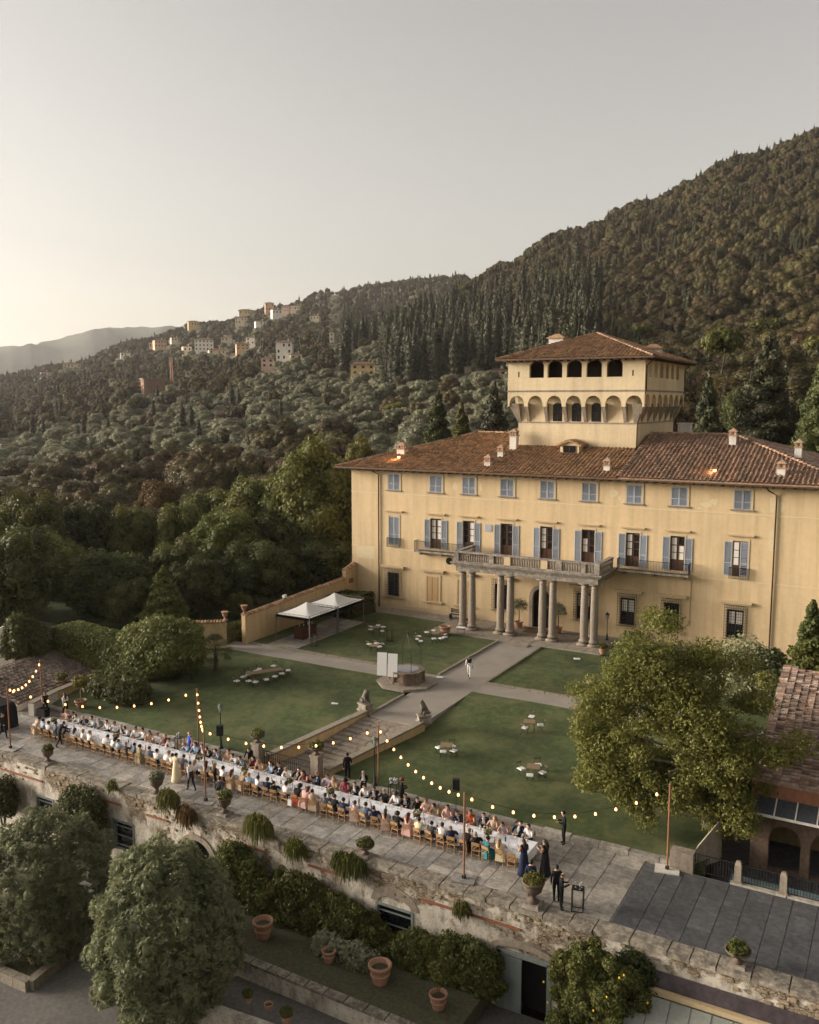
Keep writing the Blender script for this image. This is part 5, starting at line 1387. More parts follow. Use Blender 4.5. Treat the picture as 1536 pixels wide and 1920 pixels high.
# right foreground tree (big, yellow green)
rng = np.random.default_rng(51)
b = gp(1335, 1560, -1.0); s = mpp(b)
o = empty('garden_tree', b, 0, 'big spreading yellow green tree between lawn and tiled outbuilding', 'tree')
c = Vector(gp(1262, 1378, 4.3)) - Vector(b); R_ = 200 * mpp((b[0], b[1], 4.6))
L = []
for i in range(230):                                          # sprays of leaves at the ends of the boughs
    d_ = unit(rng.normal(size=3)); d_[2] = max(d_[2], -.62) if d_[2] < 0 else d_[2]
    az_ = math.atan2(d_[1], d_[0]); irr = 1 + .13 * math.sin(az_ * 3 + 1) + .10 * math.sin(az_ * 5 + d_[2] * 4) + rng.normal(0, .05)
    f_ = rng.uniform(.35, 1) ** .45 * irr; r_ = R_ * rng.uniform(.10, .19)
    ly = max(c.y + d_[1] * R_ * f_ * .95, 43.2 + r_ - b[1] + rng.uniform(0, .5))       # clear of the light pole on the terrace
    L.append((c.x - .35 + d_[0] * R_ * f_ * .97, ly, max(5.1 + d_[2] * R_ * f_ * .98, .7), r_ * 1.15, r_ * 1.15, r_ * .8))
inst('crown', crown('crown', L, 120000, .095, LM_TREE, rng, hk=0, shell=.42, deep=.12, jit=.8, aspect=.48, droop=.3), o)
mbl = limb_mb(9, .30, R_ * .8, 6.0, rng, 18, lean=(c.x * .8, c.y * .8)); mbl.local('trunk', M_BARK_P, o)
def shrub(name, c, r, n, size, m, seed, label, cat='shrub', k=12, lo=-.5, hk=.7, group=None, stem=True, zc=None, lob=None, **kw):
    rng = np.random.default_rng(seed); o = empty(name, c, 0, label, cat, group)
    zc = r[2] if zc is None else zc
    inst('crown' if cat in ('tree',) else 'foliage', crown('foliage', round_lobes((0, 0, zc), r, rng, k, lo=lo, **(lob or {})), n, size, m, rng, hk=hk, **kw), o)
    if stem:
        mb = MB()
        for i in range(3): a = i * 2.1; mb.tube([(math.cos(a) * .1, math.sin(a) * .1, -.1), (math.cos(a) * r[0] * .3, math.sin(a) * r[1] * .3, zc)], [.07, .03], 6)
        mb.local('stem', M_BARK, o)
    return o
# the two grey green round trees below the terrace
for (px, top, w, by, seed, lab, n) in ((88, 1535, 275, 1775, 61, 'round grey green tree in the raised stone bed at lower left', 8500), (318, 1590, 288, 1902, 62, 'largest round grey green tree at the bottom left of the photo', 12500)):
    rng = np.random.default_rng(seed); b = gp(px, by, GZ); s = mpp(b); h = (by - top) * s * 1.10; r = w * s / 2
    o = empty('round_tree', b, 0, lab, 'tree')
    hz_ = (h + .5) / 2; L = round_lobes((0, 0, h - hz_), (r * .98, r * .98, hz_), rng, 110, lo=-.9, sub=(.09, .16), push=.86, main=.90, pr=(.90, 1.08))
    inst('crown', crown('crown', L, n, .105, LM_GREY, rng, hk=.55, aspect=.27, jit=.45, shell=.12, rosette=7), o)
    limb_mb(h, .2, r * .7, h - r * .8, rng, 9).local('trunk', M_BARK_P, o)
# shrubs trained against the retaining wall
for i, (px, py, w, hpx, m, lab, n) in enumerate(((14, 1565, 70, 90, LM_DARK, 'dark shrub against the wall at the left edge below the terrace', 5000), (160, 1600, 125, 128, LM_DARK, 'dark green shrub on the wall between the two cellar windows', 9000))):
    c = wp(px, py, WY - .55); s = mpp(c); r = w * s / 2; h = hpx * s
    shrub('wall_shrub', (c[0], WY - .75, max(c[2], BZ)), (r, .85, h / 2), n, .095, m, 70 + i, lab, k=40, hk=.5, shell=.28, deep=.35, jit=.8)
def mound(px0, px1, prof, m, n, seed, label, y=WY - .6, zb=BZ, name='wall_creeper', dep=.7):
    """creeper sprawling along the foot of the wall: prof = heights (m) from left to right"""
    rng = np.random.default_rng(seed); xa, xb = wp(px0, 1750, y)[0], wp(px1, 1750, y)[0]; L = []
    k = 26
    for i in range(k):
        t = (i + .5) / k; hh = np.interp(t, np.linspace(0, 1, len(prof)), prof); x = xa + (xb - xa) * t - (xa + xb) / 2
        z = 0.0
        while z < hh:
            r = rng.uniform(.26, .46); L.append((x + rng.normal(0, .15), rng.uniform(-.35, .35) * dep - .25 * (1 - z / hh), z + r * .5, r * 1.2, r * .9, r)); z += r * 1.0
    o = empty(name, ((xa + xb) / 2, y, zb), 0, label, 'creeper'); inst('foliage', crown('foliage', L, n, .085, m, rng, hk=.5, shell=.32, deep=.3, jit=.8, droop=.3), o)
    mb = MB()
    for i in range(7): x = (xb - xa) * (i / 6 - .5) * .85; mb.tube([(x, .3, 0), (x + .2, .35, .6 * max(prof))], [.04, .015], 5)
    mb.local('stem', M_BARK, o)
mound(405, 510, (1.6, 2.9, 3.2, 2.6, 1.2), LM_GREEN, 12000, 81, 'tall yellowish green climber right of the cellar arch')
mound(525, 735, (2.3, 2.6, 2.3, 2.0, 1.9, 1.4, .7), LM_GREEN, 24000, 82, 'long green creeper along the wall above the terracotta pots')
mound(752, 935, (1.2, 1.7, 1.6, 1.7, 1.8, 1.9, 1.5), LM_GREEN, 22000, 83, 'green creeper along the wall left of the cellar door')
mound(600, 700, (.5, .6, .5), LM_OLIVE, 3000, 84, 'low grey green ground plants before the long creeper', y=WY - 1.7)
c = wp(1118, 1935, WY - 1.2); s = mpp(c)
o = shrub('citrus_tree', (c[0], WY - 1.3, GZ), (102 * s, 1.35, 2.55), 42000, .07, LM_BRIGHT, 90, 'bushy yellow green lemon tree beside the cellar door', cat='tree', k=60, hk=.5, zc=2.9, shell=.26, jit=.85, lob=dict(sub=(.10, .24), push=.80, main=.72, pr=(.72, 1.22)))
rl_ = random.Random(5); ME_LEM = MB().lathe([(.01, -.055), (.04, -.03), (.045, 0), (.04, .03), (.01, .055)], (0, 0, 0), 8).mesh('lemon', mat('lemon_yellow', (.75, .48, .04), .5, .1, 9), True)
for i in range(9):
    a = rl_.uniform(PI, 2 * PI); z = rl_.uniform(1.2, 5.0); k = math.sqrt(max(.05, 1 - ((z - 3.0) / 2.5) ** 2))
    inst('lemon', ME_LEM, o, (math.cos(a) * 102 * s * k * 1.0, math.sin(a) * 1.42 * k, z))
mound(1172, 1222, (1.5, 1.9, 1.7, .9), LM_DARK, 5000, 85, 'dark ivy hanging on the wall right of the lemon tree', y=WY - .3, zb=-3.7, name='wall_ivy', dep=.35)
# plants hanging over the wall
for i, (px, py, w, hh, lab) in enumerate(((318, 1500, 52, 44, 'drooping green plant on the wall left of the cellar arch'), (487, 1552, 62, 56, 'drooping green plant above the tall climber'), (556, 1592, 44, 42, 'small drooping plant between two larger ones on the wall'), (656, 1622, 74, 52, 'widest drooping plant on the wall above the creeper mound'), (868, 1706, 36, 24, 'tiny drooping plant right of the relieving arch'), (352, 1530, 44, 42, 'dry brownish plant hanging over the cellar arch'), (213, 1475, 26, 14, 'tiny tuft in a crack of the wall left of the cellar arch'))):
    c = wp(px, py, WY - .15); s = mpp(c); rng = np.random.default_rng(200 + i); n = int(1100 * w / 50)
    m = LM_GREEN if i != 5 else LM_AUTUMN
    a = rng.uniform(PI, 2 * PI, n); rr = np.sqrt(rng.uniform(0, 1, n)); p0 = np.stack([np.cos(a) * rr * w * s * .5, np.sin(a) * rr * .4, .28 - .40 * rr ** 2 + rng.normal(0, .06, n)], 1)
    Vs, Fs = [], []
    for k_ in range(n):
        ln = hh * s * rng.uniform(.25, 1.0) * (1.1 - .5 * abs(math.cos(a[k_]) * rr[k_])); d_ = np.array([math.cos(a[k_]) * .35, -.15, -1.0]); t = np.array([rng.normal(), rng.normal(), 0]); t = t / np.linalg.norm(t) * .028
        z0 = rng.uniform(0, .55) * ln
        q0 = p0[k_] + d_ * z0; q1 = q0 + d_ * ln * .45; o_n = len(Vs)
        Vs += [q0 - t, q0 + t, q1 + t * .3, q1 - t * .3]; Fs.append((o_n, o_n + 1, o_n + 2, o_n + 3))
    o = inst('hanging_plant', npmesh('hanging_plant', np.array(Vs), np.array(Fs), m), None, (c[0], WY - .12, c[2] + .5 * 0 + hh * s * .35))
    T(o, lab, 'plant')
# hedges, laurel, palm on the left
def hedge(name, poly, z0, z1, m, n, seed, label, bulge=.25):
    rng = np.random.default_rng(seed); P = np.array(poly, float); lo, hi = P.min(0), P.max(0)
    def inside(q):
        r_ = np.zeros(len(q), bool); j = len(P) - 1
        for i in range(len(P)):
            c_ = ((P[i, 1] > q[:, 1]) != (P[j, 1] > q[:, 1])) & (q[:, 0] < (P[j, 0] - P[i, 0]) * (q[:, 1] - P[i, 1]) / (P[j, 1] - P[i, 1] + 1e-12) + P[i, 0]); r_ ^= c_; j = i
        return r_
    q = rng.uniform(lo, hi, (n * 2, 2)); q = q[inside(q)][:int(n * .5)]
    top = np.column_stack([q, z1 + rng.normal(0, .05, len(q)) + .1 * np.sin(q[:, 0] * 1.3) * np.cos(q[:, 1])]); tn = np.tile([0, 0, 1.0], (len(q), 1))
    sd, sn = [], []
    per = [np.linalg.norm(P[(i + 1) % len(P)] - P[i]) for i in range(len(P))]
    for i in range(len(P)):
        k = int(n * .5 * per[i] / sum(per)); t = rng.uniform(0, 1, (k, 1)); e = P[i] + (P[(i + 1) % len(P)] - P[i]) * t; z = rng.uniform(z0, z1, k)
        d_ = P[(i + 1) % len(P)] - P[i]; nn = np.array([d_[1], -d_[0]]) / per[i]
        e = e + nn * (rng.normal(0, .08, (k, 1)) + bulge * .4 * np.sin(z[:, None] * 2.2 + t * 9)); sd.append(np.column_stack([e, z])); sn.append(np.tile([nn[0], nn[1], .2], (k, 1)))
    p = np.concatenate([top] + sd); nr = unit(np.concatenate([tn] + sn) + rng.normal(0, .55, (len(p), 3)))
    t = unit(np.cross(nr, rng.normal(size=p.shape))); b_ = np.cross(nr, t); a = rng.uniform(.08, .17, (len(p), 1))
    V = np.stack([p - t * a, p + b_ * a * .6, p + t * a, p - b_ * a * .6], 1).reshape(-1, 3)
    c = np.array([*P.mean(0), z0]); mb = MB(); sh = P.mean(0) + (P - P.mean(0)) * .94; mb.prism([tuple(x) for x in sh], z0, z1 - .12)
    hv = np.array(mb.v); quads = [f for f in mb.f if len(f) == 4 and len(P) != 4 or (len(P) == 4 and len(f) == 4)]
    F = np.concatenate([np.arange(len(V)).reshape(-1, 4), np.array(quads) + len(V)])
    o = inst(name, npmesh(name, np.concatenate([V, hv]) - c, F, m), None, tuple(c)); return T(o, label, 'hedge')
q = [gp(88, 1232, -.8)[:2], gp(190, 1262, -.8)[:2], gp(262, 1205, -.8)[:2], gp(160, 1178, -.8)[:2]]
q = [(-60.5, 45.5), (-53.5, 48.0), (-54.8, 56.0), (-63.0, 54.0)]
hedge('clipped_hedge', [gp(92, 1178, 2.4)[:2], gp(246, 1212, 2.4)[:2], gp(262, 1196, 2.4)[:2], gp(150, 1164, 2.4)[:2]], -1.2, 2.4, LM_BRIGHT, 22000, 301, 'broad clipped hedge with a flat light green top at left')
hedge('pavilion_hedge', [(-50.6, 72.6), (-47.6, 72.6), (-47.2, 76.3), (-50.6, 76.3)], 0, 2.0, LM_DARK, 6000, 302, 'dark clipped hedge beside the villa corner behind the pavilion')
hedge('gate_hedge', [(-53.6, 60.0), (-52.4, 59.2), (-52.4, 64.0), (-53.6, 64.0)], -.4, 1.3, LM_DARK, 4000, 303, 'dark hedge seen through the garden gate')
hedge('park_hedge', [(-57, 84.5), (-52.5, 87.5), (-52.5, 88.6), (-57, 85.6)], -.4, .9, LM_DARK, 3500, 304, 'low dark hedge in the park beyond the garden wall')
c = gp(305, 1275, -.75); shrub('laurel_bush', c, (4.1, 3.2, 2.5), 26000, .13, LM_BRIGHT, 305, 'big glossy laurel bush at the left end of the lawn', k=30, hk=.65)
c = gp(222, 1312, -.85); shrub('low_shrub', c, (3.4, 1.2, 1.0), 7000, .13, LM_DARK, 306, 'low dark shrub row at the left end of the lawn by the potted lemon tree', k=16, hk=.6)
c = gp(48, 1250, -.5); shrub('yew_bush', c, (1.9, 1.9, 2.3), 7000, .15, LM_DARK, 307, 'dark rounded bush beside the old roof at the left edge', k=16, hk=.65)
c = gp(-20, 1190, -1.0); shrub('yew_bush', c, (2.5, 2.5, 3.0), 7000, .17, LM_DARK, 308, 'dark bush cut by the left edge of the photo', k=16, hk=.65)
def palm(c, h, r, seed, label):
    rng = np.random.default_rng(seed); o = empty('fan_palm', c, 0, label, 'palm')
    MB().tube([(0, 0, -.2), (.05, 0, h * .5), (0, .05, h)], [.22, .18, .16], 8).local('trunk', M_BARK, o)
    for i in range(34):
        a = i * 2.4; el = rng.uniform(-.5, 1.2); d_ = np.array([math.cos(a) * math.cos(el), math.sin(a) * math.cos(el), math.sin(el)])
        p0 = np.array([0, 0, h]); p1 = p0 + d_ * r * .55; mb = MB(); mb.tube([p0, p1], .015, 4)
        sv = unit(np.cross(d_, [0, 0, 1.0])); 
        for j in range(11):
            t = (j - 5) / 5 * 1.25; dd = d_ * math.cos(t) + sv * math.sin(t); e = p1 + dd * r * .5 * (1 - .12 * abs(t)) + np.array([0, 0, -.12 * r]); m_ = p1 + dd * r * .28; w = np.cross(dd, np.cross(d_, sv)) * .035
            mb.add([p1, m_ + w, e, m_ - w], [(0, 1, 2, 3)])
        mb.local('frond', LM_GREY if i % 5 == 0 else LM_DARK, o)
palm(gp(405, 1262, -.5), 1.9, 1.6, 5, 'small fan palm at the left end of the lawn below the garden wall')
# garden shrubs by the outbuilding, right
c = gp(1395, 1330, 0.); o = shrub('rose_shrub', (c[0], c[1], 0), (3.0, 2.0, 2.6), 5500, .12, LM_GREY, 311, 'loose grey green shrub in front of the right ground floor window', k=22, hk=0, deep=.2, shell=.4)
c = gp(1440, 1330, 0.); shrub('dark_shrub', (c[0], c[1], 0), (1.6, 1.4, 2.3), 5000, .13, LM_DARK, 312, 'dark upright shrub at the foot of the right drain pipe', k=14)
b = gp(1512, 1345, 0.); conifer(1512, 1122, 92, 1345, 313, 'dense dark green conifer at the right edge before the villa wall', m=LM_GREEN, n=15000, size=.15, base=b, droop=-.4)
b = gp(1568, 1365, 0.); conifer(1568, 1110, 90, 1365, 314, 'second dense conifer cut by the right edge of the photo', m=LM_GREEN, n=12000, size=.15, base=b, droop=-.4)
c = gp(1490, 1372, 0.); shrub('rose_shrub', (c[0], c[1], 0), (1.4, 1.2, 1.9), 3500, .12, LM_GREEN, 315, 'green climbing shrub left of the dense conifer', k=14, hk=.3)

# ------------------------------------------------------------------ outbuilding, sunken court and railing on the right
OB = empty('outbuilding', (0, 52, -2.1), label='old outbuilding with weathered tiled roof and arcade at the right edge', cat='building')
slope('roof_tiles', (7.0, 46.1, 2.42), (7.0, 58.4, 4.9), [(-6.15, 46.1, 2.58), (-6.3, 58.6, 5.0)], OB, M_TILE_P, pitch=.30, tl=.42, r=.10, jag=.03)
mb = MB(); arch_panel(mb, lambda u, z, d_: (u, 46.25 + d_, z), -6.1, 6.8, -2.2, 1.75, [(-6.42 + 1.93 * i + .0, 1.5, -2.15, -.42, .72) for i in range(1, 6)], .45, n=10)
mb.quad((-6.1, 58, -2.2), (-6.1, 46.25, -2.2), (-6.1, 46.25, 2.5), (-6.1, 58, 4.9)); mb.build('arcade_wall', mat('dark_plaster', (.20, .135, .095), .95, .3, 2, bump=.4, streak=.3), OB)  # arcade wall in a dark, streaked brown
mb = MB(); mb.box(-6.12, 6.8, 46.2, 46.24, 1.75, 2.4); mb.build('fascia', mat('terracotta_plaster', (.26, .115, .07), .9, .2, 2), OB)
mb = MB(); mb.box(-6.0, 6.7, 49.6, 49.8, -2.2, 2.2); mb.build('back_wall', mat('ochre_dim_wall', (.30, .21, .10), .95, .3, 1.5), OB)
cn = empty('glass_canopy', Vector((0, 45.7, 1.2)) - OB.location, parent=OB)
M_CAN = mat('dark_canopy_glass', (.055, .060, .068), .25, .4, 4, spec=.5)  # dark blue-grey glass with uneven tone
for i in range(13):
    x0, x1 = -5.9 + i * .97, -5.9 + (i + 1) * .97
    MB().add([(x0 + .02, 45.15, 1.22), (x1 - .02, 45.15, 1.22), (x1 - .02, 46.2, 1.70), (x0 + .02, 46.2, 1.70), (x0 + .02, 45.15, 1.20), (x1 - .02, 45.15, 1.20), (x1 - .02, 46.2, 1.68), (x0 + .02, 46.2, 1.68)], [(0, 1, 2, 3), (7, 6, 5, 4)]).build('pane', M_CAN, cn)
    MB().add([(x0 - .03, 45.12, 1.25), (x0 + .03, 45.12, 1.25), (x0 + .03, 46.2, 1.74), (x0 - .03, 46.2, 1.74), (x0 - .03, 45.12, 1.18), (x0 + .03, 45.12, 1.18), (x0 + .03, 46.2, 1.66), (x0 - .03, 46.2, 1.66)], [(0, 1, 2, 3), (0, 4, 5, 1), (1, 5, 6, 2), (3, 7, 4, 0)]).build('glazing_bar', M_WHITE, cn)
MB().box(-5.95, 6.7, 45.08, 45.14, 1.14, 1.26).build('canopy_edge', M_WHITE, cn)
sheet('sunken_court', [(-7.6, 42.4), (7, 42.4), (7, 50), (-7.6, 50)], -2.16, M_SLATE, .2)
mb = MB(); mb.box(-6.6, 6.5, 42.75, 44.1, -2.1, -1.7); T(mb.build('pool', mat('pale_teal_water', (.22, .33, .34), .15, .1, 2, spec=.5)), kind='structure')
RL = empty('terrace_railing', (-3, 42.35, TZ), label='black iron railing between stone posts along the slate terrace', cat='railing')
mb = MB(); mb.box(-9.2, -8.1, 42.15, 42.75, TZ - .1, TZ + .95); mb.build('pier', M_PIETRA, RL)
mb = MB(); mb.add([(-8.1, 42.7, TZ), (-8.1, 43.2, TZ), (-7.2, 44.6, TZ), (-7.2, 44.1, TZ), (-8.1, 42.7, TZ + 1.0), (-8.1, 43.2, TZ + 1.0), (-7.2, 44.6, TZ + 2.2), (-7.2, 44.1, TZ + 2.2)], [(0, 3, 7, 4), (1, 5, 6, 2), (4, 7, 6, 5), (3, 2, 6, 7), (0, 4, 5, 1)]); mb.build('sloping_wall', M_PIETRA, RL)
for i, x in enumerate((-6.05, -4.05, -2.0, 0.1, 2.2)):
    mb = MB(); mb.obox((x, 42.35), .42, .42, TZ, TZ + .18); mb.obox((x, 42.35), .32, .32, TZ + .18, TZ + .95, 0, .95); mb.obox((x, 42.35), .30, .30, TZ + .95, TZ + 1.12, 0, .55); mb.build('post', M_PIETRA, RL)
    if i < 4: MB().box(x - .3, x + 2.2, 42.1, 42.55, TZ - .02, TZ + .10).build('kerb', M_FLAGW, RL) if i == 0 else MB().box(x + .15, x + 2.2, 42.1, 42.55, TZ - .02, TZ + .10).build('kerb', M_FLAGW, RL)
def rail_panel(x0, x1, y, z0, z1, parent, step=.13, m=M_IRON, name='rail_panel'):
    mb = MB(); mb.box(x0, x1, y - .02, y + .02, z1 - .035, z1); mb.box(x0, x1, y - .015, y + .015, z0, z0 + .03)
    for x in np.arange(x0 + step / 2, x1, step): mb.box(x - .011, x + .011, y - .011, y + .011, z0, z1); mb.obox((x, y), .05, .05, z0 + (z1 - z0) * .55, z0 + (z1 - z0) * .62)
    return mb.build(name, m, parent)
for a, b in ((-8.1, -6.2), (-5.9, -4.2), (-3.9, -2.15), (-1.85, -.05), (.25, 2.05)): rail_panel(a, b, 42.38, TZ + .10, TZ + .98, RL)
# gate at the foot of the stairs, two pillars with planted urns
GT = empty('stair_gate', (-32.3, 42.15, TZ), label='black iron gate railing across the foot of the garden stairs', cat='gate')
rail_panel(-34.3, -30.55, 42.15, TZ + .05, TZ + 1.05, GT, .145)
M_TERRA = mat('terracotta', (.36, .20, .13), .85, .2, 4, bump=.2, objrand=.12)
M_URN = mat('weathered_urn', (.125, .090, .066), .9, .3, 6, bump=.3)
def foliage_ball(parent, c, r, n, size, m, seed, hk=.5, name='foliage', **kw):
    rng = np.random.default_rng(seed)
    o = inst(name, crown('foliage', round_lobes((0, 0, 0), (r, r, r * .8), rng, 9, lo=-.3), n, size, m, rng, hk=hk, **kw), parent, c); return o
ME_URNF = {}
def urn(c, label, s=1.0, m=None, seed=1, plinth=True, leaf=None, flat=False, name='planted_urn'):
    o = empty(name, c, 0, label, 'urn'); z = 0
    if plinth: MB().obox((0, 0), .62 * s, .62 * s, 0, .14 * s, 0, .9).local('plinth', M_PIETRA_D, o); z = .14 * s
    pr = [(.20, 0), (.20, .05), (.09, .12), (.085, .22), (.16, .30), (.30, .42), (.34, .58), (.33, .66), (.40, .72), (.40, .77), (.34, .77), (.30, .70)]
    if flat: pr = [(.20, 0), (.20, .05), (.08, .12), (.08, .20), (.25, .27), (.44, .40), (.48, .50), (.44, .50), (.40, .44)]
    MB().lathe([(r * s, h * s) for r, h in pr], (0, 0, z), 16).local('bowl', m or M_URN, o, True)
    zt = z + pr[-1][1] * s
    foliage_ball(o, (0, 0, zt + .1 * s), (.40 if not flat else .46) * s, 420, .07, leaf or LM_GREEN, seed, hk=.45)
    return o
for x, y, lab, lab2, sd in ((-34.62, 42.0, 'stone pillar left of the stair gate', 'low planted bowl on the left pillar of the stair gate', 2), (-30.28, 42.2, 'stone pillar right of the stair gate', 'leafy planted bowl on the right pillar of the stair gate', 3)):
    p = empty('gate_pillar', (x, y, TZ), 0, lab, 'pillar'); MB().obox((0, 0), .55, .55, 0, 1.45).local('shaft', M_PIETRA, p); MB().obox((0, 0), .66, .66, 1.45, 1.56).local('cap', M_PIETRA, p)
    urn((x, y, TZ + 1.56), lab2, 1.0, seed=sd, plinth=False, flat=True)
for i, (px, py, s, lab, fl, lf) in enumerate(((95, 1428, 1.0, 'planted urn on the terrace edge, leftmost in the photo', 0, LM_GREEN), (307, 1483, 1.15, 'planted urn on the terrace edge before the man in white shirt', 0, LM_OLIVE), (428, 1523, 1.15, 'planted urn beside the waiter with hands behind his back', 0, LM_GREEN), (688, 1602, 1.0, 'wide bowl with spreading plant on the terrace edge in the middle', 1, LM_GREEN), (997, 1700, 1.3, 'tall planted urn in front of the person at the table end', 0, LM_YELLOW), (1382, 1812, 1.1, 'bowl with grassy plant on the edge of the slate terrace', 1, LM_GREEN))):
    c = gp(px, py, WT + .1); urn((c[0], 35.85, WT + .07), lab, s, seed=20 + i, flat=bool(fl), leaf=lf)
# terracotta pots in the lower garden
def pot(c, r, h, label, plant=None, seed=1, name='terracotta_pot'):
    o = empty(name, c, 0, label, 'pot')
    MB().lathe([(r * .62, 0), (r * .68, h * .1), (r * .86, h * .62), (r * .92, h * .80), (r * 1.06, h * .84), (r * 1.08, h * .97), (r * 1.0, h), (r * .88, h * .98), (r * .82, h * .72)], (0, 0, 0), 20).local('pot', M_TERRA, o, True)
    MB().lathe([(r * .80, h * .70), (r * .8, h * .74)], (0, 0, 0), 16).local('soil', M_SOIL, o)
    MB().lathe([(r * .88, h * .45), (r * .93, h * .5), (r * .9, h * .55)], (0, 0, 0), 20).local('band', M_TERRA, o, True)
    if plant == 'bush': foliage_ball(o, (0, 0, h + r * .6), r * 1.3, 500, .07, LM_GREEN, seed)
    if plant == 'tree':
        MB().tube([(0, 0, h * .6), (.03, 0, h + .9)], .03, 6).local('stem', M_BARK_P, o); foliage_ball(o, (0, 0, h + 1.35), .62, 1600, .075, LM_YELLOW, seed, hk=.5)
    if plant == 'olive':
        MB().tube([(0, 0, h * .6), (.05, .02, h + .7), (0, 0, h + 1.2)], [.06, .05, .03], 6).local('stem', M_BARK, o); foliage_ball(o, (0, 0, h + 1.5), 1.1, 1900, .055, LM_OLIVE, seed, hk=0, deep=0, shell=.75)
    if plant == 'cane':
        mb = MB(); r_ = random.Random(seed)
        for k in range(14): a = r_.uniform(0, 6.3); mb.tube([(0, 0, h * .7), (math.cos(a) * .2, math.sin(a) * .2, h + .9), (math.cos(a) * .55, math.sin(a) * .55, h + r_.uniform(1.2, 1.8))], [.012, .01, .004], 4)
        mb.local('canes', LM_YELLOW, o); foliage_ball(o, (0, 0, h + 1.0), .6, 350, .09, LM_GREEN, seed, hk=0, shell=.6, deep=0)
    return o
for px, py, r, h, lab, pl, zz in ((494, 1758, .50, .95, 'large empty terracotta pot near the tall climber', None, BZ), (617, 1803, .33, .62, 'medium terracotta pot before the long creeper mound', 'sprig', BZ), (713, 1843, .52, .98, 'largest empty terracotta pot in the middle of the planting bed', None, BZ), (822, 1891, .40, .75, 'terracotta pot with a cane plant below the green creeper', 'cane', BZ),
        (465, 1880, .20, .32, 'small terracotta pot with a leafy plant on the front low wall', 'bush', BZ), (504, 1893, .2, .3, 'small empty terracotta pot on the front low wall', None, BZ), (537, 1917, .24, .35, 'small potted bush at the bottom edge of the photo', 'bush', BZ), (62, 1806, .22, .4, 'pot with white flowers on the raised stone bed', 'bush', GZ + .5), (10, 1590, .55, .95, 'terracotta pot at the left edge beside the dark shrub', None, BZ + .3)):
    c = gp(px, py, zz)
    if px == 10: c = (c[0], WY - .8, c[2])
    pot(c, r, h, lab, pl if pl != 'sprig' else None, px)
for x, y, lab in ((-31.75, 77.3, 'potted olive tree left of the arched entrance'), (-27.8, 77.2, 'potted olive tree right of the arched entrance')): pot((x, y, .11), .42, .62, lab, 'olive', int(-x), 'potted_olive')
c = gp(835, 1190, .05); pot((c[0], c[1], .03), .52, .85, 'big terracotta pot at the left foot of the portico', None)
c = gp(1130, 1228, .05); pot((c[0], c[1], .11), .32, .5, 'small terracotta pot at the right foot of the portico', 'bush', 8)
c = gp(152, 1327, -.9); pot((c[0], c[1], c[2]), .42, .6, 'potted lemon tree at the left end of the lawn', 'tree', 9, 'potted_lemon_tree')
c = gp(63, 1298, -.3); pot((-57.0, 45.5, -.6), .38, .5, 'potted shrub on the old wall at the far left', 'bush', 10)
for x, y, z, lab in ((-51.1, 60.55, 2.75, 'terracotta urn on the right post of the garden gate'), (-51.55, 58.5, 2.55, 'terracotta urn on the left post of the garden gate')):
    o = empty('gate_urn', (x, y, z), 0, lab, 'urn'); MB().lathe([(.16, 0), (.16, .06), (.08, .12), (.08, .18), (.22, .40), (.26, .62), (.32, .66), (.32, .72), (.24, .70)], (0, 0, 0), 14).local('bowl', M_TERRA, o, True); MB().obox((0, 0), .4, .4, -.05, .01).local('plinth', M_TERRA, o)
# left end of the terrace: low wall, draped booth, old roof
lw = empty('end_wall', (-55, 44, TZ), label='low grey and ochre wall closing the left end of the terrace', cat='low wall')
A_, B_, C_ = Vector((-54.6, 40.9, 0)), Vector((-55.35, 43.6, 0)), Vector((-55.9, 47.5, 0))
for a, b, m in ((A_, B_, M_WHITE), (B_, C_, M_YWALL)):
    u = (b - a).normalized(); w = Vector((-u.y, u.x, 0)) * .22; mb = MB(); P = [a - w, b - w, b + w, a + w]
    mb.prism([(p.x, p.y) for p in P], TZ - .2, TZ + .95); mb.build('wall_face', m, lw)
    mb = MB(); w2 = w * 1.3; mb.prism([((p).x, (p).y) for p in (a - w2, b - w2, b + w2, a + w2)], TZ + .952, TZ + 1.05); mb.build('coping', M_KERB, lw)
bo = empty('draped_booth', (-54.3, 38.4, TZ), .06, 'black draped booth at the left end of the terrace', 'booth')
M_BLACK = mat('black_cloth', (.010, .010, .011), .9, .15, 8)
mb = MB(); mb.add([(-1.2, -.7, 0), (.62, -.7, 0), (.62, .75, 0), (-1.2, .75, 0), (-1.2, -.7, 1.9), (.35, -.62, 1.75), (.35, .66, 1.75), (-1.2, .75, 1.9), (.58, -.66, 1.45), (.58, .70, 1.45)], [(0, 1, 8, 5, 4), (1, 2, 9, 8), (8, 9, 6, 5), (2, 3, 7, 6, 9), (4, 5, 6, 7), (3, 0, 4, 7)]); mb.local('drape', M_BLACK, bo)
MB().box(-1.2, .3, -.74, -.70, .1, 1.6).local('front_panel', M_BLACK, bo)
sp = empty('equipment_case', (*gp(82, 1343, TZ)[:2], TZ), .1, 'black equipment case behind the left table end', 'case'); MB().box(-.35, .35, -.25, .25, 0, .55).local('case_body', M_BLACK, sp); MB().box(-.36, .36, -.26, .26, .55, .60).local('lid', M_BLACK, sp)
orf = empty('old_shed', (-60, 45, TZ), label='old low shed with tiled roof beyond the terrace at the left edge', cat='shed')
slope('roof_tiles', (-55.9, 40.8, -.45), (-57.2, 49.0, -.45), [(-61.5, 40.0, .7), (-62.5, 50.0, .7)], orf, mat('old_dark_tiles', (.15, .105, .08), .9, .35, 2.4, island=.45, col2=(.20, .175, .15), thresh=(.45, .7)), pitch=.34, tl=.42, r=.11)
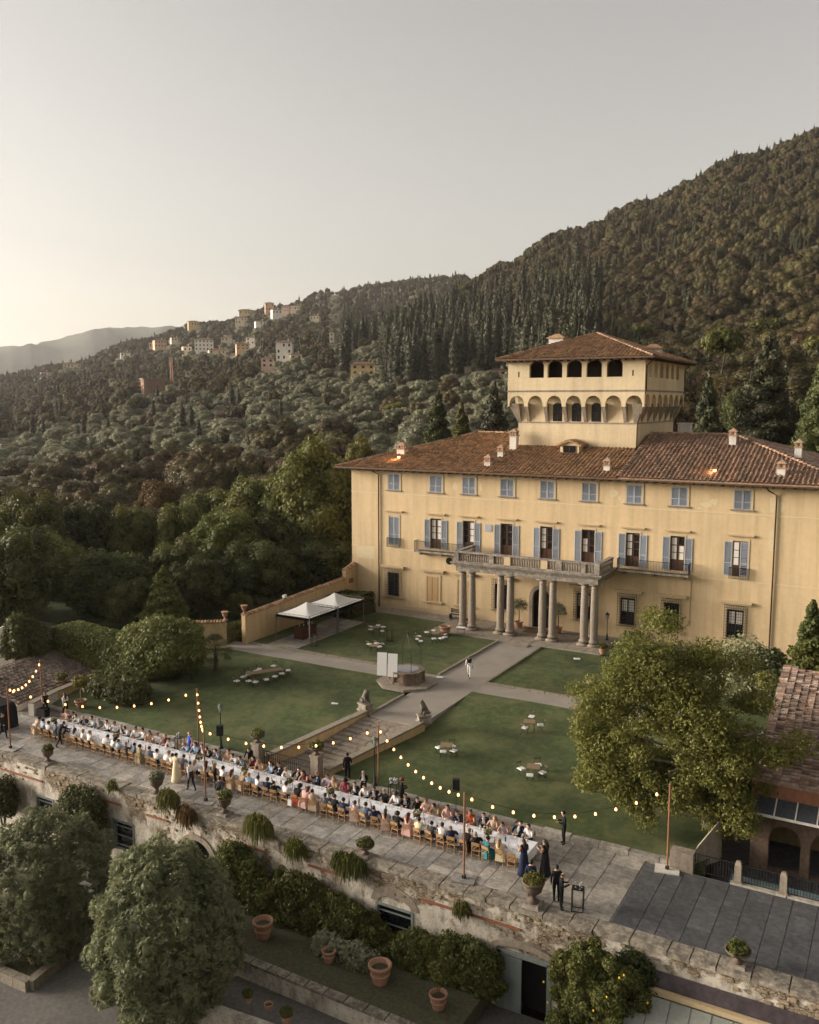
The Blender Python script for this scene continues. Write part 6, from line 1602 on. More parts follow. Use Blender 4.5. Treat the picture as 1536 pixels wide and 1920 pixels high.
mb = MB(); mb.prism([(-56.3, 41.0), (-57.4, 48.8), (-62, 49.6), (-61, 40.3)], -2.2, -.55); mb.build('wall_face', M_WHITE, orf)
st = empty('pale_shed', (*gp(2, 1245, -.8)[:2], -.8), .5, 'pale stone gable half hidden by bushes at the left edge', 'shed')
mb = MB(); mb.add([(-2, -1.5, 0), (2, -1.5, 0), (2, 1.5, 0), (-2, 1.5, 0), (-2, -1.5, 2.2), (2, -1.5, 2.2), (2, 1.5, 2.2), (-2, 1.5, 2.2), (0, -1.5, 3.1), (0, 1.5, 3.1)], [(0, 1, 5, 8, 4), (1, 2, 6, 5), (2, 3, 7, 9, 6), (3, 0, 4, 7), (4, 8, 9, 7), (8, 5, 6, 9)]); mb.local('gable', M_WHITE, st)
MB().box(-.4, .4, -1.54, -1.5, 0, 1.6).local('door', M_DWOOD, st)

# ------------------------------------------------------------------ white pavilions
M_CANVAS = mat('white_canvas', (.66, .64, .60), .85, .06, 3)
M_STEEL = mat('grey_steel', (.16, .155, .15), .6, .15, 6)
def gazebo(x0, x1, y0, y1, label):
    o = empty('garden_pavilion', ((x0 + x1) / 2, (y0 + y1) / 2, .04), 0, label, 'pavilion'); cx, cy = (x0 + x1) / 2, (y0 + y1) / 2; ze, zp = 2.35, 3.25
    for x in (x0, x1):
        for y in (y0, y1): MB().box(x - .04, x + .04, y - .04, y + .04, .04, ze + .2).build('post', M_STEEL, o)
    mb = MB()
    for (a, b) in (((x0, y0), (x1, y0)), ((x1, y0), (x1, y1)), ((x1, y1), (x0, y1)), ((x0, y1), (x0, y0))):
        for z in (ze + .02, ze + .2): mb.tube([(*a, z), (*b, z)], .018, 5)
        for k in range(9): t = k / 8; p = (a[0] + (b[0] - a[0]) * t, a[1] + (b[1] - a[1]) * t); t2 = min(1, t + .06); q = (a[0] + (b[0] - a[0]) * t2, a[1] + (b[1] - a[1]) * t2); mb.tube([(*p, ze + .02), (*q, ze + .2)], .01, 4)
    mb.build('truss_frame', M_STEEL, o)
    n = 8; mb = MB(); ring = []
    per = [(x0, y0), (x1, y0), (x1, y1), (x0, y1)]
    for i in range(4):
        a, b = per[i], per[(i + 1) % 4]
        for k in range(6): t = k / 6; ring.append((a[0] + (b[0] - a[0]) * t, a[1] + (b[1] - a[1]) * t))
    vs = []
    for j in range(n + 1):
        s = 1 - j / n; z = ze + (zp - ze) * (1 - s) ** 1.7 * 1.0 + .0
        z = ze + (zp - ze) * ((j / n) ** 1.6)
        for (x, y) in ring: vs.append((cx + (x - cx) * max(s, .01) * .985, cy + (y - cy) * max(s, .01) * .985, z))
    m_ = len(ring); mb.add(vs, [(j * m_ + k, j * m_ + (k + 1) % m_, (j + 1) * m_ + (k + 1) % m_, (j + 1) * m_ + k) for j in range(n) for k in range(m_)])
    mb.build('canopy', M_CANVAS, o, True)
    mb = MB()
    for i in range(4):
        a, b = per[i], per[(i + 1) % 4]; k = 16
        nx, ny = (a[0] + b[0]) / 2 - cx, (a[1] + b[1]) / 2 - cy; l_ = math.hypot(nx, ny); nx, ny = nx / l_ * .04, ny / l_ * .04
        for j in range(k):
            P = [(a[0] + (b[0] - a[0]) * (j + t) / k + nx, a[1] + (b[1] - a[1]) * (j + t) / k + ny) for t in (0, .5, 1)]
            mb.add([(*P[0], ze + .02), (*P[2], ze + .02), (*P[2], ze - .12), (*P[1], ze - .30), (*P[0], ze - .12)], [(0, 4, 3, 2, 1), (0, 1, 2, 3, 4)])
    mb.build('scalloped_valance', M_CANVAS, o)
gazebo(-49.45, -45.75, 62.95, 67.3, 'white pavilion with scalloped canopy over the bar, nearer of two'); gazebo(-49.45, -45.75, 67.5, 71.9, 'white pavilion with scalloped canopy nearer to the villa')
bar = empty('bar_counter', (-47.5, 64.7, .04), 0, 'dark brown wooden bar counter under the nearer pavilion', 'bar counter')
M_MAHO = mat('mahogany', (.075, .026, .016), .5, .2, 6)
MB().box(-.5, .5, -1.0, 1.1, 0, 1.05).local('counter_body', M_MAHO, bar); MB().box(-.58, .58, -1.08, 1.18, 1.05, 1.11).local('counter_top', M_MAHO, bar)
for k in range(3): MB().box(.5, .53, -.9 + k * .66, -.34 + k * .66, .12, .92).local('panel', M_MAHO, bar)
M_CLEAR = mat('pale_glassware', (.62, .62, .60), .12, .05, 5, spec=.6)
bt = MB().lathe([(.04, 0), (.042, .16), (.014, .22), (.014, .30)], (0, 0, 0), 8).mesh('bottle', M_CLEAR, True)
for k, (dx, dy) in enumerate(((-.2, -.6), (0, -.2), (.1, .3), (-.15, .6), (.2, .8))): T(inst('bottle', bt, None, (-47.5 + dx, 64.7 + dy, 1.15)), 'pale bottle standing on the dark bar counter', 'bottle', 'bottles on the bar')
# ------------------------------------------------------------------ well with easel panels
M_WELL = mat('mossy_well_stone', (.21, .165, .12), .95, .35, 3, bump=.5, col2=(.13, .08, .055), thresh=(.45, .65))
wl_ = empty('stone_well', (-32.85, 57.75, 0), 0, 'octagonal stone well with iron arch where the garden paths cross', 'well')
MB().lathe([(2.35, 0), (2.35, .18), (2.2, .20)], (0, 0, 0), 8, sx=1.0, sy=.98, a0=.39).local('plinth', M_PIETRA, wl_)
MB().lathe([(1.42, .2), (1.42, .34), (1.28, .38), (1.22, .95), (1.40, 1.02), (1.42, 1.14), (.95, 1.15)], (0, 0, 0), 8, a0=.39).local('wellhead', M_WELL, wl_)
for k in range(8): a = .39 + k * PI / 4; MB().obox((1.29 * math.cos(a), 1.29 * math.sin(a)), .2, .24, .36, 1.02, a).local('pilaster', M_WELL, wl_)
MB().lathe([(.95, 1.152), (.95, 1.17)], (0, 0, 0), 8, a0=.39).local('lid', mat('lead_grey_lid', (.26, .26, .27), .7, .2, 4), wl_)
mb = MB()
for k in range(4): a = .8 + k * PI / 2; mb.tube([(1.15 * math.cos(a), 1.15 * math.sin(a), 1.14), (1.12 * math.cos(a), 1.12 * math.sin(a), 2.7), (.5 * math.cos(a), .5 * math.sin(a), 3.5), (0, 0, 4.0)], .022, 5)
mb.lathe([(.02, 0), (.09, .1), (.02, .25), (.012, .4)], (0, 0, 3.95), 6); mb.local('iron_arch', M_IRON, wl_)
for k, (x, lab) in enumerate(((-34.1, 'left white display panel leaning on the stone well'), (-33.25, 'right white display panel leaning on the stone well'))):
    o = empty('display_panel', (x - .12 + .02 * k, 56.28 + .12 * k, 1.14), .32, lab, 'panel'); mb = MB(); t = .12
    mb.add([(-.37, 0, -.35), (.37, 0, -.35), (.37, t * 1.5, 1.4), (-.37, t * 1.5, 1.4), (-.37, .03, -.35), (.37, .03, -.35), (.37, t * 1.5 + .03, 1.4), (-.37, t * 1.5 + .03, 1.4)], [(0, 1, 2, 3), (7, 6, 5, 4), (0, 4, 5, 1), (1, 5, 6, 2), (2, 6, 7, 3), (3, 7, 4, 0)]); mb.local('board', mat('white_board', (.86, .85, .84), .7, .03, 3), o)
    MB().tube([(-.3, .06, -.3), (-.3, .35, .9)], .015, 4).local('strut', M_IRON, o)

# ------------------------------------------------------------------ skinned figures (statues and people)
def skin_mesh(name, V, E, R, sub=2):
    me = bpy.data.meshes.new(name); me.from_pydata(V, E, []); o = bpy.data.objects.new(name, me); COL.objects.link(o)
    sk = o.modifiers.new('skin', 'SKIN'); sk.use_smooth_shade = True
    for i, r in enumerate(R):
        sv = me.skin_vertices[0].data[i]; sv.radius = (r, r) if isinstance(r, (int, float)) else r; sv.use_root = (i == 0)
    if sub: ss = o.modifiers.new('sub', 'SUBSURF'); ss.levels = ss.render_levels = sub
    dg = bpy.context.evaluated_depsgraph_get(); out = bpy.data.meshes.new_from_object(o.evaluated_get(dg)); out.name = name
    bpy.data.objects.remove(o); bpy.data.meshes.remove(me)
    out.polygons.foreach_set('use_smooth', [True] * len(out.polygons))
    return out
lionV = [(0, -.12, .28), (0, .02, .58), (0, .14, .88), (0, .20, 1.08), (0, .26, 1.22), (0, .42, 1.20), (.13, .20, .75), (.14, .28, .35), (.14, .32, .06), (.14, .44, .03), (-.13, .20, .75), (-.14, .28, .35), (-.14, .32, .06), (-.14, .44, .03), (.20, -.10, .30), (.24, .16, .34), (.22, .10, .06), (.22, .30, .04), (-.20, -.10, .30), (-.24, .16, .34), (-.22, .10, .06), (-.22, .30, .04), (0, -.34, .10), (.15, -.5, .05), (.10, .20, 1.36), (-.10, .20, 1.36)]
lionE = [(0, 1), (1, 2), (2, 3), (3, 4), (4, 5), (2, 6), (6, 7), (7, 8), (8, 9), (2, 10), (10, 11), (11, 12), (12, 13), (0, 14), (14, 15), (15, 16), (16, 17), (0, 18), (18, 19), (19, 20), (20, 21), (0, 22), (22, 23), (4, 24), (4, 25)]
lionR = [.22, .21, .22, .19, .17, .085, .10, .075, .06, .055, .10, .075, .06, .055, .15, .13, .08, .06, .15, .13, .08, .06, .05, .03, .04, .04]
ME_LION = skin_mesh('lion', lionV, lionE, lionR); ME_LION.materials.append(mat('dark_lion_stone', (.15, .13, .105), .95, .3, 4, bump=.4))
for x, y, rz, lab in ((-32.2, 50.75, -1.9, 'seated stone lion on a pedestal at the left top of the stairs'), (-27.55, 50.75, 2.3, 'seated stone lion on a pedestal at the right top of the stairs')):
    o = empty('lion_statue', (x, y, .1), rz, lab, 'statue'); MB().obox((0, 0), .78, .95, 0, .16).local('plinth', M_PIETRA, o); MB().obox((0, 0), .62, .8, .16, .48).local('pedestal', M_PIETRA_D, o); MB().obox((0, 0), .74, .92, .48, .56).local('cornice', M_PIETRA, o)
    inst('lion', ME_LION, o, (0, -.06, .56), 0, (1.05, .95, .75))
# ------------------------------------------------------------------ lanterns, speakers, poles, strings of bulbs
M_PATINA = mat('green_patina', (.12, .15, .12), .7, .2, 6)
M_LANT = mat('lantern_glass', (.35, .36, .33), .15, .05, 4, spec=.6)
def lantern(c, h, label, green=True):
    o = empty('lamp_post', c, 0, label, 'lamp post'); m = M_PATINA if green else M_IRON
    MB().lathe([(.16, 0), (.16, .1), (.10, .16), (.08, .5), (.05, .56), (.035, .9), (.03, h - .75), (.05, h - .72), (.03, h - .66)], (0, 0, 0), 10).local('post', M_IRON, o, True)
    MB().lathe([(.07, h - .66), (.15, h - .28), (.15, h - .26)], (0, 0, 0), 6).local('lantern_pane', M_LANT, o)
    mb = MB()
    for k in range(6): a = k * PI / 3; mb.tube([(.075 * math.cos(a), .075 * math.sin(a), h - .66), (.16 * math.cos(a), .16 * math.sin(a), h - .26)], .012, 4)
    mb.lathe([(.20, h - .26), (.19, h - .22), (.09, h - .1), (.05, h - .08), (.02, h)], (0, 0, 0), 6); mb.local('lantern_frame', m, o)
c = gp(391, 1414, TZ + .3); lantern((c[0], 42.55, TZ + .25), 3.1, 'iron lamp post with greenish lantern behind the table, left of the speaker')
c = gp(695, 1478, TZ + .3); lantern((c[0], 42.6, TZ + .25), 3.1, 'iron lamp post with greenish lantern right of the garden stairs')
c = gp(1138, 1200, .1); lantern((c[0], c[1], .1), 2.6, 'black lamp post against the villa right of the portico', False)
def speaker(c, label, h=1.5):
    o = empty('loudspeaker', c, .5, label, 'loudspeaker'); MB().tube([(0, 0, .2), (0, 0, h)], .02, 6).local('stand_pole', M_IRON, o)
    for k in range(3): a = k * 2.1; MB().tube([(0, 0, .45), (.4 * math.cos(a), .4 * math.sin(a), .01)], .012, 5).local('leg', M_IRON, o)
    MB().box(-.19, .19, -.16, .16, h - .02, h + .62).local('cabinet', M_BLACK, o); MB().box(-.16, .16, -.175, -.16, h + .02, h + .58).local('grille', M_IRON, o)
c = gp(425, 1414, TZ); speaker((c[0], 41.9, TZ), 'black loudspeaker on a stand left of the stair gate'); c = gp(866, 1520, TZ); speaker((c[0], 42.0, TZ), 'black loudspeaker on a stand right of the woman in black')
M_POLE = mat('rust_brown_pole', (.25, .115, .06), .75, .2, 4)
POLES = {}
for k, (px, py, top, base, lab) in {'1': (20, 1404, 1288, 1, 'pole of the light strings near the terrace edge, leftmost'), '2': (80, 1328, 1238, 0, 'pole of the light strings behind the left table end'), '3': (373, 1410, 1292, 0, 'pole of the light strings on the lawn side by the lamp post'), '4': (386, 1503, 1366, 1, 'pole of the light strings near the terrace edge by the waiter'), '5': (710, 1480, 1361, 0, 'pole of the light strings on the lawn side right of the stairs'), '6': (870, 1648, 1487, 1, 'pole of the light strings near the terrace edge with a flat base plate'), '7': (1251, 1631, 1471, 1, 'pole of the light strings on a pale base plate at the slate terrace')}.items():
    c = gp(px, py, TZ + .02); lo_, hi_ = 2.0, 7.0
    for _ in range(40):
        mdl = (lo_ + hi_) / 2; d_ = np.array([c[0], c[1], c[2] + mdl - CAM_Z]); y_ = 960 - FPX * d_.dot(UP) / d_.dot(FW)
        lo_, hi_ = (mdl, hi_) if y_ > top else (lo_, mdl)
    o = empty('light_pole', c, 0, lab, 'pole'); MB().tube([(0, 0, 0), (0, 0, mdl)], .05, 8).local('pole', M_POLE, o); MB().lathe([(.055, mdl - .03), (.06, mdl), (.03, mdl + .05)], (0, 0, 0), 8).local('cap', M_POLE, o)
    if base: MB().obox((0, 0), 1.15, .85, 0, .05, .2).local('base_plate', M_WHITE if k == '7' else M_FLAG, o); MB().obox((0, 0), .16, .16, .05, .2).local('foot', M_IRON, o)
    POLES[k] = Vector((c[0], c[1], c[2] + mdl))
M_BULB = mat('glowing_bulb', (1, .6, .3), .4, 0, emit=((1.0, .37, .11), 2.4))
ME_BULB = MB().lathe([(.015, .05), (.026, .03), (.054, -.02), (.062, -.06), (.05, -.10), (.016, -.12)], (0, 0, 0), 10).mesh('bulb', M_BULB, True)
ME_SOCK = MB().lathe([(.02, .045), (.022, .10), (.01, .12)], (0, 0, 0), 8).mesh('socket', M_IRON)
for a, b, sag, nb, lab in (('2', '1', .75, 9, 'string of warm bulbs at the left end of the terrace'), ('1', '3', 1.15, 11, 'string of warm bulbs over the left half of the table toward the lawn'), ('3', '4', .65, 8, 'string of warm bulbs crossing the table by the lamp post'), ('4', '5', 1.05, 10, 'string of warm bulbs in front of the stair gate'), ('5', '6', .75, 11, 'string of warm bulbs over the right half of the table'), ('6', '7', 1.25, 10, 'string of warm bulbs over the right end of the terrace')):
    A_, B_ = POLES[a], POLES[b]; o = empty('light_string', A_, 0, lab, 'string lights')
    f_ = lambda t: (B_ - A_) * t - Vector((0, 0, 4 * sag * t * (1 - t)))
    MB().tube([f_(t / 20) for t in range(21)], .010, 4).local('cable', M_IRON, o)
    for i in range(nb):
        p = f_((i + .35) / nb) - Vector((0, 0, .12)); bb = inst('bulb', ME_BULB, o, p); inst('socket', ME_SOCK, bb)
# lamps lit on the roof
for px, py in ((748, 863), (1340, 889)):
    x, y = roofpt(px, py); z = zt_(y)
    o = empty('roof_lamp', (x, y, z + .1), 0, 'small lit lamp on the left part of the villa roof' if px < 900 else 'small lit lamp on the right part of the villa roof', 'lamp')
    MB().obox((0, 0), .22, .18, .12, .30).local('lamp_head', M_BULB, o); MB().tube([(.16, .1, -.1), (.16, .1, .45)], .05, 6).local('bracket', M_IRON, o)
    ld = bpy.data.lights.new('roof_lamp_light', 'POINT'); ld.energy = 14; ld.color = (1, .55, .25); ld.shadow_soft_size = .08; lo2 = bpy.data.objects.new('roof_lamp_light', ld); COL.objects.link(lo2); lo2.parent = o; lo2.location = (-.25, -.15, .35)
c = gp(607, 1135, .5); fl = empty('wall_floodlight', (-51.1, 66.4, 2.95), 0, 'small white floodlight on top of the garden wall behind the pavilion', 'floodlight'); MB().box(-.12, .12, -.2, .2, .08, .34).local('lamp_head', M_CANVAS, fl); MB().box(-.03, .03, -.03, .03, -.1, .08).local('bracket', M_IRON, fl)

# ------------------------------------------------------------------ lawn furniture
M_CUSH = mat('white_cushion', (.72, .70, .66), .85, .05, 5)
def folding_chair():
    o = empty('lawn_chair', (0, 0, 0)); MB().obox((0, 0), .40, .40, .44, .50, 0, .9).local('seat', M_CUSH, o)
    for s in (-1, 1): MB().tube([(s * .20, -.26, .0), (s * .20, .20, .45)], .014, 5).local('leg', M_IRON, o); MB().tube([(s * .18, .24, 0), (s * .18, -.20, .46), (s * .18, -.30, .85)], .014, 5).local('leg', M_IRON, o)
    MB().box(-.19, .19, -.31, -.29, .70, .80).local('backrest', mat('dull_wood', (.15, .125, .07), .8, .15, 6), o)
    return o
FC = folding_chair(); fc_used = False
M_TEAK = mat('weathered_teak', (.24, .165, .10), .8, .2, 6)
def lawn_table(c, w, d_, rz, label):
    o = empty('lawn_table', c, rz, label, 'table'); 
    k = max(3, int(d_ / .12))
    for i in range(k): MB().box(-w / 2, w / 2, -d_ / 2 + d_ * i / k, -d_ / 2 + d_ * (i + .9) / k, .70, .74).local('slat', M_TEAK, o)
    for s in (-1, 1): MB().tube([(s * w * .42, -d_ * .42, 0), (s * w * .42, d_ * .42, .70)], .016, 5).local('leg', M_IRON, o); MB().tube([(s * w * .42, d_ * .42, 0), (s * w * .42, -d_ * .42, .70)], .016, 5).local('leg', M_IRON, o)
def seats(pts, ctr, gname, where, zf):
    global fc_used
    for i, (px, py) in enumerate(pts):
        y0 = gp(px, py, .45)[1]; z = zf(y0); c = gp(px, py, z + .47); rz = math.atan2(ctr[1] - c[1], ctr[0] - c[0]) - PI / 2 + random.Random(i).uniform(-.4, .4)
        o = FC if not fc_used else copy_tree(FC); fc_used = True
        o.location = (c[0], c[1], z); o.rotation_euler = (0, 0, rz)
        T(o, 'folding chair with white cushion, %s from left %s' % (ordn(i + 1), where), 'chair', gname)
zA = lambda q: [(430 + a / 10.97, 1220 + b / 10.97) for a, b in q]; zB = lambda q: [(660 + a / 7.68, 1150 + b / 7.68) for a, b in q]; z6_ = lambda q: [(680 + a / 3.657, 1360 + b / 3.657) for a, b in q]
def ctr_of(P, zf): w = [gp(p[0], p[1], .3) for p in P]; return (sum(p[0] for p in w) / len(w), sum(p[1] for p in w) / len(w))
P = sorted(zA([(155, 620), (290, 535), (395, 452), (390, 490), (560, 415), (615, 375), (910, 310), (1010, 375), (1210, 400), (1080, 465), (940, 525), (765, 590), (540, 640), (400, 620)])); cA = ctr_of(P, lawn_z); seats(P, cA, 'chairs round the long lawn table', 'round the left lawn table', lawn_z)
c = gp(*zA([(720, 450)])[0], lawn_z(52) + .7); lawn_table((c[0], c[1], lawn_z(c[1])), 2.9, .75, 1.0, 'long slatted table among white cushioned chairs on the left lawn')
one = lambda y: 0.03
for pts, where, tb, tl in ((zB([(263, 190), (273, 230), (452, 193), (437, 252), (378, 170)]), 'in the group near the pavilion', (350, 205), 'small table in the upper left chair group'), (zB([(350, 428), (397, 478), (250, 440), (430, 440)]), 'in the group left of the well', (320, 470), 'small table in the chair group left of the well'), (zB([(1080, 270), (965, 328), (948, 368), (992, 398), (1178, 245), (1185, 362), (1282, 358), (1340, 340), (1355, 305)]), 'in the group left of the portico', (1200, 290), 'small table in the chair group left of the portico')):
    P = sorted(pts); c0_ = ctr_of(P, one); seats(P, c0_, 'chairs on the upper left lawn', where, one); q = zB([tb])[0]; c = gp(*q, .7); lawn_table((c[0], c[1], .03), .7, .7, .3, tl)
for pts, where, tb, tl in ((z6_([(525, 150), (553, 178), (625, 172), (617, 140)]), 'in the middle of the right lawn', (575, 135), 'small slatted table in the middle of the right lawn'), (z6_([(1090, 295), (1148, 340), (1235, 322), (1205, 270)]), 'in the group nearest the big tree', (1172, 282), 'small slatted table in the group nearest the big tree'), ([(984, 1364), (1014, 1359), (997, 1343)], 'in the upper right lawn group', (993, 1351), 'small slatted table in the upper group of the right lawn')):
    P = sorted(pts); c0_ = ctr_of(P, lawn_z); seats(P, c0_, 'chairs on the right lawn', where, lawn_z); q = z6_([tb])[0] if tb[0] != 993 else tb; y_ = gp(*q, 0)[1]; c = gp(*q, lawn_z(y_) + .7); lawn_table((c[0], c[1], lawn_z(c[1])), .75, .75, .3, tl)
P = [(1103, 1279), (1118, 1283)]; seats(P, ctr_of(P, one), 'chairs on the right lawn', 'half hidden by the big tree', one)
def high_table(c, label, h=1.05, w=.5, d_=.38, glasses=0, rz=.2):
    o = empty('high_table', c, rz, label, 'high table')
    for sx in (-1, 1):
        for sy in (-1, 1): MB().box(sx * w / 2 - .018, sx * w / 2 + .018, sy * d_ / 2 - .018, sy * d_ / 2 + .018, 0, h).local('leg', M_IRON, o)
    MB().box(-w / 2 - .02, w / 2 + .02, -d_ / 2 - .02, d_ / 2 + .02, h, h + .03).local('top', M_IRON, o)
    mb = MB()
    for sx in (-1, 1): mb.box(sx * w / 2 - .015, sx * w / 2 + .015, -d_ / 2, d_ / 2, .02, .05)
    for sy in (-1, 1): mb.box(-w / 2, w / 2, sy * d_ / 2 - .015, sy * d_ / 2 + .015, .02, .05)
    mb.local('foot_frame', M_IRON, o)
    return o
ME_GL = MB().lathe([(.03, 0), (.03, .006), (.005, .012), (.005, .08), (.03, .12), (.038, .17), (.03, .21)], (0, 0, 0), 8).mesh('wine_glass', M_CLEAR, True)
for px, py, z, lab, ng in ((337, 1412, TZ, 'black high table with plates behind the table on the lawn side', 3), (741, 1500, TZ, 'black high table with glasses beside the woman in black', 9), (1083, 1707, TZ, 'black high table with dark tray beside the two waiters', 4), (590, 1212, .05, 'black high stool table before the bar pavilion', 0), (731, 1202, .03, 'pair of black high stands on the upper left lawn', 0), (362, 1280, lawn_z(50), 'black high table with glasses before the laurel bush', 6)):
    c = gp(px, py, z); 
    if z == TZ and c[1] > 41.8: c = (c[0], 41.9, TZ)
    high_table(c, lab)
    r_ = random.Random(px)
    for k in range(ng): T(inst('wine_glass', ME_GL, None, (c[0] + r_.uniform(-.2, .2), c[1] + r_.uniform(-.14, .14), c[2] + 1.08), 0, 1.3), 'clear glass on the ' + lab, 'glass', 'glasses on high tables')
def bench(c, rz, label, green=True):
    o = empty('garden_bench', c, rz, label, 'bench'); m = mat('dark_green_bench', (.035, .045, .032), .6, .2, 6)
    for k in range(4): MB().box(-.75, .75, -.22 + k * .12, -.12 + k * .12, .44, .47).local('seat_slat', m, o)
    for k in range(3): MB().box(-.75, .75, .28, .31, .58 + k * .14, .68 + k * .14).local('back_slat', m, o)
    for s in (-1, 1): MB().box(s * .66 - .03, s * .66 + .03, -.22, .30, .02, .44).local('end_frame', M_IRON, o); MB().box(s * .66 - .03, s * .66 + .03, .26, .32, .44, .98).local('back_post', M_IRON, o)
bench((-38.4, 77.4, .11), PI * 0, 'dark slatted bench against the villa left of the portico'); bench((-20.9, 77.2, .11), 0, 'dark slatted bench against the villa right of the lamp post'); 
mb = MB(); mb.box(-30.9, -28.6, 76.0, 77.8, .115, .13); T(mb.build('door_mat', mat('brown_mat', (.13, .065, .035), .95, .3, 6)), 'brown mat before the arched entrance', 'mat')
for px, py, lab in ((865, 1190, 'small white service table at the left column pair'), (1098, 1205, 'small white service table at the right column pair')):
    c = gp(px, py, .11); o = empty('service_table', c, 0, lab, 'table'); MB().box(-.4, .4, -.25, .25, .68, .72).local('top', M_CUSH, o)
    for sx in (-1, 1): MB().tube([(sx * .34, -.2, 0), (sx * .34, .2, .68)], .012, 4).local('leg', M_IRON, o); MB().tube([(sx * .34, .2, 0), (sx * .34, -.2, .68)], .012, 4).local('leg', M_IRON, o)
for px, py, lab in ((825, 1271, 'white slab lying on the lawn left of the well'), (628, 1320, 'pale flat stone on the left lawn near the lion'), (1082, 1236, 'white card lying on the lawn near the portico')):
    z = lawn_z(gp(px, py, 0)[1]); c = gp(px, py, z); o = inst('lawn_plate', MB().obox((0, 0), .55, .4, 0, .05, .4, .9).mesh('lawn_plate', M_CANVAS), None, (c[0], c[1], z + .02)); T(o, lab, 'slab')

# lean-to against the wall at lower right
LT = empty('lean_to', (-3, 34.2, -6.3), 0, 'lean to glasshouse roof with dark metal flashing against the wall at lower right', 'lean-to')
xa, xb = -8.5, 4.0
MB().add([(xa, 35.36, -2.15), (xb, 35.36, -2.15), (xb, 34.95, -2.55), (xa, 34.95, -2.55), (xa, 35.36, -2.2), (xb, 35.36, -2.2), (xb, 34.93, -2.62), (xa, 34.93, -2.62)], [(3, 2, 1, 0), (4, 5, 6, 7), (7, 6, 2, 3), (0, 4, 7, 3)]).build('flashing', mat('purple_brown_metal', (.075, .058, .062), .45, .3, 2, metallic=.3, streak=.3), LT)
MB().box(xa, xb, 34.72, 35.38, -2.86, -2.64).build('ledge', M_TRIM, LT)
n_ = 16
for i in range(n_):
    x0 = xa - .4 + (xb - xa + .4) * i / n_; x1 = xa - .4 + (xb - xa + .4) * (i + 1) / n_ - .03
    MB().add([(x0, 34.7, -2.90), (x1, 34.7, -2.90), (x1, 32.0, -4.3), (x0, 32.0, -4.3), (x0, 34.7, -2.93), (x1, 34.7, -2.93), (x1, 32.0, -4.33), (x0, 32.0, -4.33)], [(3, 2, 1, 0), (4, 5, 6, 7), (7, 6, 2, 3)]).build('roof_panel', mat('milky_green_panel', (.26, .27, .235), .35, .15, 3, objrand=.12, spec=.5), LT)
    MB().tube([(x0 - .015, 34.7, -2.89), (x0 - .015, 32.0, -4.29)], .02, 4).build('glazing_bar', M_STEEL, LT)
MB().box(xa - .35, xb, 32.1, 32.25, -6.3, -4.40).build('front_wall', M_PEELW, LT)

# ------------------------------------------------------------------ people
SLOTS = ('skin', 'top', 'bottom', 'shoe', 'shirt', 'arm')
def pose(pel, chest, neck, head, sh, el, wr, hip, kn, an, toe, fing):
    """joints for both sides: lists (left, right); gives vertices, edges, radii and the slot of each edge"""
    V = [pel, tuple((Vector(pel) + Vector(chest)) / 2), chest, neck, tuple(Vector(head) - Vector((0, .0, .055))), tuple(Vector(head) + Vector((0, .005, .06)))]
    R = [(.155, .125), (.135, .105), (.165, .115), (.058, .060), (.072, .080), (.078, .088)]
    E = [(0, 1), (1, 2), (2, 3), (3, 4), (4, 5)]; S = ['bottom', 'top', 'top', 'skin', 'skin']
    def add(p, r, a, s): V.append(tuple(p)); R.append(r); E.append((a, len(V) - 1)); S.append(s); return len(V) - 1
    h = Vector(head); f = (Vector(fing[2])).normalized() if len(fing) > 2 else Vector((0, 1, 0))
    side = Vector((f.y, -f.x, 0))
    add(h + f * .105 + Vector((0, 0, -.01)), .016, 4, 'skin'); add(h + side * .085, .016, 4, 'skin'); add(h - side * .085, .016, 4, 'skin'); add(h + f * .07 + Vector((0, 0, -.09)), .035, 4, 'skin')
    for i in (0, 1):
        a = add(sh[i], (.070, .072), 2, 'top'); b = add(el[i], .048, a, 'arm'); c = add(wr[i], .034, b, 'arm')
        d_ = Vector(fing[i]).normalized(); hnd = Vector(wr[i]) + d_ * .075; k = add(hnd, (.036, .026), c, 'skin')
        sd = d_.cross(Vector((.2, .3, 1))).normalized(); up = sd.cross(d_)
        for j, (o, l) in enumerate(((-.028, .072), (-.010, .085), (.010, .080), (.028, .062))):
            m_ = add(hnd + sd * o + d_ * l * .6 , .0095, k, 'skin'); add(hnd + sd * o * 1.15 + d_ * l - up * .015, .008, m_, 'skin')
        add(Vector(wr[i]) + d_ * .05 + sd * (.052 if i == 0 else -.052) + up * .01, .011, c, 'skin')
        a = add(hip[i], (.100, .105), 0, 'bottom'); b = add(kn[i], .066, a, 'bottom'); c = add(an[i], .046, b, 'bottom'); add(toe[i], (.040, .032), c, 'shoe')
    return V, E, R, S
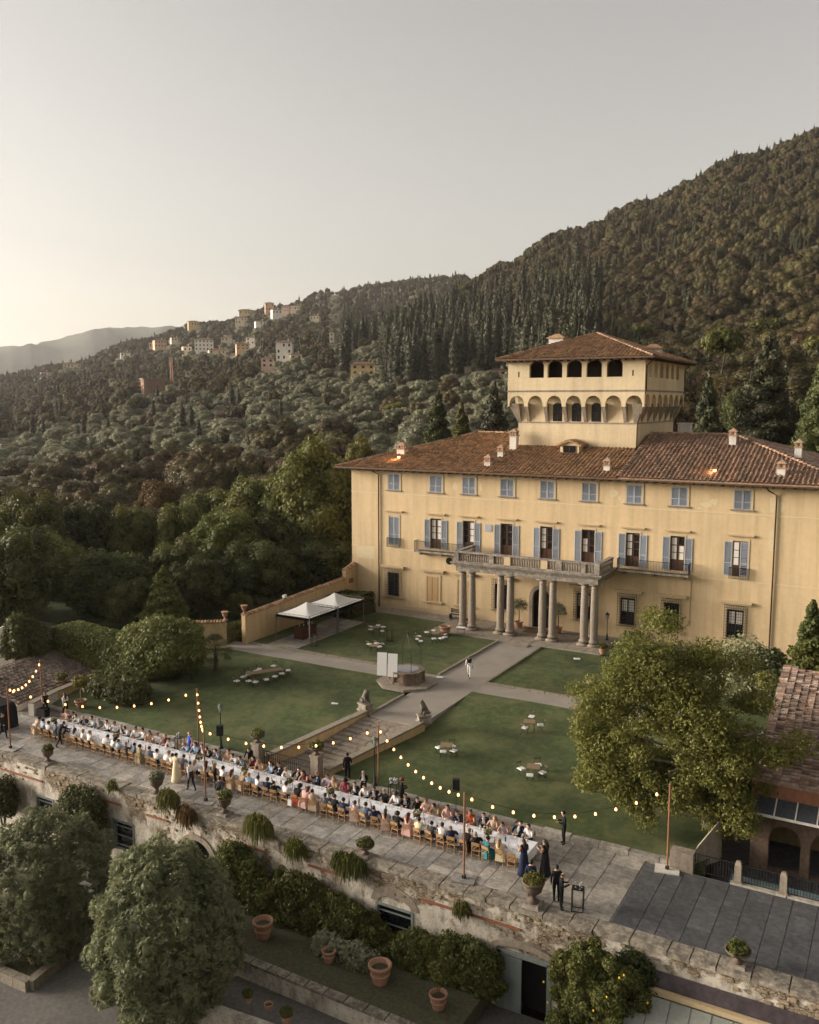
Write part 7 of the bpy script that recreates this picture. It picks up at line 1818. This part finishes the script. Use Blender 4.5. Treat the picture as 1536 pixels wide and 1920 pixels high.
def make_pose(name, *a):
    V, E, R, S = pose(*a); me = skin_mesh(name, V, E, R, 1)
    for s in SLOTS: me.materials.append(None)
    P = np.array(V); A0 = P[[e[0] for e in E]]; B0 = P[[e[1] for e in E]]
    n = len(me.polygons); C = np.zeros(n * 3); me.polygons.foreach_get('center', C); C = C.reshape(-1, 3)
    best = np.full(n, 1e9); idx = np.zeros(n, int)
    rad = np.array([(min(r) if isinstance(r, tuple) else r) for r in R])
    for k in range(len(E)):
        ab = B0[k] - A0[k]; t = np.clip(((C - A0[k]) @ ab) / (ab @ ab), 0, 1); rr = rad[E[k][0]] * (1 - t) + rad[E[k][1]] * t
        d_ = np.linalg.norm(C - A0[k] - t[:, None] * ab, axis=1) - rr; m = d_ < best; best[m] = d_[m]; idx[m] = k
    sl = np.array([SLOTS.index(s) for s in S])[idx]
    ch = np.array(a[1]); fr = (np.abs(C[:, 0] - ch[0]) < .055) & (C[:, 1] > ch[1] + .05) & (C[:, 2] > ch[2] - .14) & (C[:, 2] < ch[2] + .13) & (sl == 1); sl[fr] = 4
    me.polygons.foreach_set('material_index', sl.astype(np.int32))
    return me, Vector(a[3])
Fd = (.0, .35, -.2)
def stand_legs(s=0.0): return ([(-.095, 0, .92), (.095, 0, .92)], [(-.10, .02 + s * .12, .50), (.10, .02 - s * .06, .50)], [(-.10, s * .22 - .02, .09), (.10, -s * .26 - .02, .09 + .04 * abs(s))], [(-.115, s * .22 + .13, .035), (.115, -s * .26 + .13, .035)])
POSES = {}
h_, k_, a_, t_ = stand_legs()
POSES['stand'] = make_pose('person', (0, 0, .98), (0, -.01, 1.32), (0, .0, 1.47), (0, .02, 1.60), [(-.17, 0, 1.39), (.17, 0, 1.39)], [(-.23, -.03, 1.13), (.23, -.03, 1.13)], [(-.22, .07, .90), (.22, .07, .90)], h_, k_, a_, t_, [(0, .2, -1), (0, .2, -1), (0, 1, 0)])
POSES['behind'] = make_pose('person', (0, 0, .98), (0, -.01, 1.32), (0, .0, 1.47), (0, .03, 1.60), [(-.17, 0, 1.39), (.17, 0, 1.39)], [(-.25, -.09, 1.14), (.25, -.09, 1.14)], [(-.06, -.18, .98), (.06, -.18, .98)], h_, k_, a_, t_, [(.6, 0, -.5), (-.6, 0, -.5), (0, 1, 0)])
POSES['hold'] = make_pose('person', (0, 0, .98), (0, .0, 1.32), (0, .02, 1.47), (0, .05, 1.59), [(-.17, 0, 1.39), (.17, 0, 1.39)], [(-.22, .03, 1.13), (.22, .03, 1.13)], [(-.12, .30, 1.18), (.12, .30, 1.20)], h_, k_, a_, t_, [(.2, .8, .3), (-.2, .8, .3), (0, 1, 0)])
h_, k_, a_, t_ = stand_legs(1)
POSES['walk'] = make_pose('person', (0, 0, .97), (0, .03, 1.31), (0, .05, 1.46), (0, .08, 1.59), [(-.17, .03, 1.38), (.17, .03, 1.38)], [(-.23, -.12, 1.14), (.23, .10, 1.13)], [(-.21, -.10, .90), (.20, .26, 1.02)], h_, k_, a_, t_, [(0, .2, -1), (0, .8, -.2), (0, 1, 0)])
POSES['lean'] = make_pose('person', (0, -.05, .98), (0, .18, 1.26), (0, .29, 1.36), (0, .38, 1.44), [(-.17, .20, 1.31), (.17, .20, 1.31)], [(-.22, .38, 1.10), (.22, .42, 1.12)], [(-.14, .58, .98), (.16, .64, 1.02)], h_, k_, a_, t_, [(.1, .8, -.2), (-.1, .8, -.1), (0, .8, -.5)])
sl_ = ([(-.10, .02, .52), (.10, .02, .52)], [(-.12, .42, .50), (.12, .42, .50)], [(-.11, .40, .09), (.11, .38, .09)], [(-.12, .54, .035), (.12, .52, .035)])
POSES['sit'] = make_pose('person', (0, -.02, .56), (0, .02, .90), (0, .05, 1.05), (0, .08, 1.18), [(-.17, .03, .98), (.17, .03, .98)], [(-.24, .14, .78), (.24, .14, .78)], [(-.13, .36, .80), (.13, .36, .80)], *sl_, [(.4, .8, .0), (-.4, .8, .0), (0, 1, -.2)])
POSES['sip'] = make_pose('person', (0, -.02, .56), (0, -.01, .91), (0, .0, 1.06), (.02, .03, 1.19), [(-.17, .0, .99), (.17, .0, .99)], [(-.25, .10, .78), (.26, .16, .86)], [(-.12, .36, .80), (.14, .30, 1.04)], *sl_, [(.4, .8, .0), (-.3, .3, .8), (.2, 1, 0)])
POSES['lean_in'] = make_pose('person', (0, -.02, .56), (.03, .12, .88), (.05, .20, 1.02), (.08, .26, 1.14), [(-.14, .13, .97), (.20, .13, .95)], [(-.23, .28, .79), (.28, .30, .79)], [(-.05, .46, .82), (.12, .48, .82)], *sl_, [(.5, .7, .1), (-.5, .7, .1), (.5, .9, 0)])
POSES['turn'] = make_pose('person', (0, -.02, .56), (-.03, .0, .90), (-.05, .02, 1.05), (-.09, .04, 1.18), [(-.18, -.05, .98), (.15, .08, .98)], [(-.27, .06, .78), (.22, .22, .78)], [(-.14, .32, .80), (.05, .40, .80)], *sl_, [(.4, .8, .0), (-.4, .8, .0), (-.8, .6, 0)])
# hair
def hair_mesh(kind):
    V = ICO_V * np.array([.092, .105, .108]) + np.array([0, -.014, .016]); F = []
    for f in ICO_F:
        c = V[f].mean(0)
        if kind == 'bald' and (c[2] > .05 or c[1] > 0.0): continue
        if (c[1] > .035 and c[2] < .055) or c[2] < -.055: continue
        F.append(f)
    mb = MB(); mb.add(V, [tuple(f) for f in F])
    if kind == 'long': mb.tube([(0, -.05, .07), (0, -.095, -.04), (0, -.115, -.17), (0, -.12, -.34)], [.075, .085, .085, .04], 8)
    if kind == 'bun': mb.lathe([(.005, -.04), (.04, -.025), (.05, 0), (.04, .025), (.005, .04)], (0, -.10, .07), 8)
    if kind == 'curly': mb.lathe([(.03, -.10), (.12, -.06), (.14, 0), (.13, .06), (.06, .12), (.01, .135)], (0, -.035, .01), 10)
    return mb.mesh('hair', M_DWOOD, True)
HAIR = {k: hair_mesh(k) for k in ('short', 'long', 'bun', 'bald', 'curly')}
HC = {'black': (.010, .008, .007), 'brown': (.035, .018, .010), 'auburn': (.12, .035, .015), 'blonde': (.30, .19, .08), 'grey': (.30, .28, .26)}
FCOL = {'white': (.72, .70, .68), 'navy': (.012, .018, .045), 'black': (.009, .009, .010), 'charcoal': (.045, .046, .050), 'grey': (.17, .17, .18), 'blue grey': (.11, .15, .20), 'beige': (.48, .36, .25), 'pink': (.60, .36, .32), 'pale pink': (.62, .45, .40), 'orange': (.50, .10, .035), 'red': (.35, .03, .03), 'teal': (.015, .13, .14), 'royal blue': (.02, .06, .38), 'cream': (.66, .56, .38), 'burgundy': (.10, .012, .022), 'brown': (.11, .06, .035), 'light blue': (.36, .46, .58), 'lilac': (.42, .36, .44), 'crimson': (.30, .03, .08), 'khaki': (.24, .20, .12)}
SKIN = [mat('skin_%d' % i, c, .6, .06, 20) for i, c in enumerate(((.50, .30, .21), (.42, .24, .16), (.56, .36, .26), (.26, .14, .085)))]
def fab(c): return mat('fabric_' + c.replace(' ', '_'), FCOL[c], .85, .10, 14)
def hairm(c): return mat('hair_' + c, HC[c], .55, .2, 30)
ME_GOWN = MB().lathe([(.14, 1.12), (.165, 1.0), (.19, .88), (.22, .6), (.27, .3), (.31, .04), (.29, .03)], (0, 0, 0), 14, sy=.85).mesh('skirt', None, True)
mb = MB(); mb.add([(-.2, -.17, .62), (.2, -.17, .62), (.2, .1, .66), (-.2, .1, .66), (-.19, .48, .58), (.19, .48, .58), (-.24, -.18, .30), (.24, -.18, .30), (.24, .50, .18), (-.24, .50, .18)], [(3, 2, 1, 0), (4, 5, 2, 3), (0, 1, 7, 6), (4, 9, 8, 5), (3, 0, 6, 9, 4), (1, 2, 5, 8, 7)]); ME_SKIRT = mb.mesh('skirt', None)
NP = [0]
def person(ps, loc, rz, top, label, bottom=None, shirt=None, arm=None, hair=('short', 'black'), shoe='black', skin=None, skirt=None, s=1.0, group=None):
    me, hd = POSES[ps]; o = inst('person', me, None, loc, rz, s * (1.13 if ps in ('sit', 'sip', 'lean_in', 'turn') else 1.06)); NP[0] += 1
    sk = SKIN[skin if skin is not None else (NP[0] * 7) % 3]
    ms = (sk, fab(top), fab(bottom or top), fab(shoe), fab(shirt or top), sk if arm == 'bare' else fab(arm or top))
    for i, m in enumerate(ms): o.material_slots[i].link = 'OBJECT'; o.material_slots[i].material = m
    T(o, label, 'person', group)
    def child(nm, mesh, m, l=(0, 0, 0)):
        c = inst(nm, mesh, o, l)
        if not mesh.materials: mesh.materials.append(None)
        c.material_slots[0].link = 'OBJECT'; c.material_slots[0].material = m
    child('hair', HAIR[hair[0]], hairm(hair[1]), hd)
    if skirt == 'gown': child('skirt', ME_GOWN, fab(bottom or top))
    if skirt == 'sit': child('skirt', ME_SKIRT, fab(bottom or top))
    return o

# ------------------------------------------------------------------ the long table
M_CLOTH = mat('white_tablecloth', (.86, .87, .90), .8, .02, 5)
M_BEECH = mat('honey_beech', (.40, .235, .105), .6, .15, 8, objrand=.1)
X0, X1, Y0, Y1 = -51.45, -15.25, 38.62, 40.08
tb = empty('banquet_table', ((X0 + X1) / 2, 39.3, TZ), 0, 'very long banquet table under a white cloth on the terrace', 'table')
MB().box(X0 + .05, X1 - .05, Y0 + .05, Y1 - .05, TZ + .70, TZ + .735).build('tabletop', M_TEAK, tb)
for i in range(19):
    x = X0 + .4 + (X1 - X0 - .8) * i / 18
    for y in (Y0 + .2, Y1 - .2): MB().box(x - .03, x + .03, y - .03, y + .03, TZ, TZ + .70).build('leg', M_TEAK, tb)
per = []
def run_(a, b, n):
    for k in range(n): t = k / n; per.append((a[0] + (b[0] - a[0]) * t, a[1] + (b[1] - a[1]) * t))
run_((X0, Y0), (X1, Y0), 360); run_((X1, Y0), (X1, Y1), 14); run_((X1, Y1), (X0, Y1), 360); run_((X0, Y1), (X0, Y0), 14)
n = len(per); mb = MB(); vs = []
for j, (z, k) in enumerate(((.745, 0), (.72, .03), (.50, .05), (.27, .07))):
    for i, (x, y) in enumerate(per):
        w = (math.sin(i * 1.9) * .5 + math.sin(i * .83 + 2) * .5) * k * .55
        dx, dy = 0, 0
        if y == Y0: dy = -(k * .4 + w)
        elif y == Y1 : dy = (k * .4 + w)
        if x == X1: dx = (k * .4 + w)
        elif x == X0: dx = -(k * .4 + w)
        vs.append((x + dx, y + dy, TZ + z + (.012 * math.sin(i * .7) if j == 3 else 0)))
mb.add(vs, [(j * n + i, (j + 1) * n + i, (j + 1) * n + (i + 1) % n, j * n + (i + 1) % n) for j in range(3) for i in range(n)])
nx = 180; V, F = [], []
for i in range(nx + 1):
    for j in range(5): V.append((X0 + (X1 - X0) * i / nx, Y0 + (Y1 - Y0) * j / 4, TZ + .746))
for i in range(nx):
    for j in range(4): a = i * 5 + j; F.append((a, a + 5, a + 6, a + 1))
mb.add(V, F); T(mb.build('tablecloth', M_CLOTH, None, True), 'white cloth covering the very long banquet table', 'tablecloth')
# chair
CH = empty('dining_chair', (0, 0, 0))
MB().obox((0, 0), .44, .42, .44, .475, 0, .97).local('seat', M_BEECH, CH)
for sx in (-1, 1): MB().tube([(sx * .20, .18, 0), (sx * .19, .17, .45)], .018, 6).local('leg', M_BEECH, CH); MB().tube([(sx * .20, -.24, 0), (sx * .19, -.19, .45), (sx * .20, -.25, .90)], .018, 6).local('leg', M_BEECH, CH)
mb = MB(); mb.add([(-.21, -.265, .74), (.21, -.265, .74), (.20, -.285, .90), (0, -.30, .92), (-.20, -.285, .90), (-.21, -.235, .74), (.21, -.235, .74), (.20, -.255, .90), (0, -.27, .92), (-.20, -.255, .90)], [(0, 1, 2, 3, 4), (9, 8, 7, 6, 5), (0, 5, 6, 1), (2, 7, 8, 3), (3, 8, 9, 4), (1, 6, 7, 2), (4, 9, 5, 0)])
for s in (-1, 1): mb.tube([(s * .18, -.19, .48), (-s * .16, -.25, .76)], .013, 5)
mb.local('backrest', M_BEECH, CH)
mb = MB()
for y, z in ((.17, .2), (-.22, .25)): mb.tube([(-.19, y, z), (.19, y, z)], .011, 5)
for sx in (-1, 1): mb.tube([(sx * .19, -.22, .22), (sx * .19, .17, .22)], .011, 5)
mb.local('stretcher', M_BEECH, CH); ch_used = False
NS_ = 54; pitch = (X1 - X0 - .5) / NS_
rd = random.Random(21)
NEAR_R = [  # last seats on the near side, from left to right: top, bottom, hair, women's skirt, shirt, pose
    ('black', 'short', 'brown', 0), ('white', 'short', 'black', 0), ('black', 'curly', 'black', 'orange'), ('pink', 'long', 'auburn', 'pink'), ('beige', 'bun', 'brown', 'beige'), ('grey', 'short', 'brown', 0), ('black', 'short', 'brown', 0), ('navy', 'short', 'black', 0), ('pale pink', 'bun', 'brown', 'pale pink'), ('blue grey', 'short', 'black', 0), ('navy', 'short', 'brown', 0), ('pale pink', 'long', 'brown', 'pale pink'), ('black', 'curly', 'brown', 0), ('pink', 'long', 'auburn', 'pink'), ('cream', 'short', 'brown', 0), ('charcoal', 'short', 'black', 0), ('white', 'short', 'brown', 0), ('navy', 'bald', 'grey', 0), ('black', 'bun', 'blonde', 'black'), ('black', 'short', 'grey', 0), ('teal', 'bun', 'brown', 'teal'), ('cream', 'long', 'blonde', 'cream'), None]
FAR_R = [('black', 'short', 'black', 'w'), ('burgundy', 'long', 'brown', 'd'), ('navy', 'short', 'blonde', 'w'), ('lilac', 'short', 'brown', 0), ('beige', 'long', 'blonde', 'd'), ('crimson', 'curly', 'black', 'd'), ('black', 'short', 'brown', 'w'), ('white', 'short', 'black', 0), ('black', 'short', 'black', 'w'), ('black', 'short', 'grey', 0), ('white', 'curly', 'brown', 0), ('black', 'short', 'black', 'w'), ('black', 'short', 'black', 0), ('pale pink', 'long', 'auburn', 'd'), ('khaki', 'long', 'brown', 'd'), ('pink', 'long', 'brown', 'd'), ('navy', 'short', 'brown', 'w'), ('orange', 'bun', 'auburn', 'd'), ('navy', 'short', 'brown', 'w'), ('beige', 'long', 'blonde', 'd'), ('lilac', 'long', 'brown', 'd'), ('navy', 'short', 'brown', 'w'), ('white', 'short', 'brown', 0)]
ME_PLATE = MB().lathe([(.06, 0), (.07, .004), (.13, .018), (.135, .02), (.125, .014)], (0, 0, 0), 14).mesh('plate', mat('white_china', (.80, .80, .79), .25, .02, 5, spec=.5), True)
ME_NAP = MB().obox((0, 0), .12, .20, 0, .02, .1, .9).mesh('napkin', M_CUSH)
for side in (0, 1):
    for i in range(NS_):
        x = X0 + .25 + pitch * (i + .5) + rd.uniform(-.07, .07)
        y, rz = ((38.42, 0.0) if side == 0 else (40.42, PI)); rz += rd.uniform(-.22, .22); y += rd.uniform(-.09, .03) * (1 if side == 0 else -1)
        wh = 'near side' if side == 0 else 'lawn side'
        c = CH if not ch_used else copy_tree(CH); ch_used = True
        c.location = (x, y - .0, TZ + .005); c.rotation_euler = (0, 0, rz)
        T(c, 'honey wood cross back chair, %s from the left on the %s of the table' % (ordn(i + 1), wh), 'chair', 'chairs along the banquet table')
        L = NEAR_R if side == 0 else FAR_R; j = i - (NS_ - len(L)); spec = L[j] if j >= 0 else 'rand'
        gl = .30 if side == 0 else -.30
        yt = (Y0 + .22) if side == 0 else (Y1 - .22)
        T(inst('plate', ME_PLATE, None, (x, yt, TZ + .748)), 'white plate set on the banquet table', 'plate', 'plates on the banquet table')
        T(inst('wine_glass', ME_GL, None, (x + .17, yt + gl * .55, TZ + .748), 0, 1.1), 'clear wine glass on the banquet table', 'glass', 'glasses on the banquet table')
        if rd.random() < .5: T(inst('napkin', ME_NAP, None, (x - .2, yt, TZ + .748), rd.uniform(-.4, .4)), 'folded white napkin on the banquet table', 'napkin', 'napkins on the banquet table')
        if spec is None or (side == 0 and i in (5, 9, 21)) or (side == 1 and i in (0, 17)): continue
        ps = rd.choice(['sit', 'sit', 'sip', 'lean_in', 'turn'])
        if spec == 'rand':
            u = rd.random(); left = i < 20
            if u < (.5 if left else .42): spec = (rd.choice(['white', 'white', 'white', 'light blue', 'white']), rd.choice(['short', 'short', 'long', 'bun']), rd.choice(['black', 'brown', 'brown', 'blonde']), 0)
            elif u < .78: spec = (rd.choice(['navy', 'black', 'charcoal', 'navy', 'blue grey']), 'short', rd.choice(['black', 'brown', 'brown', 'grey']), 'w' if side else 0)
            else: q = rd.choice(['pink', 'burgundy', 'beige', 'beige', 'lilac', 'khaki', 'pale pink', 'black']); spec = (q, rd.choice(['long', 'long', 'bun']), rd.choice(['brown', 'black', 'auburn', 'blonde']), q if side == 0 else 'd')
        top, hk_, hc_, ex = spec
        woman = isinstance(ex, str) and ex not in ('w',); skirtc = ex if woman and ex != 'd' else (top if woman else None)
        desc = ('%s dress' % (skirtc if (woman and skirtc != top) else top)) if woman else ('%s %s' % (top, 'shirt' if top in ('white', 'light blue', 'lilac', 'cream') else 'suit'))
        lab = 'diner in %s with %s %s hair, %s from left on the %s' % (desc, {'bald': 'thinning', 'bun': 'pinned'}.get(hk_, hk_), hc_, ordn(i + 1), wh)
        person(ps, (x + rd.uniform(-.04, .04), y - .02 if side == 0 else y + .02, TZ - .06), rz + rd.uniform(-.35, .35), top, lab, bottom=skirtc if woman else ('navy' if top in ('white', 'light blue', 'lilac', 'cream') else top), shirt='white' if ex == 'w' else None, arm='bare' if woman else None, hair=(hk_, hc_), skirt='sit' if woman else None, skin=3 if (side == 1 and j == 5) else None, s=rd.uniform(.95, 1.04), group='diners at the banquet table')
# centrepieces, candles, a bag
M_FLOW = mat('pale_flowers', (.62, .58, .42), .8, .2, 20)
for k, (px, py, lab) in enumerate(((108, 1352, 'tall green flower arrangement at the left table end'), (372, 1425, 'flower arrangement on the table by the woman in blue'), (457, 1448, 'flower arrangement on the table before the stair gate'), (545, 1467, 'white and green flower arrangement in the middle of the table'), (620, 1488, 'flower arrangement on the table, right of the white and green one'), (780, 1532, 'flower arrangement on the table near the bald diner'), (222, 1383, 'small flower arrangement in the left third of the table'), (905, 1575, 'small flower arrangement near the right table end'))):
    c = gp(px, py, TZ + .85); o = empty('flower_centrepiece', (c[0], 39.35, TZ + .748), 0, lab, 'flowers'); MB().lathe([(.07, 0), (.09, .1), (.07, .16)], (0, 0, 0), 10).local('vase', M_CLEAR, o); foliage_ball(o, (0, 0, .26), .24, 260, .055, LM_YELLOW, 700 + k); foliage_ball(o, (0, 0, .31), .22, 90, .04, M_FLOW, 720 + k, hk=0, name='blossoms')
ME_CAN = MB().lathe([(.05, 0), (.05, .01), (.012, .02), (.012, .26), (.004, .28)], (0, 0, 0), 8).mesh('candlestick', M_CUSH)
for k in range(24): T(inst('candlestick', ME_CAN, None, (X0 + .9 + 1.5 * k, 39.34 + rd.uniform(-.1, .1), TZ + .748)), 'white candle standing on the banquet table', 'candle', 'candles on the banquet table')
ME_BOT = MB().lathe([(.037, 0), (.037, .19), (.013, .25), (.013, .31)], (0, 0, 0), 8).mesh('wine_bottle', mat('green_bottle_glass', (.015, .03, .012), .15, .05, 5, spec=.5), True)
for k in range(20): T(inst('wine_bottle', ME_BOT, None, (X0 + 1.5 + 1.75 * k, 39.3 + rd.uniform(-.18, .18), TZ + .748)), 'dark wine bottle standing on the banquet table', 'bottle', 'bottles on the banquet table')
c = gp(536, 1512, TZ + .35); o = empty('tote_bag', (c[0], 38.10, TZ + .25), 0, 'white tote bag hanging on the back of a dining chair', 'bag'); MB().obox((0, 0), .26, .07, 0, .34).local('bag_body', M_CUSH, o); MB().tube([(-.08, 0, .34), (-.06, 0, .52), (.06, 0, .52), (.08, 0, .34)], .012, 5).local('handle', M_CUSH, o)

# standing people
def at(px, py, z=TZ): c = gp(px, py, z); return (c[0], c[1], z)
PPL = [
    ('walk', at(880, 1271, .0), PI + .2, 'black', 'man in black top and white trousers walking on the garden path', dict(bottom='white', arm='white', hair=('short', 'grey'))),
    ('walk', at(652, 1466), .55, 'black', 'waiter in black tails seen from behind walking toward the stairs', dict(hair=('short', 'black'))),
    ('hold', (at(688, 1497)[0], 41.1, TZ), PI + .4, 'black', 'grey haired waiter in dinner jacket holding a tray behind the diners', dict(shirt='white', hair=('short', 'grey'))),
    ('hold', (at(765, 1506)[0], 41.35, TZ), -1.0, 'black', 'woman with auburn hair in long black clothes behind the diners', dict(hair=('curly', 'auburn'), skirt='gown')),
    ('hold', at(1057, 1583), 2.2, 'black', 'man in black standing alone at the lawn edge right of the table', dict(hair=('short', 'black'))),
    ('hold', at(1022, 1641), 1.2, 'black', 'woman in long black dress with long brown hair filming at the table end', dict(arm='bare', hair=('long', 'brown'), skirt='gown')),
    ('hold', at(982, 1640), .9, 'navy', 'woman in long navy dress standing at the right table end', dict(arm='bare', hair=('long', 'brown'), skirt='gown')),
    ('stand', at(995, 1682), .3, 'navy', 'person in navy jacket standing behind the tall planted urn', dict(bottom='brown', hair=('short', 'black'))),
    ('stand', at(1043, 1692), .5, 'black', 'dark haired waiter in black, rear one of the pair by the high table', dict(hair=('short', 'black'))),
    ('hold', at(1052, 1706), -1.1, 'black', 'bald waiter in black, front one of the pair by the high table', dict(hair=('bald', 'brown'))),
    ('behind', at(413, 1514), .2, 'charcoal', 'waiter with hands behind his back beside the planted urn', dict(bottom='black', hair=('short', 'black'))),
    ('walk', at(359, 1483), 1.3, 'white', 'man in white shirt and navy trousers walking along the near side of the table', dict(bottom='navy', hair=('short', 'brown'))),
    ('hold', at(331, 1466), .1, 'cream', 'woman in patterned cream dress standing between near side chairs', dict(arm='bare', hair=('bun', 'brown'), skirt='gown')),
    ('stand', (at(355, 1424)[0], 40.75, TZ), PI - .3, 'royal blue', 'woman in bright royal blue dress standing on the lawn side', dict(arm='bare', hair=('bun', 'blonde'), skirt='gown')),
    ('lean', (at(102, 1404)[0], 38.0, TZ), -.2, 'black', 'waiter in black leaning over the left part of the table', dict(hair=('short', 'black'))),
    ('walk', at(86, 1342), -1.9, 'black', 'woman in black carrying plates behind the left table end', dict(hair=('long', 'brown'), arm='bare')),
    ('walk', (at(124, 1345)[0], 42.0, TZ), 1.4, 'white', 'woman in white top and black trousers striding at the lawn edge', dict(bottom='black', hair=('long', 'brown'))),
    ('lean', (at(478, 1442)[0], 41.15, TZ), PI + .4, 'black', 'waiter in black vest leaning over the lawn side by the stair gate', dict(arm='black', hair=('short', 'black'))),
    ('walk', at(6, 1385), -1.4, 'black', 'person in black at the draped booth, cut by the left edge', dict(hair=('short', 'black'))),
]
for ps, loc, rz, top, lab, kw in PPL: person(ps, loc, rz, top, lab, **kw)
tr_ = T(inst('serving_tray', MB().lathe([(.16, 0), (.17, .015), (.15, .012)], (0, 0, 0), 12).mesh('serving_tray', M_STEEL), None, (at(688, 1497)[0] - .12, 40.72, TZ + 1.30)), 'round tray held by the grey haired waiter', 'tray')

# ------------------------------------------------------------------ houses on the hillside
HW = {'white': (.80, .75, .68), 'cream': (.66, .56, .42), 'ochre': (.62, .45, .23), 'orange': (.66, .43, .28), 'pink': (.68, .48, .38)}
M_FROOF = mat('far_tiled_roof', (.18, .095, .06), .9, .25, 1.5)
ME_FW_ = MB().box(-.5, .5, -.06, .0, 0, 1).mesh('window', mat('far_window', (.03, .028, .026), .3, .1, 3))
for p, (px, py, w, h, dr_, wc, st, lab), sk_ in zip(HP, HOUSES, SINK):
    s = mpp(p); W, H, D_ = w * s, (h * .80 + sk_) * s, w * s * dr_; hs_ = sk_ * s
    rz = math.atan2(p[1], p[0]) - PI / 2 + random.Random(px).uniform(-.35, .25)
    o = empty('hillside_house', p, rz, lab, 'house'); m = mat('house_' + wc, HW[wc], .9, .08, .8, streak=.1)
    MB().box(-W / 2, W / 2, 0, D_, -4, H).local('wall', m, o)
    e = .06 * W + .25; rh = min(W, D_) * .16; mb = MB()
    ri = min(W, D_) * .45; P = [(-W / 2 - e, -e, H), (W / 2 + e, -e, H), (W / 2 + e, D_ + e, H), (-W / 2 - e, D_ + e, H)]
    if W >= D_: top = [(-W / 2 + ri, D_ / 2, H + rh), (W / 2 - ri, D_ / 2, H + rh)]; fs = [(0, 1, 5, 4), (1, 2, 5), (2, 3, 4, 5), (3, 0, 4), (3, 2, 1, 0)]
    else: top = [(0, ri, H + rh), (0, D_ - ri, H + rh)]; fs = [(0, 1, 4), (1, 2, 5, 4), (2, 3, 5), (3, 0, 4, 5), (3, 2, 1, 0)]
    mb.add(P + top, fs); rf = mb.local('roof', M_FROOF, o)
    if W > 6: MB().box(W * .18, W * .18 + .7, D_ * .5, D_ * .5 + .7, H, H + rh + 1.0).local('chimney', m, rf)
    nw = max(1, int(round(W / 3.4)))
    for f in range(st):
        for i in range(nw):
            if (i + f + px) % 9 == 4: continue
            fh = (H - hs_) / st; inst('window', ME_FW_, o, (-W / 2 + W * (i + .5) / nw, .0, hs_ + f * fh + fh * .28), 0, (min(1.3, W / nw * .34), 1, fh * .46))
            if i == 0 and f < 2: inst('window', ME_FW_, o, (-W / 2, D_ * .5, hs_ + f * fh + fh * .28), -PI / 2, (1.1, 1, fh * .42))
# building under scaffolding and its crane
p = CONSTR; s = mpp(p); rz = math.atan2(p[1], p[0]) - PI / 2 + .25
o = empty('scaffolded_building', p, rz, 'building wrapped in scaffolding beside the crane on the left hillside', 'building'); W, H, D_ = 46 * s, 37 * s, 26 * s
MB().box(-W / 2 + .8, W / 2 - .8, .8, D_, -4, H - 1).local('wall', mat('raw_brick', (.34, .20, .13), .9, .2, 1.0), o); MB().box(-W / 2, W / 2, 0, D_, H - 1, H - .4).local('flat_roof', M_PIETRA, o)
for k in range(5): MB().box(-W / 2, W / 2, -.3, .6, H * k / 5, H * k / 5 + .18).local('scaffold_deck', mat('scaffold_plank', (.33, .26, .19), .9, .2, 2), o); MB().box(-W / 2 - .4, -W / 2 + .4, 0, D_, H * k / 5, H * k / 5 + .18).local('scaffold_deck', MATS['scaffold_plank'], o)
for k in range(10): x = -W / 2 + W * k / 9; MB().box(x - .07, x + .07, -.3, -.16, -2, H).local('scaffold_pole', M_STEEL, o)
p = hit(323, 737); s = mpp(p); o = empty('tower_crane', p, math.atan2(p[1], p[0]) - PI / 2 + .2, 'tower crane with pinkish mast beside the scaffolded building', 'crane'); h = 66 * s
M_CRN = mat('faded_red_steel', (.45, .22, .17), .7, .1, 2); mb = MB()
for sx in (-.55, .55):
    for sy in (-.55, .55): mb.box(sx - .12, sx + .12, sy - .12, sy + .12, 0, h)
for k in range(int(h / 1.3)): mb.tube([(-.55, -.55, k * 1.3), (.55, -.55, k * 1.3 + 1.3)], .08, 4); mb.tube([(.55, -.55, k * 1.3), (.55, .55, k * 1.3 + 1.3)], .08, 4)
mb.local('mast', M_CRN, o); mb = MB(); mb.box(-20 * s, 14 * s, -.3, .3, h, h + .35); mb.box(-20 * s, 14 * s, -.1, .1, h + 1.0, h + 1.15); mb.tube([(0, 0, h), (0, 0, h + 3)], .2, 5); mb.local('jib', M_STEEL, o); MB().box(8 * s, 11 * s, -.6, .6, h - 1.2, h).local('counterweight', M_PIETRA, o)

# ------------------------------------------------------------------ haze in the valley
zlo = float(TV[:, 2].min()) - 1.5
hz = MB(); hz.box(-5900, 5900, -900, 5900, zlo, 480); ho = hz.build('haze', [])
vm = bpy.data.materials.new('haze_air'); vm.use_nodes = True; nt = vm.node_tree; nt.nodes.clear()
pv = nt.nodes.new('ShaderNodeVolumePrincipled'); pv.inputs['Color'].default_value = (.92, .89, .86, 1); pv.inputs['Density'].default_value = 0.00008; pv.inputs['Anisotropy'].default_value = .3
oo = nt.nodes.new('ShaderNodeOutputMaterial'); nt.links.new(pv.outputs[0], oo.inputs['Volume']); ho.data.materials.append(vm)
T(ho, kind='stuff')
